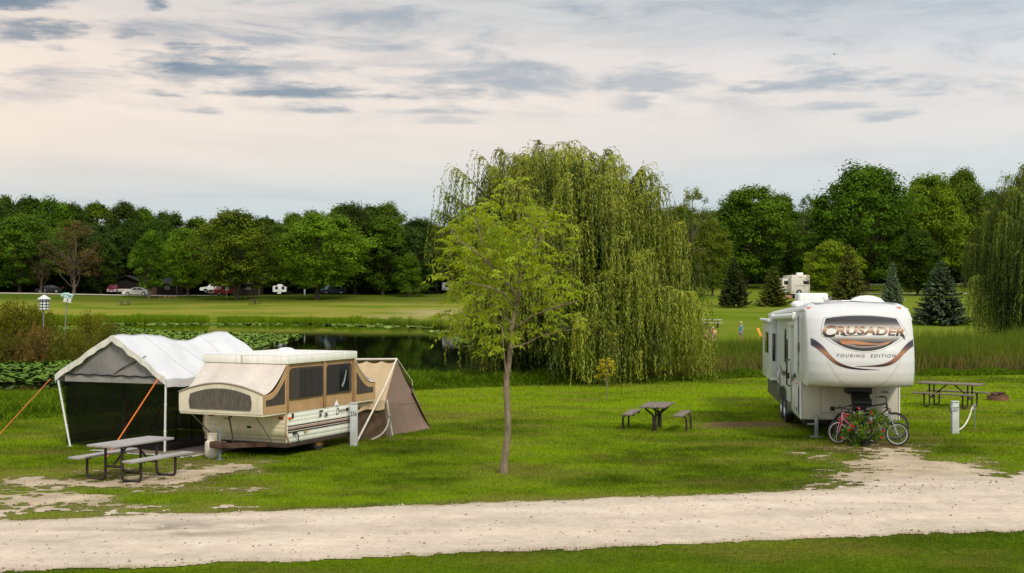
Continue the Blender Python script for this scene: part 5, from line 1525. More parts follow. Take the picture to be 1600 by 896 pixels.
# ---------------------------------------------------------------- tent room behind the camper
def make_tent():
    base = gp(612, 679); t = thing('tent_awning', 'brown canvas tent awning with white poles behind the popup camper', 'tent', base)
    Lc = lambda p, q, Y: at(p, q, Y) - base
    A0 = Lc(548, 563, 31.0); A = Lc(620, 562.5, 32.3)            # ridge
    E0 = Lc(540, 640, 30.0); E1 = Lc(601, 631, 31.2)             # near eave
    B0 = Lc(545, 676, 30.2); B0.z = 0; B1 = Lc(604, 677.5, 31.5); B1.z = 0
    C = gp(673, 670) - base; C.z = 0; S = Lc(644, 597, 33.0)
    FE0 = Lc(560, 610, 34.0); FE1 = Lc(645, 605, 34.4); FB = Lc(650, 668, 34.6); FB.z = 0
    def patch(p00, p10, p01, p11, bul=Vector((0, 0, 0)), wr=0.02, n=22):
        m = MB()
        def f(i, j):
            p = (p00 * (1 - i) + p10 * i) * (1 - j) + (p01 * (1 - i) + p11 * i) * j
            return p + bul * math.sin(PI * i) * math.sin(PI * j) + Vector((0, -1, 0)) * wr * (math.sin(i * 23 + j * 7) * .5 + math.sin(i * 9 - j * 15) * .5) * math.sin(PI * i) ** .5
        return m.grid(f, n, n)
    m = MB()   # near roof slope, scalloped where it hangs from the ridge pole
    def nr(i, j):
        p = (A0 * (1 - i) + A * i) * (1 - j) + (E0 * (1 - i) + E1 * i) * j
        p = p - Vector((0, 0, .055)) * abs(math.sin(i * 3 * PI)) * (1 - j) ** 2 - Vector((0, 0, .03)) * (1 - j)
        return p - Vector((0, 0, .05)) * math.sin(PI * j) + Vector((0, -.012, .0)) * math.sin(i * 12 + j * 8)
    m.grid(nr, 30, 20); m.build('roof_cloth', TANLT, t, 60)
    m = MB(); m.grid(lambda i, j: (E0 * (1 - i) + E1 * i) + Vector((0, -.02, .09 - (.20 + .035 * math.sin(i * 9)) * j)) + Vector((0, .015, 0)) * math.sin(i * 20 + 3 * j), 24, 5); m.build('valance', TANLT, t, 60)
    patch(B0, B1, E0, E1, Vector((0, .12, 0)), .05).build('front_wall', BROWNCANVAS, t, 60)
    # end wall: apex to ground with the hem swept out on the right
    m = MB()
    def ew(i, j):
        bot = B1 * (1 - i) + C * i
        if i < .0001: left = E1 * 1
        top = A * (1 - i) ** 1 + S * i
        lft = [B1, E1, A]
        # left border runs up the eave then the pole
        k = j * 2
        lp = (lft[0] * (1 - k) + lft[1] * k) if k < 1 else (lft[1] * (2 - k) + lft[2] * (k - 1))
        # right border: swept curve from hem to apex
        q = j
        rp = C * (1 - q) ** 2 + 2 * q * (1 - q) * Lc(646, 640, 33.3) + q * q * A
        # sweep of the shoulder
        rp = rp + Vector((.22, 0, .02)) * math.sin(PI * q) ** 2 * .35
        p = lp * (1 - i) + rp * i
        return p + Vector((0, -.06, 0)) * math.sin(i * 13 + j * 2) * (1 - j) * .55 * math.sin(PI * i) ** .6 + Vector((0, -.03, 0)) * math.sin(i * 26 + 1) * (1 - j) * .4
    m.grid(ew, 34, 30); m.build('end_wall', TAUPE, t, 60)
    m = MB(); m.tube([E1 + Vector((.33, -.05, -.02)), E1 + Vector((.62, -.03, .0)) , E1 + Vector((.95, -.0, .04))], .006, 5); m.build('seam', BROWNCANVAS, t)
    patch(A0, A, FE0, FE1, Vector((0, 0, -.05)), .01).build('roof_cloth', TANLT, t, 60)
    FB0 = FE0 * 1; FB0.z = 0
    patch(FB0, FB, FE0, FE1, Vector((0, 0, 0)), .03).build('rear_wall', TAUPE, t, 60)
    patch(C, FB, A.lerp(C, .45), FE1, Vector((.05, 0, 0)), .02).build('end_wall', TAUPE, t, 60)
    POLE = M('ivory pole', (.72, .66, .55), .4, var=.08)
    m = MB(); m.tube([A0 + Vector((0, 0, .02)), A + Vector((0, 0, .02))], .022, 8); m.build('ridge_pole', POLE, t)
    lo = Lc(556, 678, 29.8); lo.z = 0.02
    mid_ = Lc(601, 606, 30.9)
    m = MB(); m.tube([A + Vector((0, -.02, .03)), mid_], .021, 8); m.build('pole', POLE, t); m = MB(); m.tube([mid_, lo], .024, 8); m.tube([mid_ + Vector((.01, 0, .025)), mid_ - Vector((.02, 0, .04))], .03, 8); m.build('pole', POLE, t)
    m = MB(); m.tube([A + Vector((0, 0, .04)), S + Vector((.0, 0, .02)), S + Vector((.01, .0, -.1))], .010, 6); m.build('guy_rope', POLE, t)
    m = MB(); m.tube([E1 + Vector((.06, -.03, .1)), E1 + Vector((.10, -.03, -.2)), B1 + Vector((.14, -.05, .1)), B1 + Vector((.16, -.05, .0))], .016, 6); m.build('pole', POLE, t)
    m = MB(); m.tube([E1 + Vector((-.14, -.04, .0)), E1 + Vector((-.13, -.04, -.13))], .012, 6); m.build('tie_strap', POLE, t)
    return t


make_tent()


# ---------------------------------------------------------------- bird houses on poles
def bird_round():
    Y = 76.5; x = xat(69, Y); z0 = H(x, Y); t = thing('bird_house', 'round white and green tiered martin house on a pole', 'bird house', (x, Y, z0))
    zb = at(69, 485, Y).z - z0; zt = at(69, 468, Y).z - z0; zr = at(69, 466.5, Y).z - z0
    GRN = M('dark green enamel', (.012, .055, .035), .5); r = .245
    m = MB(); m.tube([(-.10, 0, -.3), (-.02, 0, zb)], .035, 8); m.tube([(0, 0, zr + .1), (.06, 0, at(72, 452, Y).z - z0)], .022, 6); m.build('pole', GALV, t)
    hh = (zt - zb)
    tiers = 4; st = hh / tiers
    for k in range(tiers):
        m = MB(); m.lathe([(.05, zb + k * st), (r + .06, zb + k * st), (r + .06, zb + k * st + .02), (r, zb + k * st + .03), (r, zb + (k + 1) * st), (.05, zb + (k + 1) * st)], 12); tr_ = m.build('tier', GRN, t)
        m = MB()
        for j in range(8):
            a = j / 8 * 2 * PI + .4
            c = Vector((math.cos(a) * (r + .006), math.sin(a) * (r + .006), zb + (k + .58) * st))
            m.lathe([(0, .03), (.075, .02), (.085, 0)], 10, Matrix.Translation(c) @ Vector((math.cos(a), math.sin(a), 0)).to_track_quat('Z', 'Y').to_matrix().to_4x4())
        m.build('entrance_plate', WHITE, tr_)
    m = MB(); m.lathe([(r + .16, zt), (r + .16, zt + .02), (.06, zr + .20), (0, zr + .22)], 16); m.build('roof', M('pale grey roof', (.62, .62, .62), .5), t)


def bird_box():
    Y = 76.0; x = xat(101, Y); z0 = H(x, Y); t = thing('bird_house', 'tilted mint and white two storey bird house on a leaning pole', 'bird house', (x, Y, z0))
    top = at(104.5, 473, Y) - Vector((x, Y, z0)); lo = Vector((-.06, 0, -.2))
    m = MB(); m.tube([lo, top], .032, 8); m.build('pole', GALV, t)
    rot = Euler((0, R(8), R(20))).to_matrix()
    MINT = M('mint enamel', (.45, .66, .58), .5)
    def L2(p, q): return at(p, q, Y) - Vector((x, Y, z0))
    m = MB(); m.box(L2(105.3, 468.5), (.42, .4, .22), rot=rot, bev=.01)
    m.box(L2(105, 472.3), (.50, .46, .03), rot=rot); m.build('box', WHITE, t)
    m = MB(); m.box(L2(107, 462.6), (.46, .4, .20), rot=rot, bev=.01); m.box(L2(105.8, 465.6), (.52, .46, .03), rot=rot); m.build('box', MINT, t)
    m = MB(); m.bar(L2(101, 458), L2(113.5, 462), .52, .03); m.bar(L2(101.5, 458.2), L2(102, 463), .5, .03); m.build('roof', MINT, t)
    m = MB()
    for p, q in ((103, 468.3), (107.5, 469)): m.lathe([(0, .004), (.05, .004), (.05, 0)], 10, Matrix.Translation(L2(p, q) + Vector((0, -.215, 0))) @ Matrix.Rotation(PI / 2, 4, 'X'))
    m.build('entrance', BLACK, t)


bird_round(); bird_box()
# ================================================================ fifth wheel trailer
def make_rv():
    t = thing('fifth_wheel_trailer', 'long white fifth wheel trailer with large bronze lettering on its rounded nose', 'travel trailer', (8.26, 31.3, 0), R(-6.5))
    GEL = M('white gelcoat', (0.67, 0.66, 0.645), 0.28, var=0.03, scale=1.2, spec=.5, streak=.05)
    SIDEW = M('grey white fibreglass side', (0.60, 0.61, 0.58), 0.32, var=0.04, scale=1.5, streak=.08)
    LOWW = M('cream white lower wall', (0.60, 0.55, 0.45), 0.38, var=0.05, scale=1.5, streak=.14)
    TRIM = M('white trim', (.78, .78, .75), .4, var=.04, streak=.08)
    HW = 1.205; ZB = 1.36; ZR = 3.30; LN = 9.0
    PR = [(1.36, -1.90), (1.42, -2.0), (1.52, -2.07), (1.70, -2.12), (1.95, -2.13), (2.2, -2.09), (2.45, -2.01), (2.7, -1.90), (2.95, -1.74), (3.1, -1.58), (3.2, -1.38), (3.27, -1.08), (3.30, -.7)]
    pz, py_ = np.array([p[0] for p in PR]), np.array([p[1] for p in PR])
    def prof(z): return float(np.interp(z, pz, py_))
    def hw(z):
        if z < 1.7: return HW - .012 * (1.7 - z) / .34
        if z < 2.98: return HW
        q = min((z - 2.98) / .33, 1); return HW - .30 + .30 * math.sqrt(max(1 - q * q, 0.0))
    def bulge(u): return .34 * abs(u) ** 4.5 + .05 * u * u
    def S(x, z, off=0.0):
        u = max(-1, min(1, x / hw(z))); return Vector((x, prof(z) + bulge(u) - off, z))
    def shear(p):     # the roof falls a little toward the rear
        k = min(max((p[1] + .6) / (LN + .6), 0), 1); q = max((p[2] - ZB) / (ZR - ZB), 0) ** 2
        return (p[0], p[1], p[2] - .33 * k * q)
    # smooth profile
    zs = np.concatenate([np.linspace(ZB, 1.52, 5), np.linspace(1.6, 2.95, 28), np.linspace(2.98, 3.30, 16)])
    us = np.linspace(-1, 1, 81)
    m = MB(); o = 0
    # cap: front face plus the first metre of the sides
    rows = []
    for z in zs:
        row = []
        yb = -.55
        y1 = prof(z) + bulge(1)
        for k in (0, .5): row.append((-hw(z), yb + (y1 - yb) * k, z))
        for u in us: row.append(tuple(S(u * hw(z), z)))
        for k in (.5, 0): row.append((hw(z), yb + (y1 - yb) * k, z))
        rows.append(row)
    nr, nc = len(rows), len(rows[0])
    m.v = [p for r in rows for p in r]
    for j in range(nr - 1):
        for i in range(nc - 1): m.f.append((j * nc + i, j * nc + i + 1, (j + 1) * nc + i + 1, (j + 1) * nc + i))
    m.f.append(tuple(range(nc))); m.f.append(tuple((nr - 1) * nc + i for i in range(nc)))
    cap = m.build('front_cap', GEL, t, 50)
    # upper body shell behind the cap
    m = MB()
    prof_ring = [(-hw(z), z) for z in zs] + [(0, ZR + .035)] + [(hw(z), z) for z in zs[::-1]]
    ys = np.linspace(-.55, LN, 8); n = len(prof_ring)
    for y in ys:
        for (x, z) in prof_ring: m.v.append(shear((x, y, z)))
    for j in range(len(ys) - 1):
        for i in range(n - 1): m.f.append((j * n + i, j * n + i + 1, (j + 1) * n + i + 1, (j + 1) * n + i))
        m.f.append((j * n + n - 1, j * n, (j + 1) * n, (j + 1) * n + n - 1))
    m.f.append(tuple((len(ys) - 1) * n + i for i in range(n)))
    m.build('upper_body', SIDEW, t, 40)
    m = MB(); m.grid(lambda i, j: shear(((i * 2 - 1) * .94, -.95 + (LN + .9) * j, ZR - .03 * (1 if j == 0 else 0) + .012 + (.035 * (1 - abs(i * 2 - 1)) if j > 0 else 0))), 6, 14); m.build('roof', M('white roof membrane', (.74, .73, .70), .6, var=.08, streak=.1), t, 60)
    # lower body
    m = MB(); m.box((0, LN / 2, (.42 + ZB) / 2 + .01), (2 * HW - .05, LN, ZB - .42 + .02), bev=.035, seg=3); m.build('lower_body', SIDEW, t)
    m = MB(); m.box((0, -.012, (.42 + ZB) / 2), (2 * HW - .12, .03, ZB - .44), bev=.012); m.build('front_wall', LOWW, t)
    m = MB(); m.box((0, LN / 2 + .1, .35), (2 * HW - .3, LN - .4, .16), bev=.02); m.build('underframe', BLACK, t)
    for x in (-HW + .035, HW - .035):
        m = MB(); m.tube([(x, -.02, .44), (x, -.02, ZB)], .022, 8); m.build('corner_trim', TRIM, t)
    # --- graphics on the nose: positions measured on the cap
    def zx(px_, py__): return ((px_ - 648) / 474.0 + .01, 3.5 - ((450 + py__ / 6.895) - 460) * 29.25 / 2000)
    def curve(pts, lin=False):
        P = [zx(*p) for p in pts]; xs = [p[0] for p in P]; zs_ = [p[1] for p in P]
        from itertools import accumulate
        def f(x):
            # smooth interpolation through the points
            i = int(np.searchsorted(xs, x)) - 1; i = max(0, min(i, len(xs) - 2))
            h = xs[i + 1] - xs[i]; tt = (x - xs[i]) / h
            if lin: return zs_[i] * (1 - tt) + zs_[i + 1] * tt
            def sl(k):
                if k == 0: return (zs_[1] - zs_[0]) / (xs[1] - xs[0])
                if k == len(xs) - 1: return (zs_[-1] - zs_[-2]) / (xs[-1] - xs[-2])
                return (zs_[k + 1] - zs_[k - 1]) / (xs[k + 1] - xs[k - 1])
            m0, m1 = sl(i) * h, sl(i + 1) * h
            return (2 * tt ** 3 - 3 * tt ** 2 + 1) * zs_[i] + (tt ** 3 - 2 * tt ** 2 + tt) * m0 + (-2 * tt ** 3 + 3 * tt ** 2) * zs_[i + 1] + (tt ** 3 - tt ** 2) * m1
        return f, xs[0], xs[-1]
    def film(top, bot, name, mat, off, n=60, rows_=8, parent=cap, lin=False):
        ft, a0, a1 = curve(top, lin); fb, b0, b1 = curve(bot, lin); x0, x1 = max(a0, b0, -1.185), min(a1, b1, 1.185)
        n = max(n, 100); rows_ = max(rows_, 24) if n > 30 else rows_
        if lin: n = 160
        m = MB()
        def g(i, j):
            x = x0 + (x1 - x0) * i; z0 = fb(x); z1 = max(ft(x), z0 + .0005); return S(x, z0 + (z1 - z0) * j, off)
        m.grid(g, n, rows_); return m.build(name, mat, parent, 0)
    SH_T = [(232, 470), (243, 405), (268, 334), (360, 318), (460, 308), (560, 303), (650, 302), (740, 304), (840, 311), (940, 321), (1022, 334), (1045, 375), (1072, 424), (1100, 475)]
    SH_B = [(232, 515), (262, 524), (300, 552), (340, 584), (380, 609), (440, 640), (500, 660), (570, 675), (650, 681), (730, 677), (800, 664), (870, 643), (930, 615), (990, 580), (1040, 548), (1085, 515), (1100, 505)]
    zlo = zx(0, 680)[1]; zhi = zx(0, 302)[1]
    gw = lambda P, k, d: [(648 + (p[0] - 648) * (1 + k), p[1] + d) for p in P]
    film(gw(SH_T, .05, -7), gw(SH_B, .05, 13), 'emblem_outline', M('thin dark keyline', (.16, .15, .15), .4), .004, lin=True)
    film(gw(SH_T, .042, -4), gw(SH_B, .042, 10), 'emblem_border', GEL, .007, lin=True)
    film(SH_T, SH_B, 'emblem', mat_zramp('emblem shading', [(0, (.035, .033, .032)), (.10, (.045, .042, .04)), (.22, (.055, .05, .047)), (.33, (.20, .18, .16)), (.44, (.66, .63, .57)), (.60, (.72, .69, .62)), (.68, (.40, .37, .33)), (.77, (.11, .10, .10)), (.85, (.045, .044, .046)), (1, (.06, .06, .066))], rough=.5, z0=zlo, z1=zhi), .010, lin=True)
    COPPER = mat_zramp('copper swoosh', [(0, (.10, .045, .03)), (.5, (.48, .22, .10)), (1, (.22, .09, .05))], z0=zx(0, 640)[1], z1=zx(0, 550)[1])
    film([(398, 575), (430, 552), (520, 560), (650, 585), (800, 600), (905, 583), (968, 545)], [(398, 577), (430, 610), (500, 602), (620, 618), (780, 614), (900, 605), (968, 547)], 'emblem_swoosh', COPPER, .013)
    film([(425, 600), (470, 592), (600, 628), (760, 624), (880, 606), (900, 600)], [(425, 601), (470, 620), (600, 646), (760, 640), (880, 614), (900, 601)], 'emblem_swoosh', M('grey swoosh', (.20, .16, .15), .35), .012)
    # the long smile stripe
    zs0 = zx(0, 880)[1]; zs1 = zx(0, 545)[1]
    SM = mat_zramp('stripe shading', [(0, (.018, .014, .018)), (.12, (.06, .03, .03)), (.32, (.28, .13, .07)), (.52, (.40, .21, .12)), (.68, (.14, .08, .07)), (.80, (.05, .05, .065)), (1, (.075, .085, .115))], z0=zs0, z1=zs1)
    film([(104, 545), (165, 580), (230, 640), (300, 730), (370, 795), (470, 840), (580, 862), (700, 875), (815, 880)], [(104, 625), (165, 665), (230, 722), (300, 790), (370, 833), (470, 866), (580, 880), (700, 884), (815, 882)], 'stripe', SM, .008)
    film([(560, 843), (700, 836), (840, 818), (930, 780), (1010, 715), (1080, 640), (1150, 585), (1230, 545)], [(560, 846), (700, 848), (840, 846), (930, 826), (1010, 780), (1080, 715), (1150, 662), (1230, 622)], 'stripe', SM, .008)
    # lettering
    def letters(txt, x0, x1, y0, y1, mat, off, name, shear_=.22, bold=0.0, rise=None, spacing=1.0):
        a = zx(x0, y0); b = zx(x1, y1)
        v, f = fit_text(txt, a[0], b[0], a[1], b[1], shear=shear_, offset=bold, spacing=spacing)
        bm = bmesh.new(); vv = [bm.verts.new((p[0], 0, p[1])) for p in v]
        for q in f:
            try: bm.faces.new([vv[i] for i in q])
            except ValueError: pass
        for k in range(1, 26):
            x = a[0] + (b[0] - a[0]) * k / 26
            bmesh.ops.bisect_plane(bm, geom=bm.verts[:] + bm.edges[:] + bm.faces[:], plane_co=(x, 0, 0), plane_no=(1, 0, 0))
        bm.verts.index_update(); m = MB()
        out = []
        for w in bm.verts:
            x, z = w.co.x, w.co.z
            if rise: z += rise(x)
            out.append(S(x, z, off))
        m.add(out, [[w.index for w in q.verts] for q in bm.faces]); bm.free()
        return m.build(name, mat, cap, 0)
    LET = mat_zramp('copper letters', [(0, (.030, .026, .026)), (.30, (.055, .04, .036)), (.48, (.26, .125, .07)), (.62, (.50, .27, .15)), (.75, (.62, .44, .32)), (.86, (.30, .15, .09)), (1, (.11, .055, .04))], z0=zx(0, 540)[1], z1=zx(0, 412)[1])
    rr = lambda x: -.018 * (x / .9) - .02 * (x / .9) ** 2
    DK = M('dark letter edge', (.022, .018, .018), .4)
    HALO = M('white letter halo', (.80, .78, .74), .35)
    for grow, mat_, off, nm in ((.075, HALO, .015, 'lettering_halo'), (.048, DK, .018, 'lettering_edge'), (.012, LET, .021, 'lettering')):
        e = grow * 70
        letters('C', 226 - e, 372 + e, 536 + e, 410 - e, mat_, off, nm, bold=.02 + grow * .4, rise=rr)
        letters('RUSADER', 362 - e, 1102 + e, 506 + e, 418 - e, mat_, off, nm, bold=.02 + grow * .4, rise=rr, spacing=1.02)
    film([(1040, 505), (1070, 505), (1102, 545), (1108, 556)], [(1040, 508), (1070, 528), (1102, 556), (1108, 558)], 'lettering', DK, .021, n=16, rows_=2)
    film([(410, 490), (450, 500), (480, 512), (560, 512), (660, 512)], [(410, 508), (450, 520), (480, 519), (560, 517), (660, 514)], 'lettering', DK, .020, n=24, rows_=2)
    letters('TOURING  EDITION', 360, 990, 748, 714, M('grey brown lettering', (.07, .06, .058), .4), .008, 'lettering', bold=.006, spacing=1.35, shear_=.25)
    # chin creases below the stripe: flat grey lines, their shade put into the colour
    CR = M('grey crease shade', (.47, .45, .40), .4)
    for mir in (1, -1):
        P = [(250, 760), (300, 850), (350, 930), (410, 1000), (470, 1045), (520, 1060)]
        if mir < 0: P = [(1296 - a, b) for a, b in P[::-1]]
        film(P, [(a, b + 9) for a, b in P], 'crease_shade_line', CR, .004, n=40, rows_=1)
    film([(104, 1058), (300, 1062), (648, 1064), (990, 1062), (1190, 1058)], [(104, 1066), (300, 1070), (648, 1072), (990, 1070), (1190, 1066)], 'crease_shade_line', CR, .004, n=60, rows_=1)
    # marker lamps
    for px_, py__ in ((124, 222), (1086, 220)):
        x, z = zx(px_, py__); p = S(x, z); m = MB(); m.box((p.x, p.y - .008, p.z), (.10, .05, .045), bev=.012); m.build('marker_lamp', AMBER, t)
    # --- front wall fittings
    m = MB(); P = []
    for cx_, cz_, a0 in ((-.36 + .06, 1.04, PI), (.66, 1.14, PI / 2), (.66, .62, 0), (-.36 + .06, .62, -PI / 2)): pass
    def rrect(x0, x1, z0, z1, r, y, n=5):
        P = []
        for cx_, cz_, a0 in ((x0 + r, z1 - r, PI), (x1 - r, z1 - r, PI / 2), (x1 - r, z0 + r, 0), (x0 + r, z0 + r, -PI / 2)):
            for k in range(n + 1): a = a0 - k / n * PI / 2; P.append((cx_ + math.cos(a) * r, y, cz_ + math.sin(a) * r))
        return P
    def panel(x0, x1, z0, z1, r, y, d, mat, name, par=t):
        a = rrect(x0, x1, z0, z1, r, y); b = rrect(x0 + .008, x1 - .008, z0 + .008, z1 - .008, r, y - d); m = MB(); n = len(a)
        m.v = a + b; m.f = [tuple(range(n, 2 * n))] + [(i, (i + 1) % n, n + (i + 1) % n, n + i) for i in range(n)]
        return m.build(name, mat, par)
    panel(-.715, .63, .585, 1.235, .09, -.028, .004, M('panel seam grey', (.34, .32, .28), .6), 'hatch_seam')
    h = panel(-.70, .615, .60, 1.22, .08, -.030, .012, LOWW, 'front_hatch')
    m = MB(); m.box((-.42, -.05, .70), (.11, .02, .11), bev=.015); m.build('latch', BLACK, h)
    m = MB(); m.box((.84, -.04, 1.12), (.17, .04, .05), bev=.02); m.build('porch_lamp', M('dull steel', (.30, .29, .26), .4, metal=.5), t)
    m = MB(); m.box((.42, -.035, 1.27), (.07, .02, .04)); m.build('sticker', INK, t)
    # kingpin and landing gear
    m = MB(); m.box((.08, -.75, 1.26), (.58, .6, .26), bev=.03); m.bar((.08, -.9, 1.20), (.08, -1.25, .98), .42, .16, bev=.02); m.tube([(-.12, -1.2, .95), (.32, -1.2, .95)], .10, 12); m.box((.08, -1.25, .88), (.50, .26, .03)); m.tube([(.08, -1.25, .88), (.08, -1.25, .78)], .05, 10); kp = m.build('kingpin_box', BLACK, t)
    m = MB(); m.box((-.02, -1.07, 1.105), (.16, .012, .05), rot=Euler((R(-30), 0, 0)).to_matrix()); m.build('warning_label', M('yellow label', (.75, .62, .03), .5), kp)
    for x in (-.82, .82):
        m = MB(); m.box((x, -.15, .30), (.09, .09, .52), bev=.008); m.box((x, -.15, .02), (.30, .24, .03), bev=.005); lg = m.build('landing_leg', GALV, t)
        m = MB(); m.bar((x - .22, -.15, .33), (x + .0, -.15, .33), .03, .04); m.build('crank_bar', GALV, lg)
    # --- near side (camera left): x = -HW
    X = -HW
    def side(y0, y1, z0, z1, d, mat, name, bev=.012, par=t, base=X):
        m = MB(); m.box((base - d / 2, (y0 + y1) / 2, (z0 + z1) / 2), (d, y1 - y0, z1 - z0), bev=bev); return m.build(name, mat, par)
    # roof edge rail sloping down to the rear
    for s in (-1, 1):
        m = MB(); m.tube([shear((s * (hw(3.14) + .005), y, 3.14)) for y in np.linspace(-1.0, LN + .05, 14)], .035, 8); m.build('roof_rail', TRIM, t)
    for s in (-1, 1):
        m = MB(); m.tube([(s * (hw(z) + .002), -.56, z) for z in np.linspace(ZB, 3.24, 16)], .010, 6); m.build('seam_trim', M('grey seam', (.35, .35, .34), .5), t)
    # awning roller and arms
    m = MB(); pts = [shear((X - .09, y, 2.98)) for y in np.linspace(.15, 6.2, 10)]; m.tube(pts, .075, 12); m.build('awning_roll', M('white awning vinyl', (.80, .80, .78), .5, var=.04, streak=.08), t)
    for y in (.25, 6.1):
        z1 = shear((X, y, 2.98))[2]; m = MB(); m.box((X - .06, y, (1.55 + z1) / 2), (.08, .14, z1 - 1.55), bev=.015); m.box((X - .11, y, z1), (.09, .16, .2), bev=.02); m.build('awning_arm', TRIM, t)
    # entry door, with its window, grab handle and steps
    d = side(2.15, 2.95, .72, 2.72, .03, SIDEW, 'door'); side(2.08, 3.02, .66, 2.78, .018, TRIM, 'door_frame', par=t)
    side(2.52, 2.86, 1.75, 2.30, .045, GLASSDARK, 'door_window', par=d)
    m = MB(); m.tube([(X - .03, 2.02, 1.10), (X - .11, 2.02, 1.14), (X - .11, 2.02, 1.75), (X - .03, 2.02, 1.80)], .020, 8); m.build('grab_handle', BLACK, t)
    m = MB(); m.box((X - .05, 2.20, 1.36), (.05, .07, .16), bev=.01); m.build('door_latch', BLACK, d)
    m = MB(); m.box((X + .06, 2.55, .37), (.24, .66, .06), bev=.006); m.build('step', BLACK, t)
    # windows
    for y0, y1, z0, z1 in ((.75, 1.0, 1.75, 2.72), (3.25, 3.55, 1.65, 2.55)):
        w_ = side(y0, y1, z0, z1, .022, BLACK, 'window', bev=.02); side(y0 + .03, y1 - .03, z0 + .03, z1 - .03, .03, GLASSDARK, 'pane', par=w_)
    # storage hatches, outlets
    for y0, y1, z0, z1 in ((.35, 1.75, .52, 1.22), (5.2, 5.85, .95, 1.30)):
        h2 = side(y0, y1, z0, z1, .016, SIDEW, 'storage_hatch'); side(y0 + .1, y0 + .2, z0 + .08, z0 + .17, .03, BLACK, 'latch', par=h2)
    for y, z in ((.42, 1.25), (1.70, 1.27)):
        side(y, y + .09, z, z + .05, .03, AMBER, 'marker_lamp')
    for y, z in ((.95, 2.85), (1.62, 2.83)):
        m = MB(); m.lathe([(0, .09), (.06, .085), (.085, .05), (.09, 0)], 14, Matrix.Translation((X, y, z - .10)) @ Matrix.Rotation(-PI / 2, 4, 'Y')); m.build('porch_lamp', M('frosted lamp', (.75, .72, .62), .3), t)
    side(1.15, 1.40, .98, 1.14, .02, TRIM, 'outlet_cover')
    # dark skirt along the bottom, stepped up over the wheels
    OLV = M('olive grey skirt', (.10, .10, .075), .6, var=.2)
    side(5.05, LN - .05, .42, .92, .02, OLV, 'skirt'); side(1.8, 2.9, .42, .68, .02, OLV, 'skirt')
    # graphics on the side
    def sidefilm(pts, name, mat, d=.006):
        m = MB(); m.poly([(X - d, y, z) for y, z in pts]); return m.build(name, mat, t, 0)
    BRN = M('bronze side graphic', (.10, .06, .045), .35)
    sidefilm([(1.75, 1.30), (1.5, 1.42), (1.2, 1.50), (.95, 1.46), (.8, 1.36), (1.05, 1.40), (1.35, 1.38), (1.6, 1.28)], 'side_graphic', INK)
    sidefilm([(.30, .95), (.12, 1.10), (-.1, 1.28), (.02, 1.22), (.2, 1.08)], 'side_graphic', INK)
    sidefilm([(1.82, 1.12), (1.95, 1.40), (2.0, 1.30), (1.98, 1.05)], 'side_graphic', BRN)
    sidefilm([(3.1, 1.55), (3.4, 1.42), (4.4, 1.34), (5.6, 1.60), (4.4, 1.24), (3.4, 1.30)], 'side_graphic', BRN)
    v, f = fit_text('CRUSADER', .62, -.55, 2.06, 2.30, shear=.2, offset=.02); m = MB(); m.add([(X - .006, p[0] + .45, p[1]) for p in v], f); m.build('side_lettering', BRN, t, 0)
    v, f = fit_text('TOURING EDITION', .55, -.5, 1.76, 1.82, shear=.2); m = MB(); m.add([(X - .006, p[0] + .45, p[1]) for p in v], f); m.build('side_lettering', INK, t, 0)
    # slide-out room at the rear with its topper awning
    m = MB(); m.box((X - .08, 7.45, 1.83), (.20, 2.9, 1.72), bev=.02); so_ = m.build('slide_out', SIDEW, t)
    m = MB(); m.box((X - .10, 7.45, 2.71), (.28, 3.0, .035), bev=.01); m.tube([(X - .22, 5.95, 2.73), (X - .22, 8.95, 2.70)], .055, 10); m.build('slide_topper', TRIM, so_)
    m = MB(); m.box((X - .09, 5.985, 1.95), (.09, .02, .8), bev=.01); m.build('window', GLASSDARK, so_)
    m = MB(); m.box((X - .185, 7.3, 2.05), (.02, 1.1, .62), bev=.02); m.build('window', GLASSDARK, so_)
    for z in (1.02, 2.66):
        m = MB(); m.box((X - .08, 5.99, z), (.21, .03, .05)); m.build('slide_trim', TRIM, so_)
    # tandem wheels
    for s in (-1, 1):
        for y in (3.5, 4.45):
            wm = Matrix.Translation((s * (HW - .085), y, .405)) @ Matrix.Rotation(s * PI / 2, 4, 'Y')
            m = MB(); m.lathe([(.22, -.11), (.35, -.12), (.40, -.09), (.405, 0), (.40, .09), (.35, .12), (.22, .11)], 32, wm, closed=True); wo = m.build('wheel', RUBBER, t)
            m = MB(); m.lathe([(0, .07), (.06, .08), (.08, .05), (.16, .04), (.205, .07), (.225, .115), (.215, .115), (.20, -.08), (0, -.08)], 28, wm); m.build('rim', CHROME, wo)
        m = MB()
        for k, (y0, y1) in enumerate(((3.75, 5.72),)):
            def arch(i, j):
                a = PI * i; return (s * (HW - .005 + .018 * 1), 3.97 + math.cos(a) * (1.0 + .07 * j), .48 + math.sin(a) * (.42 + .07 * j))
            m.grid(arch, 24, 1)
        m.build('fender_trim', BLACK, t)
        m = MB(); m.box((s * (HW - .095), 3.97, .66), (.17, 1.95, .52), bev=.1); m.build('wheel_well', BLACK, t)
    # roof gear
    m = MB(); p = shear((-.55, 3.2, ZR)); m.box((p[0], p[1], p[2] + .20), (.78, 1.0, .32), bev=.07, seg=3); ac = m.build('air_conditioner', TRIM, t)
    m = MB(); m.box((p[0], p[1], p[2] + .03), (.70, .9, .06)); m.build('gasket', BLACK, ac)
    p = shear((.02, 2.2, ZR)); m = MB(); m.box((p[0] + .10, p[1], p[2] + .09), (.72, .5, .10), bev=.03); m.box((p[0] - .15, p[1], p[2] + .05), (.4, .4, .06), bev=.02); m.build('roof_vent', TRIM, t)
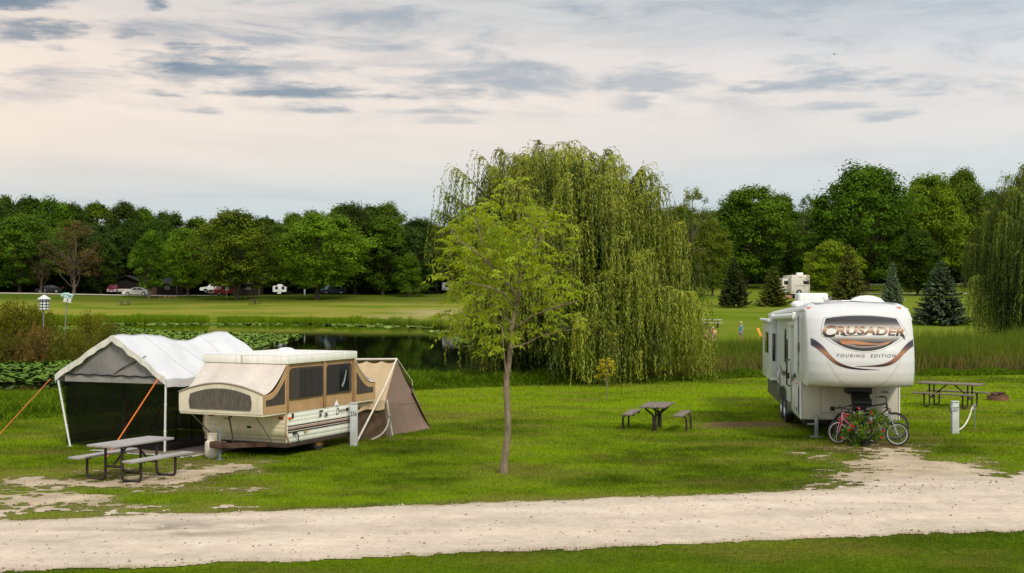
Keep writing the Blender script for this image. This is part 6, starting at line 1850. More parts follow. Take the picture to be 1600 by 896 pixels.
    p = shear((.62, 1.4, ZR)); m = MB(); m.lathe([(0, .26), (.16, .25), (.34, .19), (.44, .10), (.47, 0)], 28, Matrix.Translation((p[0], p[1], p[2] - .02))); m.build('skylight_dome', TRIM, t)
    p = shear((-.55, .3, ZR)); m = MB(); m.tube([(p[0], p[1], p[2] + .03), (p[0] - .05, p[1], p[2] + .15), (p[0] + .05, p[1] - .03, p[2] + .08), (p[0] + .15, p[1], p[2] + .17), (p[0] + .12, p[1], p[2] + .05)], .012, 6); m.tube([(p[0], p[1], p[2] + .06), (p[0] + .4, p[1], p[2] + .075)], .014, 6); m.build('antenna', GALV, t)
    p = shear((-.98, 2.6, ZR)); m = MB(); m.lathe([(0, .14), (.12, .12), (.17, .05), (.17, 0)], 16, Matrix.Translation(p)); m.build('roof_vent', TRIM, t)
    m = MB(); m.box((HW + .05, -1.0, 2.92), (.05, .10, .07), bev=.015); m.build('marker_lamp', TRIM, t)
    return t


make_rv()


# ---------------------------------------------------------------- bicycles leaning together under the nose
def make_bike(label, loc, rz, R_=.27, frame_m=None, rim_m=None, fender_m=None, lean=0.0, steer=0.0, wb=.92, white_fork=None):
    t = thing('bicycle', label, 'bicycle', loc, rz, 'bicycles under the trailer nose'); t.rotation_euler = (R(lean), 0, rz)
    k = R_ / .27
    def wheel(x, rot):
        wm = Matrix.Translation((x, 0, R_)) @ Matrix.Rotation(rot, 4, 'Z') @ Matrix.Rotation(PI / 2, 4, 'X')
        m = MB(); m.lathe([(R_ - .035, -.018), (R_ - .006, -.016), (R_, 0), (R_ - .006, .016), (R_ - .035, .018)], 36, wm, closed=True); w = m.build('wheel', RUBBER, t)
        m = MB(); m.lathe([(R_ - .062, -.010), (R_ - .034, -.013), (R_ - .034, .013), (R_ - .062, .010)], 36, wm, closed=True); m.build('rim', rim_m, w)
        m = MB(); m.lathe([(0, -.035), (.022, -.03), (.018, 0), (.022, .03), (0, .035)], 10, wm)
        for j in range(16):
            a = j / 16 * 2 * PI; m.tube([wm @ Vector((.02 * math.cos(a), .02 * math.sin(a), .02 * (-1) ** j)), wm @ Vector(((R_ - .055) * math.cos(a + .15), (R_ - .055) * math.sin(a + .15), 0))], .0035, 4, cap=False)
        m.build('spokes', CHROME, w)
        if fender_m:
            m = MB(); m.grid(lambda i, j: wm @ Vector(((R_ + .02) * math.cos(PI * (.05 + .55 * i)), (R_ + .02) * math.sin(PI * (.05 + .55 * i)) , .03 * (j * 2 - 1))), 14, 2); m.build('fender', fender_m, t, 60)
    wheel(0, steer); wheel(wb * k, 0)
    bb = Vector((.52 * k, 0, R_ * 1.0)); st = Vector((.60 * k, 0, R_ + .40 * k)); hd = Vector((.15 * k, 0, R_ + .44 * k)); hl = Vector((.13 * k, 0, R_ + .33 * k)); rw = Vector((wb * k, 0, R_))
    m = MB()
    for a, b, r in ((bb, st, .017), (hd, hl, .021), (hl, bb, .019), (hd, st - Vector((.01, 0, .06)), .017)): m.tube([a, b], r, 8)
    for s in (-.05, .05):
        m.tube([bb + Vector((0, s * .6, 0)), rw + Vector((0, s, 0))], .011, 6); m.tube([st + Vector((0, s * .4, -.06)), rw + Vector((0, s, 0))], .010, 6)
    m.build('frame', frame_m, t)
    m = MB(); m.tube([hd, hl, hl + Vector((-.01, 0, -.03))], .016, 8)
    for s in (-.045, .045): m.tube([hl + Vector((-.01, s, -.02)), (0, s, R_)], .012, 6)
    m.build('fork', white_fork or frame_m, t)
    top = hd + Vector((.0, 0, .11))
    m = MB(); m.tube([hd, top], .013, 6); rot = Matrix.Rotation(steer, 3, 'Z'); m.tube([top + rot @ Vector((.10, -.27, .05)), top + rot @ Vector((.03, -.12, .04)), top, top + rot @ Vector((.03, .12, .04)), top + rot @ Vector((.10, .27, .05))], .011, 7)
    for s in (-1, 1): m.tube([top + rot @ Vector((.06, s * .2, .045)), top + rot @ Vector((.12, s * .28, .055))], .018, 7)
    m.build('handlebar', BLACK, t)
    m = MB(); m.tube([st - Vector((0, 0, .05)), st + Vector((.02, 0, .10))], .013, 6); m.build('seat_post', CHROME, t)
    sc_ = st + Vector((.02, 0, .13)); m = MB(); m.grid(lambda i, j: sc_ + Vector((-.13 + .25 * i, (j * 2 - 1) * (.02 + .07 * i ** 1.6), .018 * math.sin(PI * j) - .02 * (1 - i))), 10, 8); m.grid(lambda i, j: sc_ + Vector((-.13 + .25 * i, (j * 2 - 1) * (.02 + .07 * i ** 1.6), -.035 * math.sin(PI * j) - .02 * (1 - i))), 10, 8); m.build('saddle', BLACK, t, 60)
    m = MB(); m.lathe([(.02, -.01), (.085, -.006), (.085, .006), (.02, .01)], 18, Matrix.Translation(bb + Vector((0, -.05, 0))) @ Matrix.Rotation(PI / 2, 4, 'X'), closed=True); m.bar(bb + Vector((0, -.07, 0)), bb + Vector((.10, -.07, -.11)), .02, .02); m.bar(bb + Vector((0, .07, 0)), bb + Vector((-.10, .07, .11)), .02, .02)
    m.box(bb + Vector((.10, -.12, -.11)), (.09, .08, .02)); m.box(bb + Vector((-.10, .12, .11)), (.09, .08, .02)); m.build('crank', M('crank steel', (.2, .2, .2), .4, metal=.7), t)
    return t


PINK = M('pink and white frame', (.55, .16, .22), .35, var=.5, scale=9); SILV = M('silver frame', (.50, .51, .53), .3, metal=.5); BLUE = M('blue frame', (.03, .16, .40), .35); RIMW = M('pale rim', (.40, .39, .36), .4, metal=.3); RIMD = M('dark rim', (.10, .10, .10), .4); MAG = M('dark red frame', (.16, .03, .04), .35)
g = gp(1310, 694.5); make_bike('pink and white bicycle with pale rims, leftmost of the row', (g.x, g.y, 0), R(18), .275, PINK, RIMW, lean=-6)
g = gp(1331, 693.5); make_bike('dark red bicycle, front wheel turned, behind the red flowers', (g.x, g.y + .22, 0), R(58), .25, MAG, RIMW, lean=-5, steer=R(20))
g = gp(1347, 695); make_bike('small blue childrens bicycle with pale narrow front wheel', (g.x, g.y, 0), R(66), .215, BLUE, RIMW, lean=4, steer=R(-8), white_fork=M('blue fork', (.02, .20, .42), .4))
g = gp(1402, 697); make_bike('silver bicycle with black saddle at the flowers, rear wheel outward', (g.x, g.y, 0), R(180 - 16), .27, SILV, RIMW, lean=5, wb=.92)
t_ = bpy.data.objects[-1] if False else None
g = gp(1405, 690); make_bike('larger black bicycle with blue fenders at the end of the row', (g.x, g.y + .35, 0), R(180 - 8), .33, M('black blue frame', (.02, .035, .06), .35), RIMD, fender_m=M('blue fender', (.06, .15, .28), .3), lean=4)

# flower planter
g = gp(1348, 697); o = thing('flower_planter', 'bushy green planter of red flowers among the bicycles', 'flower pot', (g.x + .02, g.y - .12, 0))
m = MB(); m.lathe([(.0, 0), (.09, 0), (.12, .16), (.13, .18), (.12, .18), (.10, .15), (0, .14)], 20); m.build('pot', M('dark green pot', (.008, .012, .008), .7), o)
C = []; Tn = []; FC = []
for k in range(44):
    d = rand_dirs(1)[0]; c = np.array((d[0] * .30 * rng.random() ** .4, d[1] * .24, .38 + d[2] * .32 + .06 * rng.random())) + np.array((.24 if k % 5 < 2 else -.22, 0, .08 if k % 5 < 2 else -.02))
    n = 34; C.append(c + rand_dirs(n) * .11 * rng.random((n, 1)) ** .4); Tn.append(np.clip(.5 + .22 * rng.normal() + .2 * rng.normal(size=n), 0, 1))
C = np.concatenate(C); n = len(C); D = rand_dirs(n) + np.array((0, -.2, -.2)); ln = rng.uniform(.045, .085, n)
V, Fc = leaves_arrays(C, D, rand_dirs(n) + np.array((0, -.4, .8)), ln, ln * .6)
link('foliage', np_mesh('foliage', V, Fc, mat_leaf('planter leaves', (.035, .075, .008), (.16, .25, .022), .25), {'tone': np.concatenate(Tn)}), o)
for (p, q, dy) in ((1322, 650, -.22), (1330, 664, -.28), (1333, 667, -.27), (1327, 672, -.2), (1342, 638, -.1), (1361, 645, -.2), (1380, 673, -.25), (1377, 684, -.28), (1312, 655, -.1), (1313, 662, -.15), (1316, 684, -.2), (1359, 660, -.3)):
    c = at(p, q, o.location.y + dy) - o.location; m = MB()
    for j in range(6):
        a = j / 6 * 2 * PI; d = Vector((math.cos(a), -.45, math.sin(a))).normalized(); s_ = Vector((-math.sin(a), 0, math.cos(a))) * .015
        m.poly([c, c + d * .018 + s_, c + d * .034, c + d * .018 - s_])
    m.build('flower', M('red petals', (.40, .004, .010), .6, var=.3, spec=.1) if p not in (1342, 1316) else M('pink petals', (.60, .05, .09), .6, var=.3, spec=.1), o, 0)
# ================================================================ things across the water
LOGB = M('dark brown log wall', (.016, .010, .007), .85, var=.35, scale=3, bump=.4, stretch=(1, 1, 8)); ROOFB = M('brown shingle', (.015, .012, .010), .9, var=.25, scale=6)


def place(px, Y, dz=0.0): x = xat(px, Y); return Vector((x, Y, H(x, Y) + dz))


def wheels(t, pts, Rw, w=.2, rim=CHROME):
    for (x, y) in pts:
        s = 1 if x > 0 else -1
        wm = Matrix.Translation((x, y, Rw)) @ Matrix.Rotation(s * PI / 2, 4, 'Y')
        m = MB(); m.lathe([(Rw * .6, -w / 2), (Rw * .93, -w / 2), (Rw, -w / 4), (Rw, w / 4), (Rw * .93, w / 2), (Rw * .6, w / 2)], 20, wm, closed=True); wo = m.build('wheel', RUBBER, t)
        m = MB(); m.lathe([(0, w * .42), (Rw * .3, w * .40), (Rw * .6, w * .5), (Rw * .62, -w * .4), (0, -w * .4)], 16, wm); m.build('rim', rim, wo)


def vehicle(name, label, px, Y, rz, paint, body, cabin, wins, wpts, Rw=.33, hw_=.88, lamps=(), cat='car', dz=0.0, parts=()):
    """body, cabin: side outlines (y,z), front at -y; windows as side outlines"""
    t = thing(name, label, cat, place(px, Y, dz), R(rz), None)
    m = MB(); m.prism(body, lambda y, z: hw_ - .05 * max(0, (z - .7)) - .08 * max(0, (.4 - z)) - .10 * max(0, abs(y) - 1.7)); m.build('body', paint, t, 40)
    zb = min(z for y, z in cabin)
    m = MB(); m.prism(cabin, lambda y, z: hw_ - .05 - .26 * (z - zb)); m.build('cabin', paint, t, 40)
    for w in wins:
        for s in (-1, 1):
            m = MB(); m.poly([(s * (hw_ - .05 - .26 * (z - zb) + .006), y, z) for y, z in w]); m.build('side_window', GLASSDARK, t, 0)
    # front and rear screens
    ys = sorted(cabin, key=lambda p: p[0])
    top = max(z for y, z in cabin); fy = min(y for y, z in cabin); ry = max(y for y, z in cabin); tf = min(y for y, z in cabin if z > top - .02); tr_ = max(y for y, z in cabin if z > top - .02)
    for (y0, y1, nm) in ((fy, tf, 'windscreen'), (ry, tr_, 'rear_window')):
        P = []
        for (q, s) in ((.12, -1), (.12, 1), (.9, 1), (.9, -1)):
            y = y0 + (y1 - y0) * q; z = zb + (top - zb) * q; P.append((s * (hw_ - .13 - .26 * (z - zb)), y + (-.012 if nm == 'windscreen' else .012), z + .012))
        m = MB(); m.poly(P); m.build(nm, GLASSDARK, t, 0)
    wheels(t, wpts, Rw)
    for (x, y, z, sx, sz, mat, nm) in lamps:
        m = MB(); m.box((x, y, z), (sx, .05, sz), bev=.01); m.build(nm, mat, t)
    for (c, s, mat, nm) in parts:
        m = MB(); m.box(c, s, bev=.02); m.build(nm, mat, t)
    return t


LENS = M('clear lens', (.7, .7, .68), .15)
SED_B = [(-2.35, .30), (-2.42, .55), (-2.30, .74), (-1.3, .90), (-.9, .94), (1.5, .97), (2.2, .94), (2.38, .78), (2.36, .35), (1.9, .22), (-2.0, .22)]
SED_C = [(-1.25, .90), (-.45, 1.38), (.2, 1.46), (.9, 1.43), (1.95, .95)]
SED_W = [[(-.85, .97), (-.38, 1.33), (.18, 1.39), (.18, .97)], [(.26, .97), (.26, 1.39), (.85, 1.36), (1.45, 1.0)]]
vehicle('parked_car', 'white sedan parked side on along the far road', 214, 227, -90, M('pearl white car paint', (.74, .68, .58), .25, var=.04), SED_B, SED_C, SED_W, [(s * .80, y) for s in (-1, 1) for y in (-1.42, 1.38)], .34, lamps=[(-.62, -2.36, .66, .30, .12, LENS, 'headlight'), (.62, -2.36, .66, .30, .12, LENS, 'headlight'), (-.65, 2.36, .78, .3, .14, RED, 'tail_lamp'), (.65, 2.36, .78, .3, .14, RED, 'tail_lamp')])
SUV_B = [(-2.3, .38), (-2.38, .7), (-2.25, .98), (-1.2, 1.08), (2.25, 1.10), (2.35, .9), (2.35, .42), (2.0, .32), (-2.0, .32)]
SUV_C = [(-1.25, 1.08), (-.6, 1.72), (1.9, 1.76), (2.28, 1.10)]
SUV_W = [[(-.85, 1.16), (-.45, 1.62), (.3, 1.64), (.3, 1.16)], [(.4, 1.16), (.4, 1.64), (1.1, 1.64), (1.1, 1.16)]]
MAR = M('maroon car paint', (.11, .012, .028), .25, var=.05)
lampR = lambda y: [(-.72, y, 1.0, .16, .42, RED, 'tail_lamp'), (.72, y, 1.0, .16, .42, RED, 'tail_lamp')]
vehicle('parked_car', 'maroon van seen from its front beside the sedan', 177.5, 236, 8, MAR, SUV_B, SUV_C, SUV_W, [(s * .80, y) for s in (-1, 1) for y in (-1.4, 1.4)], .37, .92, lamps=[(-.62, -2.38, .80, .3, .16, LENS, 'headlight'), (.62, -2.38, .80, .3, .16, LENS, 'headlight')] + lampR(2.35), parts=[((0, -2.40, .52), (1.7, .12, .16), CHROME, 'bumper'), ((0, -2.47, .55), (.34, .02, .14), LENS, 'number_plate')])
PU_B = [(-2.75, .42), (-2.85, .7), (-2.75, 1.0), (-1.5, 1.14), (2.75, 1.14), (2.80, .55), (2.3, .42), (-2.2, .42)]
PU_C = [(-1.45, 1.12), (-.75, 1.78), (.55, 1.80), (.80, 1.12)]
PU_W = [[(-1.0, 1.2), (-.62, 1.68), (-.1, 1.70), (-.1, 1.2)], [(0, 1.2), (0, 1.70), (.5, 1.70), (.62, 1.2)]]
vehicle('pickup_truck', 'red pickup truck parked by the brown cabin', 349, 230, -38, M('red truck paint', (.32, .012, .02), .25, var=.05), PU_B, PU_C, PU_W, [(s * .82, y) for s in (-1, 1) for y in (-1.75, 1.65)], .40, .95, cat='truck', lamps=[(-.68, -2.83, .86, .3, .2, LENS, 'headlight'), (.68, -2.83, .86, .3, .2, LENS, 'headlight')] + lampR(2.8), parts=[((0, -2.86, .56), (1.8, .12, .16), CHROME, 'bumper'), ((0, -2.86, .86), (.95, .05, .24), BLACK, 'grille')])
vehicle('pickup_truck', 'white pickup truck behind the red one', 336, 241, -75, M('white truck paint', (.70, .70, .68), .3, var=.04), PU_B, PU_C, PU_W, [(s * .82, y) for s in (-1, 1) for y in (-1.75, 1.65)], .40, .95, cat='truck', lamps=lampR(2.8), parts=[((0, -2.86, .56), (1.8, .12, .16), CHROME, 'bumper')], dz=.35)
vehicle('parked_car', 'dark car half hidden under the trees left of the brownish tree', 77, 236, -80, M('black car paint', (.012, .013, .016), .25), SED_B, SED_C, SED_W, [(s * .80, y) for s in (-1, 1) for y in (-1.42, 1.38)], .34, lamps=lampR(2.36))
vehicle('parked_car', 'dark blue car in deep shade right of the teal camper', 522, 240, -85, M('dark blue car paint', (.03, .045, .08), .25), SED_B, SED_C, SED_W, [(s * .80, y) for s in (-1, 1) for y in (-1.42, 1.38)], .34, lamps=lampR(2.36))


def trailer(name, label, px, Y, rz, L=5.0, Wd=2.3, Hh=2.4, z0=.5, paint=WHITE, band=None, rear=False, dz=0.0, group=None, cat='camper'):
    t = thing(name, label, cat, place(px, Y, dz), R(rz), group)
    prof_ = [(-L / 2 + .1, z0), (-L / 2, z0 + .9), (-L / 2 + .35, z0 + Hh - .15), (-L / 2 + .75, z0 + Hh), (L / 2 - .2, z0 + Hh), (L / 2, z0 + Hh - .2), (L / 2, z0 + .1), (L / 2 - .1, z0)]
    m = MB(); m.prism(prof_, Wd / 2); m.build('body', paint, t, 40)
    if band:
        for s in (-1, 1):
            m = MB(); m.box((s * (Wd / 2 + .004), 0, z0 + .55), (.012, L - .3, .75)); m.build('stripe', band, t)
    for s in (-1, 1):
        for y in (-L * .25, L * .22):
            m = MB(); m.box((s * (Wd / 2 + .01), y, z0 + Hh * .62), (.03, L * .2, .55), bev=.04); w = m.build('window', BLACK, t)
            m = MB(); m.box((s * (Wd / 2 + .02), y, z0 + Hh * .62), (.02, L * .2 - .08, .47), bev=.03); m.build('pane', GLASSDARK, w)
        m = MB(); m.box((s * (Wd / 2 + .008), L * .02, z0 + Hh * .42), (.03, .65, 1.7), bev=.03); m.build('door', paint, t)
    m = MB(); m.box((0, -L / 2 + .14, z0 + Hh * .66), (1.4, .24, .5), bev=.03); m.build('front_window', GLASSDARK, t)
    m = MB(); m.box((0, 0, z0 + Hh + .12), (.7, .9, .24), bev=.05); m.build('air_conditioner', paint, t)
    m = MB(); m.bar((0, -L / 2, z0 - .05), (0, -L / 2 - 1.1, z0 - .08), .12, .12); m.tube([(0, -L / 2 - 1.0, z0), (0, -L / 2 - 1.0, 0)], .04, 6); m.build('tongue', BLACK, t)
    m = MB(); m.box((0, 0, z0 - .06), (Wd - .3, L - .3, .12)); m.build('chassis', BLACK, t)
    wheels(t, [(s * (Wd / 2 - .12), L * .1) for s in (-1, 1)], .36, .2)
    return t


trailer('camper_trailer', 'small white camper trailer in the shade mid wood edge', 437.5, 236, 96, 2.5, 1.9, 1.15, .45, dz=.1)
trailer('camper_trailer', 'white and teal camper behind the leaning pale trunk', 511, 241, 92, 3.8, 2.1, 1.8, .5, band=M('teal band', (.03, .22, .24), .5))
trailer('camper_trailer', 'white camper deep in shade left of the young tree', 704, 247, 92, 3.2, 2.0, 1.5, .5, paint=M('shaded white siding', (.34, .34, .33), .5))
# low flatbed utility trailer beside the sedan
t = thing('utility_trailer', 'small pale utility trailer between the maroon van and the sedan', 'trailer', place(194, 236), R(90))
m = MB()
for s in (-1, 1): m.box((s * .75, 0, .75), (.05, 2.4, .5), bev=.01)
for s in (-1, 1): m.box((0, s * 1.2, .75), (1.5, .05, .5), bev=.01)
m.box((0, 0, .5), (1.5, 2.4, .06)); m.build('bed', M('pale trailer paint', (.55, .50, .45), .6), t); wheels(t, [(s * .85, 0) for s in (-1, 1)], .33); m = MB(); m.bar((0, 1.2, .48), (0, 2.3, .48), .08, .08); m.build('tongue', BLACK, t)


def cabin(px, Y, w, label, d=4.2, h=2.1, rz=0, dz=0.0, roof_h=1.0):
    t = thing('log_cabin', label, 'cabin', place(px, Y, dz), R(rz))
    m = MB()
    nlog = int(h / .2)
    for k in range(nlog):
        z = .1 + k * .2
        for s in (-1, 1): m.tube([(-w / 2 - .1, s * d / 2, z), (w / 2 + .1, s * d / 2, z)], .11, 7); m.tube([(s * w / 2, -d / 2 - .1, z + .02), (s * w / 2, d / 2 + .1, z + .02)], .11, 7)
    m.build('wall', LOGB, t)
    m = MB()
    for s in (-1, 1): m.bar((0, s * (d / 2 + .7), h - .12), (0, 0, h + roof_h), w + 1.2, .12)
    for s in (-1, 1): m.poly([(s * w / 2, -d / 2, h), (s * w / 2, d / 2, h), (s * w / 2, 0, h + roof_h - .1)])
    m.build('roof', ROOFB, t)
    m = MB(); m.box((-w * .28, -d / 2 - .12, 1.0), (.9, .06, 1.95)); m.build('door', M('cabin door', (.13, .06, .03), .7), t)
    m = MB(); m.box((w * .2, -d / 2 - .12, 1.35), (1.0, .06, .8)); wn_ = m.build('window', M('cabin window trim', (.12, .09, .06), .7), t)
    m = MB(); m.box((w * .2, -d / 2 - .15, 1.35), (.84, .03, .66)); m.build('pane', M('dull pane', (.10, .11, .10), .3), wn_)
    for x in (-w / 2 - .3, w / 2 + .3):
        m = MB(); m.tube([(x, -d / 2 - .65, 0), (x, -d / 2 - .65, h - .1)], .07, 7); m.build('porch_post', M('porch post', (.20, .11, .06), .8), t)
    return t


cabin(258, 234, 5.0, 'dark log cabin half hidden behind trees right of the sedan')
cabin(382, 233, 5.8, 'dark log cabin with porch behind the big olive tree')
cabin(205, 246, 3.4, 'brown cabin gable rising over the white sedan', rz=80, dz=.3)
# open shelter with a low brown roof
t = thing('picnic_shelter', 'open shelter with low brown roof in the shade', 'shelter', place(590, 241))
m = MB()
for s in (-1, 1): m.bar((0, s * 2.6, 2.3), (0, 0, 3.3), 4.6, .12)
m.build('roof', M('pale brown roofing', (.22, .16, .13), .8, var=.2), t)
for x in (-2, 2):
    for y in (-2.2, 2.2):
        m = MB(); m.tube([(x, y, 0), (x, y, 2.4)], .09, 7); m.build('post', LOGB, t)
# parking logs
LG = M('sawn log', (.30, .19, .10), .85, var=.4, scale=5)
lp = [(243, 222), (251, 222), (259, 222), (267, 222), (275, 222), (380, 222.5), (389, 222.5), (398, 222.5)]
for i, (p, Y) in enumerate(lp):
    o = MB(); o.tube([(0, -1.0, .12), (0, 1.0, .12)], .14, 9); ob = o.build('parking_log', LG, None); ob.location = place(p, Y); ob.rotation_euler = (0, 0, R(4 * (i % 3)))
    tag(ob, 'short log end lying before the left cabin along the far road' if p < 300 else 'short log end lying before the cabin behind the olive tree', 'log', 'parking logs before the left cabin' if p < 300 else 'parking logs before the right cabin')
# small sign board on a post
t = thing('notice_board', 'blank white notice board on a pale post by the red truck', 'sign', place(354, 221))
m = MB(); m.box((0, 0, 1.2), (.12, .12, 2.4)); m.build('post', M('pale post', (.42, .33, .22), .8), t); m = MB(); m.box((.12, -.08, 1.75), (.62, .05, .95), bev=.01); m.build('board', WHITE, t)
t = thing('utility_post', 'short white post at the wood edge between the two small campers', 'post', place(476, 232)); m = MB(); m.box((0, 0, .55), (.22, .2, 1.1), bev=.02); m.build('post', WHITE, t); m = MB(); m.box((0, 0, 1.12), (.28, .26, .05)); m.build('cap', WHITE, t)
# shed far right
t = thing('shed', 'pale brown shed seen through the right willow', 'shed', place(1566, 236), R(6))
m = MB(); m.box((0, 0, 1.1), (5.5, 3, 2.2), bev=.02); m.build('wall', M('beige siding', (.36, .29, .23), .7, var=.1), t)
m = MB()
for s in (-1, 1): m.bar((0, s * 1.8, 2.15), (0, 0, 2.9), 6, .1)
for s in (-1, 1): m.poly([(s * 2.74, -1.5, 2.18), (s * 2.74, 1.5, 2.18), (s * 2.74, 0, 2.8)])
m.build('roof', ROOFB, t); m = MB(); m.box((-1, -1.52, .95), (1, .05, 1.9)); m.build('door', LOGB, t)


# far motorhome, rear end toward the camera
def far_rv():
    t = thing('travel_trailer', 'white travel trailer with open slide-out on the far lawn, rear spare wheel', 'travel trailer', place(1251, 170), R(-3))
    BG = M('warm white siding', (.70, .64, .56), .45, var=.05, streak=.1); L = 7.0; W = 2.45; z0 = .55; Ht = 2.55
    m = MB(); m.box((0, L / 2, z0 + Ht / 2), (W, L, Ht), bev=.07, seg=3); m.build('body', BG, t)
    m = MB(); m.box((-W / 2 - .5, 2.6, z0 + 1.2), (1.0, 3.2, 1.85), bev=.03); so_ = m.build('slide_out', BG, t)
    m = MB(); m.box((-W / 2 - .52, .985, z0 + 1.55), (.55, .03, .48), bev=.03); m.build('window', GLASSDARK, so_)
    m = MB(); m.box((-W / 2 - .5, 2.6, z0 + 2.15), (1.08, 3.3, .05), bev=.01); m.build('slide_topper', WHITE, so_)
    m = MB(); m.box((.72, -.012, z0 + 1.55), (.75, .03, .42), bev=.03); m.build('window', GLASSDARK, t)
    m = MB(); m.box((.02, 1.0, z0 + Ht + .16), (.85, .9, .34), bev=.06); m.build('air_conditioner', WHITE, t)
    wm = Matrix.Translation((-.22, -.10, z0 + .28)) @ Matrix.Rotation(PI / 2, 4, 'X')
    m = MB(); m.lathe([(.17, -.09), (.31, -.10), (.34, -.05), (.34, .05), (.31, .10), (.17, .09)], 24, wm, closed=True); sw = m.build('spare_wheel', RUBBER, t); m = MB(); m.lathe([(0, .08), (.20, .06), (.22, -.02), (0, -.02)], 20, wm); m.build('cover', M('grey blue cover', (.40, .46, .48), .5), sw)
    for x in (-1.0, 1.05):
        m = MB(); m.box((x, -.01, z0 + .32), (.18, .03, .09), bev=.01); m.build('tail_lamp', RED, t)
    m = MB(); m.box((0, -.14, z0 - .02), (W - .1, .14, .12), bev=.02); m.build('bumper', BLACK, t)
    m = MB(); m.box((0, L / 2, z0 - .08), (W - .3, L - .2, .2)); m.build('chassis', BLACK, t)
    m = MB()
    for k in range(5): m.box((-.18 + k * .09 + (.01 if k % 2 else 0), -.012, z0 + 2.24 + .02 * (k % 2)), (.05, .012, .08 + .03 * (k % 2)))
    m.build('emblem', M('brown emblem', (.16, .08, .05), .5), t, 0)
    m = MB(); m.box((-.1, -.012, z0 + 1.12), (1.5, .014, .05)); m.build('stripe', M('brown stripe', (.25, .17, .12), .5), t)
    wheels(t, [(s * (W / 2 - .14), y) for s in (-1, 1) for y in (3.6, 4.5)], .36, .22)
    m = MB(); m.box((-1.5, .3, .22), (.9, .4, .4), bev=.02)
    b = m.build('storage_box', M('terracotta box', (.45, .22, .16), .7), None); b.location = t.location; tag(b, 'small reddish box under the slide-out of the far trailer', 'box')
    return t


far_rv()


# ---------------------------------------------------------------- people on the far lawn
def skin_mesh(joints, bones, sub=2):
    """continuous figure grown around a joint skeleton; joints {name: (pos, radius)}"""
    names = list(joints); me = bpy.data.meshes.new('figure')
    me.from_pydata([joints[n][0] for n in names], [(names.index(a), names.index(b)) for a, b in bones], []); me.update()
    o = bpy.data.objects.new('figure', me); COL.objects.link(o)
    md = o.modifiers.new('skin', 'SKIN'); md.use_smooth_shade = True
    for i, n in enumerate(names):
        r = joints[n][1]; sv = me.skin_vertices[0].data[i]; sv.radius = (r, r) if not hasattr(r, '__len__') else r; sv.use_root = (i == 0)
    sb = o.modifiers.new('sub', 'SUBSURF'); sb.levels = sub; sb.render_levels = sub
    dg = bpy.context.evaluated_depsgraph_get(); dg.update()
    out = bpy.data.meshes.new_from_object(o.evaluated_get(dg)); bpy.data.objects.remove(o)
    out.polygons.foreach_set('use_smooth', [True] * len(out.polygons)); return out


SKINM = M('skin', (.50, .28, .19), .5, var=.06)


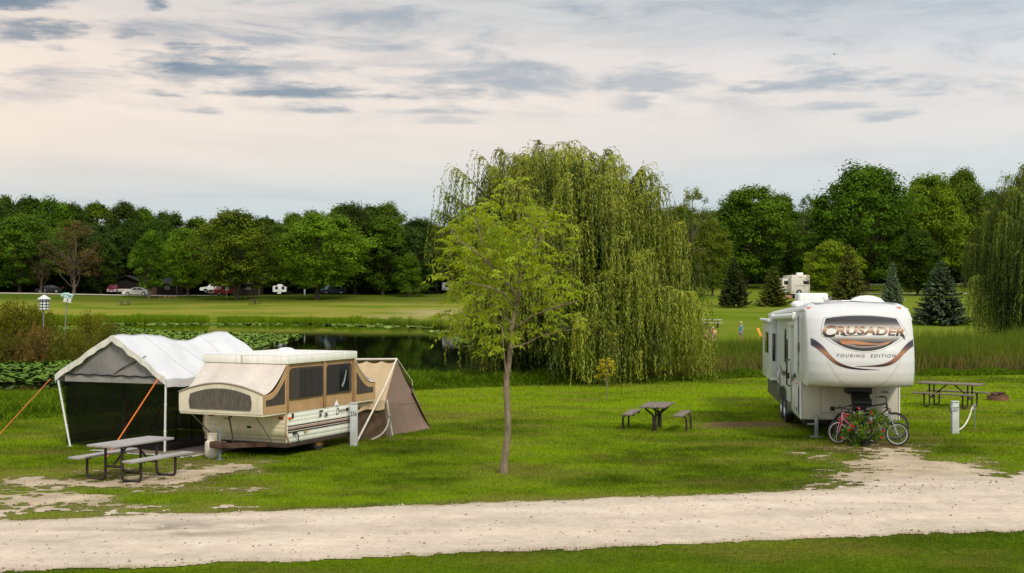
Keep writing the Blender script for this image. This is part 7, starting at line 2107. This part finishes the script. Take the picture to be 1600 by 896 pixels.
def person(label, loc, rz, pose, s, shirt, trousers, hair, group=None):
    """pose: 'stand' or 'sit' (on the grass, knees up)"""
    t = thing('person', label, 'person', loc, rz, group, (s, s, s))
    J = {}
    if pose == 'stand':
        J = {'pel': ((0, 0, .90), .125), 'wai': ((0, 0, 1.05), .115), 'che': ((0, .0, 1.28), .135), 'nek': ((0, -.01, 1.47), .055), 'jaw': ((0, -.03, 1.55), .075), 'hed': ((0, -.02, 1.64), .095), 'top': ((0, -.005, 1.70), .06)}
        hand = {-1: (-.24, -.10, .82), 1: (.22, -.16, .86)}; elb = {-1: (-.25, .02, 1.08), 1: (.25, .0, 1.10)}
        leg = {-1: ((-.10, 0, .86), (-.11, -.06, .48), (-.11, .02, .09), (-.115, -.13, .035)), 1: ((.10, 0, .86), (.11, .02, .48), (.12, .10, .10), (.125, -.05, .035))}
    else:
        J = {'pel': ((0, 0, .13), .13), 'wai': ((0, -.04, .27), .12), 'che': ((0, -.10, .50), .135), 'nek': ((0, -.15, .68), .055), 'jaw': ((0, -.19, .75), .075), 'hed': ((0, -.19, .84), .095), 'top': ((0, -.17, .90), .06)}
        hand = {-1: (-.12, -.48, .34), 1: (.12, -.48, .36)}; elb = {-1: (-.27, -.22, .36), 1: (.27, -.22, .36)}
        leg = {-1: ((-.11, -.02, .13), (-.16, -.42, .42), (-.13, -.62, .09), (-.14, -.76, .035)), 1: ((.11, -.02, .13), (.15, -.44, .44), (.14, -.60, .09), (.15, -.74, .035))}
    B = [('pel', 'wai'), ('wai', 'che'), ('che', 'nek'), ('nek', 'jaw'), ('jaw', 'hed'), ('hed', 'top')]
    ch = J['che'][0]
    J['nos'] = ((J['hed'][0][0], J['hed'][0][1] - .105, J['hed'][0][2] - .03), .014); B.append(('hed', 'nos'))
    for sd_, nm in ((-1, 'l'), (1, 'r')):
        J['sh' + nm] = ((sd_ * .17, ch[1], ch[2] + .09), .058); J['el' + nm] = (elb[sd_], .040); J['wr' + nm] = (hand[sd_], .028)
        B += [('che', 'sh' + nm), ('sh' + nm, 'el' + nm), ('el' + nm, 'wr' + nm)]
        wv = Vector(hand[sd_]); dv = (wv - Vector(elb[sd_])).normalized(); lat = dv.cross(Vector((0, 0, 1))).normalized() if abs(dv.z) < .95 else Vector((0, 1, 0))
        J['pa' + nm] = (tuple(wv + dv * .07), .026); B.append(('wr' + nm, 'pa' + nm))
        for k in range(4):
            a = wv + dv * .085 + lat * (k - 1.5) * .018; b = a + dv * (.065 + .012 * (k in (1, 2))) + Vector((0, 0, -.015))
            J['f%d%s' % (k, nm)] = (tuple(a), .009); J['g%d%s' % (k, nm)] = (tuple(b), .007); B += [('pa' + nm, 'f%d%s' % (k, nm)), ('f%d%s' % (k, nm), 'g%d%s' % (k, nm))]
        a = wv + dv * .04 + lat * .032; J['th' + nm] = (tuple(a), .010); J['tt' + nm] = (tuple(a + dv * .045 + lat * .012), .008); B += [('wr' + nm, 'th' + nm), ('th' + nm, 'tt' + nm)]
        h, kn, an, to = leg[sd_]
        J['hi' + nm] = (h, .085); J['kn' + nm] = (kn, .058); J['an' + nm] = (an, .040); J['to' + nm] = (to, .034)
        B += [('pel', 'hi' + nm), ('hi' + nm, 'kn' + nm), ('kn' + nm, 'an' + nm), ('an' + nm, 'to' + nm)]
    me = skin_mesh(J, B); me.materials.append(SKINM); link('body', me, t)
    def sub(keys, grow, bones_, name, mat):
        jj = {k: (J[k][0], J[k][1] + grow) for k in keys}; m_ = skin_mesh(jj, bones_); m_.materials.append(mat); link(name, m_, t)
    # shirt with short sleeves, shorts, hair
    JJ = dict(J)
    for nm, sd_ in (('l', -1), ('r', 1)): JJ['sl' + nm] = (tuple(Vector(J['sh' + nm][0]).lerp(Vector(J['el' + nm][0]), .6)), .048)
    J.update(JJ)
    sub(['wai', 'pel', 'che', 'shl', 'shr', 'sll', 'slr'], .022, [('pel', 'wai'), ('wai', 'che'), ('che', 'shl'), ('che', 'shr'), ('shl', 'sll'), ('shr', 'slr')], 'shirt', shirt)
    for nm in 'lr': J['sk' + nm] = (tuple(Vector(J['hi' + nm][0]).lerp(Vector(J['kn' + nm][0]), .8)), .072)
    sub(['pel', 'hil', 'hir', 'skl', 'skr'], .016, [('pel', 'hil'), ('pel', 'hir'), ('hil', 'skl'), ('hir', 'skr')], 'shorts', trousers)
    hx = Vector(J['hed'][0]); m = MB(); m.grid(lambda i, j: hx + Vector((math.cos(2 * PI * i) * math.cos(PI / 2 * (j * 1.25 - .25)) * .108, math.sin(2 * PI * i) * math.cos(PI / 2 * (j * 1.25 - .25)) * .112 + .018, .012 + math.sin(PI / 2 * (j * 1.25 - .25)) * .115)), 20, 10); m.build('hair', hair, t, 60)
    m = MB()
    for s2 in (-1, 1): m.lathe([(0, .008), (.010, .004), (.012, 0)], 8, Matrix.Translation(hx + Vector((s2 * .034, -.094, .012))) @ Matrix.Rotation(PI / 2, 4, 'X'))
    m.build('eyes', BLACK, t)
    return t


ORS = M('orange shirt', (.78, .20, .03), .8, var=.12); WHS = M('white shirt', (.78, .76, .74), .8); TEAL = M('teal shirt', (.012, .34, .44), .7, var=.1); BLOND = M('blond hair', (.55, .42, .22), .6, var=.2); BRH = M('brown hair', (.10, .05, .03), .6); GRS = M('grey shorts', (.25, .24, .23), .8); NAVY = M('navy shorts', (.03, .04, .08), .8)
def gl(px, Y): return place(px, Y, 0.0)
person('blond person in teal shirt standing in front of the reeds', gl(1158, 98), R(-60), 'stand', .92, TEAL, GRS, BLOND)
person('person in white shirt sitting on the lawn beside the orange shirts', gl(1103, 103), R(15), 'sit', 1.05, WHS, NAVY, BRH)
person('person in orange shirt sitting on the lawn before the pale table', gl(1110, 103.4), R(-10), 'sit', 1.15, ORS, GRS, BRH)
person('person in white shirt sitting behind the one in orange', gl(1115, 104.6), R(-25), 'sit', 1.05, M('cream shirt', (.74, .66, .58), .8), GRS, BLOND)
# what lies on the lawn: a folded blanket and an orange lawn chair
t = thing('lawn_chair', 'orange lawn chair half hidden by the long trailer', 'chair', gl(1194, 101), R(60))
OC = M('orange chair fabric', (.80, .33, .015), .6, var=.08)
m = MB(); m.box((0, 0, .36), (.56, .55, .04), bev=.015); m.build('seat', OC, t); m = MB(); m.bar((0, .25, .36), (0, .52, 1.0), .56, .035, bev=.01); m.build('backrest', OC, t)
for s in (-1, 1):
    for y in (-.24, .24): m = MB(); m.tube([(s * .27, y, .36), (s * .29, y * 1.15, 0)], .016, 6); m.build('leg', OC, t)
    m = MB(); m.box((s * .30, .02, .56), (.06, .5, .03), bev=.01); m.build('armrest', OC, t)
o = MB(); o.grid(lambda i, j: ((i - .5) * 1.2, (j - .5) * .9, .05 + .03 * math.sin(i * 9) * math.sin(j * 7)), 12, 10); ob = o.build('picnic_blanket', M('pale yellow cloth', (.70, .58, .38), .9, var=.15), None, 60); ob.location = gl(1108, 101.6); tag(ob, 'pale yellow blanket spread before the seated people', 'blanket')

# one swallow high over the right hand wood
def bird():
    p = at(1304, 85, 120); t = thing('bird', 'small dark bird flying high in the pale sky', 'bird', p, .4)
    m = MB(); m.tube([(0, -.14, 0), (0, -.09, .01), (0, 0, .0), (0, .10, 0), (0, .17, 0)], [.012, .035, .045, .028, .012], 8); m.build('body', M('dark plumage', (.03, .03, .035), .7), t)
    for s in (-1, 1): m = MB(); m.grid(lambda i, j: (s * (.03 + .30 * i), .10 * i ** 1.5 - .05 + .10 * j * (1 - i * .8), .07 * math.sin(i * 2.4)), 8, 3); m.build('wing', M('dark plumage', (.03, .03, .035), .7), t)
    m = MB(); m.poly([(0, .15, 0), (-.05, .26, 0), (0, .21, 0), (.05, .26, 0)]); m.build('tail', M('dark plumage'), t)


bird()
# ================================================================ sky, sun, camera
w = bpy.data.worlds.new('World'); scene.world = w; w.use_nodes = True
nt = w.node_tree; N = nt.nodes; L = nt.links; N.clear()
outw = N.new('ShaderNodeOutputWorld'); bg = N.new('ShaderNodeBackground'); L.new(bg.outputs[0], outw.inputs[0])
SUN_EL, SUN_AZ = R(42), R(155)     # azimuth clockwise from +Y; the veiled sun stands behind and right of the camera


def mth(op, a, b=None, clamp=False):
    n = N.new('ShaderNodeMath'); n.operation = op; n.use_clamp = clamp
    for i, v in enumerate((a, b)):
        if v is None: continue
        if isinstance(v, (int, float)): n.inputs[i].default_value = v
        else: L.new(v, n.inputs[i])
    return n.outputs[0]


def mixc(f, a, b, mode='MIX'):
    n = N.new('ShaderNodeMix'); n.data_type = 'RGBA'; n.blend_type = mode
    if isinstance(f, (int, float)): n.inputs[0].default_value = f
    else: L.new(f, n.inputs[0])
    for i, v in ((6, a), (7, b)):
        if isinstance(v, tuple): n.inputs[i].default_value = (*v, 1)
        else: L.new(v, n.inputs[i])
    return n.outputs[2]


def ramp(fac, stops):
    r = N.new('ShaderNodeValToRGB'); L.new(fac, r.inputs[0]); e = r.color_ramp.elements
    while len(e) > 1: e.remove(e[-1])
    e[0].position = stops[0][0]; e[0].color = (*stops[0][1], 1)
    for p, c in stops[1:]:
        k = e.new(p); k.color = (*c, 1)
    return r.outputs[0]


tc = N.new('ShaderNodeTexCoord'); sep = N.new('ShaderNodeSeparateXYZ'); L.new(tc.outputs['Generated'], sep.inputs[0])
ysafe = mth('MAXIMUM', sep.outputs['Y'], 0.02)
az = mth('DIVIDE', sep.outputs['X'], ysafe)           # tangent of azimuth from the view north
hyp = mth('SQRT', mth('ADD', mth('MULTIPLY', sep.outputs['X'], sep.outputs['X']), mth('MULTIPLY', ysafe, ysafe)))
el = mth('DIVIDE', sep.outputs['Z'], hyp)             # tangent of elevation
elc = mth('MAXIMUM', el, 0.0)
e01 = mth('MULTIPLY', elc, 2.0, True)                 # 0 .. 0.5 -> 0 .. 1
S = lambda r, g, b: tuple((c / 255 / 12.92 if c / 255 < .04045 else ((c / 255 + .055) / 1.055) ** 2.4) for c in (r, g, b))
left = ramp(e01, [(0.0, S(200, 211, 216)), (0.13, S(211, 218, 220)), (0.17, S(226, 223, 217)), (0.215, S(244, 230, 217)), (0.29, S(252, 236, 221)), (0.37, S(248, 232, 218)), (0.45, S(232, 222, 214)), (0.60, S(215, 215, 216)), (1.0, S(225, 228, 232))])
right = ramp(e01, [(0.0, S(190, 207, 216)), (0.13, S(202, 216, 222)), (0.19, S(216, 223, 226)), (0.25, S(230, 228, 226)), (0.31, S(236, 231, 227)), (0.37, S(226, 227, 229)), (0.46, S(196, 208, 215)), (0.60, S(205, 214, 220)), (1.0, S(225, 228, 232))])
azf = mth('ADD', mth('MULTIPLY', az, 1.25), 0.5, True)
base = mixc(azf, left, right)
# soft veil texture on a high cloud deck
comb = N.new('ShaderNodeCombineXYZ')
zp = mth('ADD', elc, 0.06)
L.new(mth('DIVIDE', az, zp), comb.inputs[0]); L.new(mth('DIVIDE', 1.0, zp), comb.inputs[1])
nv = N.new('ShaderNodeTexNoise'); nv.inputs['Scale'].default_value = 0.62; nv.inputs['Detail'].default_value = 7; nv.inputs['Roughness'].default_value = 0.55; nv.inputs['Distortion'].default_value = 0.4
L.new(comb.outputs[0], nv.inputs['Vector'])
veil = ramp(nv.outputs[0], [(0.30, (0.88, 0.90, 0.93)), (0.47, (0.985, 0.985, 0.985)), (0.68, (1.05, 1.035, 1.01))])
base = mixc(1.0, base, veil, 'MULTIPLY')
# separate grey cloud streaks, at their places over the wood (azimuth tan, elevation tan, half sizes, strength)
wn = N.new('ShaderNodeTexNoise'); wn.inputs['Scale'].default_value = 14; wn.inputs['Detail'].default_value = 6; wn.inputs['Roughness'].default_value = 0.62
cv = N.new('ShaderNodeCombineXYZ'); L.new(az, cv.inputs[0]); L.new(mth('MULTIPLY', el, 6.0), cv.inputs[1]); L.new(cv.outputs[0], wn.inputs['Vector'])
warp = mth('SUBTRACT', wn.outputs[0], 0.5)
wn2 = N.new('ShaderNodeTexNoise'); wn2.inputs['Scale'].default_value = 55; wn2.inputs['Detail'].default_value = 4
cv2 = N.new('ShaderNodeCombineXYZ'); L.new(az, cv2.inputs[0]); L.new(mth('MULTIPLY', el, 4.0), cv2.inputs[1]); L.new(cv2.outputs[0], wn2.inputs['Vector'])
warp2 = mth('SUBTRACT', wn2.outputs[0], 0.5)
azw = mth('ADD', az, mth('MULTIPLY', warp, 0.06)); elw = mth('ADD', el, mth('MULTIPLY', warp, 0.010))
clouds = [(305, 108, 96, 25, 1.0), (470, 147, 190, 11, .95), (262, 155, 42, 7, .8), (500, 173, 66, 8, .7), (330, 181, 44, 5, .55), (682, 172, 88, 8, .5), (52, 72, 74, 26, .85), (10, 8, 88, 44, 1.15), (105, 6, 50, 20, .7), (246, 8, 22, 30, .9),
          (196, 70, 28, 10, .7), (690, 138, 84, 17, .65), (790, 140, 34, 18, .5), (1285, 138, 150, 15, .75), (1015, 128, 130, 17, .6), (540, 40, 32, 14, .45), (455, 104, 66, 13, .5), (1380, 195, 46, 7, .6), (1440, 160, 40, 6, .5), (845, 100, 52, 12, .5),
          (990, 160, 44, 16, .5), (1300, 175, 80, 6, .5), (240, 62, 110, 26, .28), (620, 85, 110, 22, .25), (1100, 125, 60, 12, .4), (1230, 102, 30, 9, .35), (1510, 158, 30, 5, .4), (60, 165, 60, 14, .25), (700, 190, 60, 5, .35), (1230, 30, 500, 55, .22)]
dens = None
for (px, py, hw, hh, st) in clouds:
    dx = mth('DIVIDE', mth('SUBTRACT', azw, (px - CX) / FPX), hw / FPX); dy = mth('DIVIDE', mth('SUBTRACT', elw, (HY - py - hh * .45) / FPX), hh * 1.5 / FPX); dy = mth('MAXIMUM', dy, mth('MULTIPLY', dy, -2.3))
    d = mth('SQRT', mth('ADD', mth('MULTIPLY', dx, dx), mth('MULTIPLY', dy, dy)))
    d = mth('ADD', d, mth('ADD', mth('MULTIPLY', warp, 3.4), mth('MULTIPLY', warp2, 1.3)))
    mr = N.new('ShaderNodeMapRange'); mr.interpolation_type = 'SMOOTHSTEP'; L.new(d, mr.inputs[0])
    mr.inputs['From Min'].default_value = 1.35; mr.inputs['From Max'].default_value = 0.0; mr.inputs['To Max'].default_value = st
    dens = mr.outputs[0] if dens is None else mth('MAXIMUM', dens, mr.outputs[0])
dens = mth('MULTIPLY', dens, 1.0)
ccol = mixc(azf, S(126, 142, 158), S(166, 180, 192))
base = mixc(dens, base, ccol)
# broken lilac grey puffs between the streaks
pn = N.new('ShaderNodeTexNoise'); pn.inputs['Scale'].default_value = 7.5; pn.inputs['Detail'].default_value = 8; pn.inputs['Roughness'].default_value = 0.62; pn.inputs['Distortion'].default_value = 0.5
pv = N.new('ShaderNodeCombineXYZ'); L.new(az, pv.inputs[0]); L.new(mth('MULTIPLY', el, 4.2), pv.inputs[1]); pv.inputs[2].default_value = 3.7; L.new(pv.outputs[0], pn.inputs['Vector'])
pm = N.new('ShaderNodeMapRange'); pm.interpolation_type = 'SMOOTHSTEP'; L.new(pn.outputs[0], pm.inputs[0]); pm.inputs['From Min'].default_value = 0.46; pm.inputs['From Max'].default_value = 0.70; pm.inputs['To Max'].default_value = 0.85
pe = N.new('ShaderNodeMapRange'); pe.interpolation_type = 'SMOOTHSTEP'; L.new(el, pe.inputs[0]); pe.inputs['From Min'].default_value = 0.125; pe.inputs['From Max'].default_value = 0.165
base = mixc(mth('MULTIPLY', pm.outputs[0], pe.outputs[0]), base, mixc(azf, S(160, 166, 176), S(166, 182, 194)))
# the overcast dome grows brighter toward the zenith and behind the camera
up = N.new('ShaderNodeMapRange'); L.new(sep.outputs['Z'], up.inputs[0]); up.inputs['From Min'].default_value = 0.25; up.inputs['From Max'].default_value = 0.9; up.inputs['To Min'].default_value = 1.0; up.inputs['To Max'].default_value = 1.5
back = N.new('ShaderNodeMapRange'); L.new(sep.outputs['Y'], back.inputs[0]); back.inputs['From Min'].default_value = 0.2; back.inputs['From Max'].default_value = -0.8; back.inputs['To Min'].default_value = 1.0; back.inputs['To Max'].default_value = 1.15
gain = mth('MULTIPLY', up.outputs[0], back.outputs[0])
gc = N.new('ShaderNodeCombineXYZ')
for i in range(3): L.new(gain, gc.inputs[i])
base = mixc(1.0, base, gc.outputs[0], 'MULTIPLY')
sky = N.new('ShaderNodeTexSky'); sky.sky_type = 'NISHITA'; sky.sun_disc = False; sky.sun_elevation = SUN_EL; sky.sun_rotation = SUN_AZ
skc = mixc(1.0, sky.outputs[0], (0.1, 0.1, 0.1), 'MULTIPLY')
base = mixc(0.06, base, skc)
L.new(base, bg.inputs[0]); bg.inputs[1].default_value = 1.0

sd = bpy.data.lights.new('sun', 'SUN'); sd.energy = 2.3; sd.angle = R(9); sd.color = (1.0, 0.93, 0.80)
so = bpy.data.objects.new('sun', sd); COL.objects.link(so)
dirv = Vector((math.sin(SUN_AZ) * math.cos(SUN_EL), math.cos(SUN_AZ) * math.cos(SUN_EL), math.sin(SUN_EL)))
so.rotation_euler = (-dirv).to_track_quat('-Z', 'Y').to_euler(); so.location = (20, -40, 40)

cam = bpy.data.cameras.new('camera'); co = bpy.data.objects.new('camera', cam); COL.objects.link(co)
cam.sensor_width = 36; cam.lens = 36 * FPX / 1600; cam.shift_y = (HY - 448) / 1600
cam.clip_end = 6000; cam.clip_start = 0.1
co.location = (0, 0, CH); co.rotation_euler = (R(90), 0, 0); scene.camera = co
scene.render.resolution_x = 1024; scene.render.resolution_y = 573
scene.view_settings.view_transform = 'Standard'; scene.view_settings.look = 'None'; scene.view_settings.exposure = 0; scene.view_settings.gamma = 1
scene.cycles.max_bounces = 6; scene.cycles.transparent_max_bounces = 12; scene.cycles.sample_clamp_indirect = 6
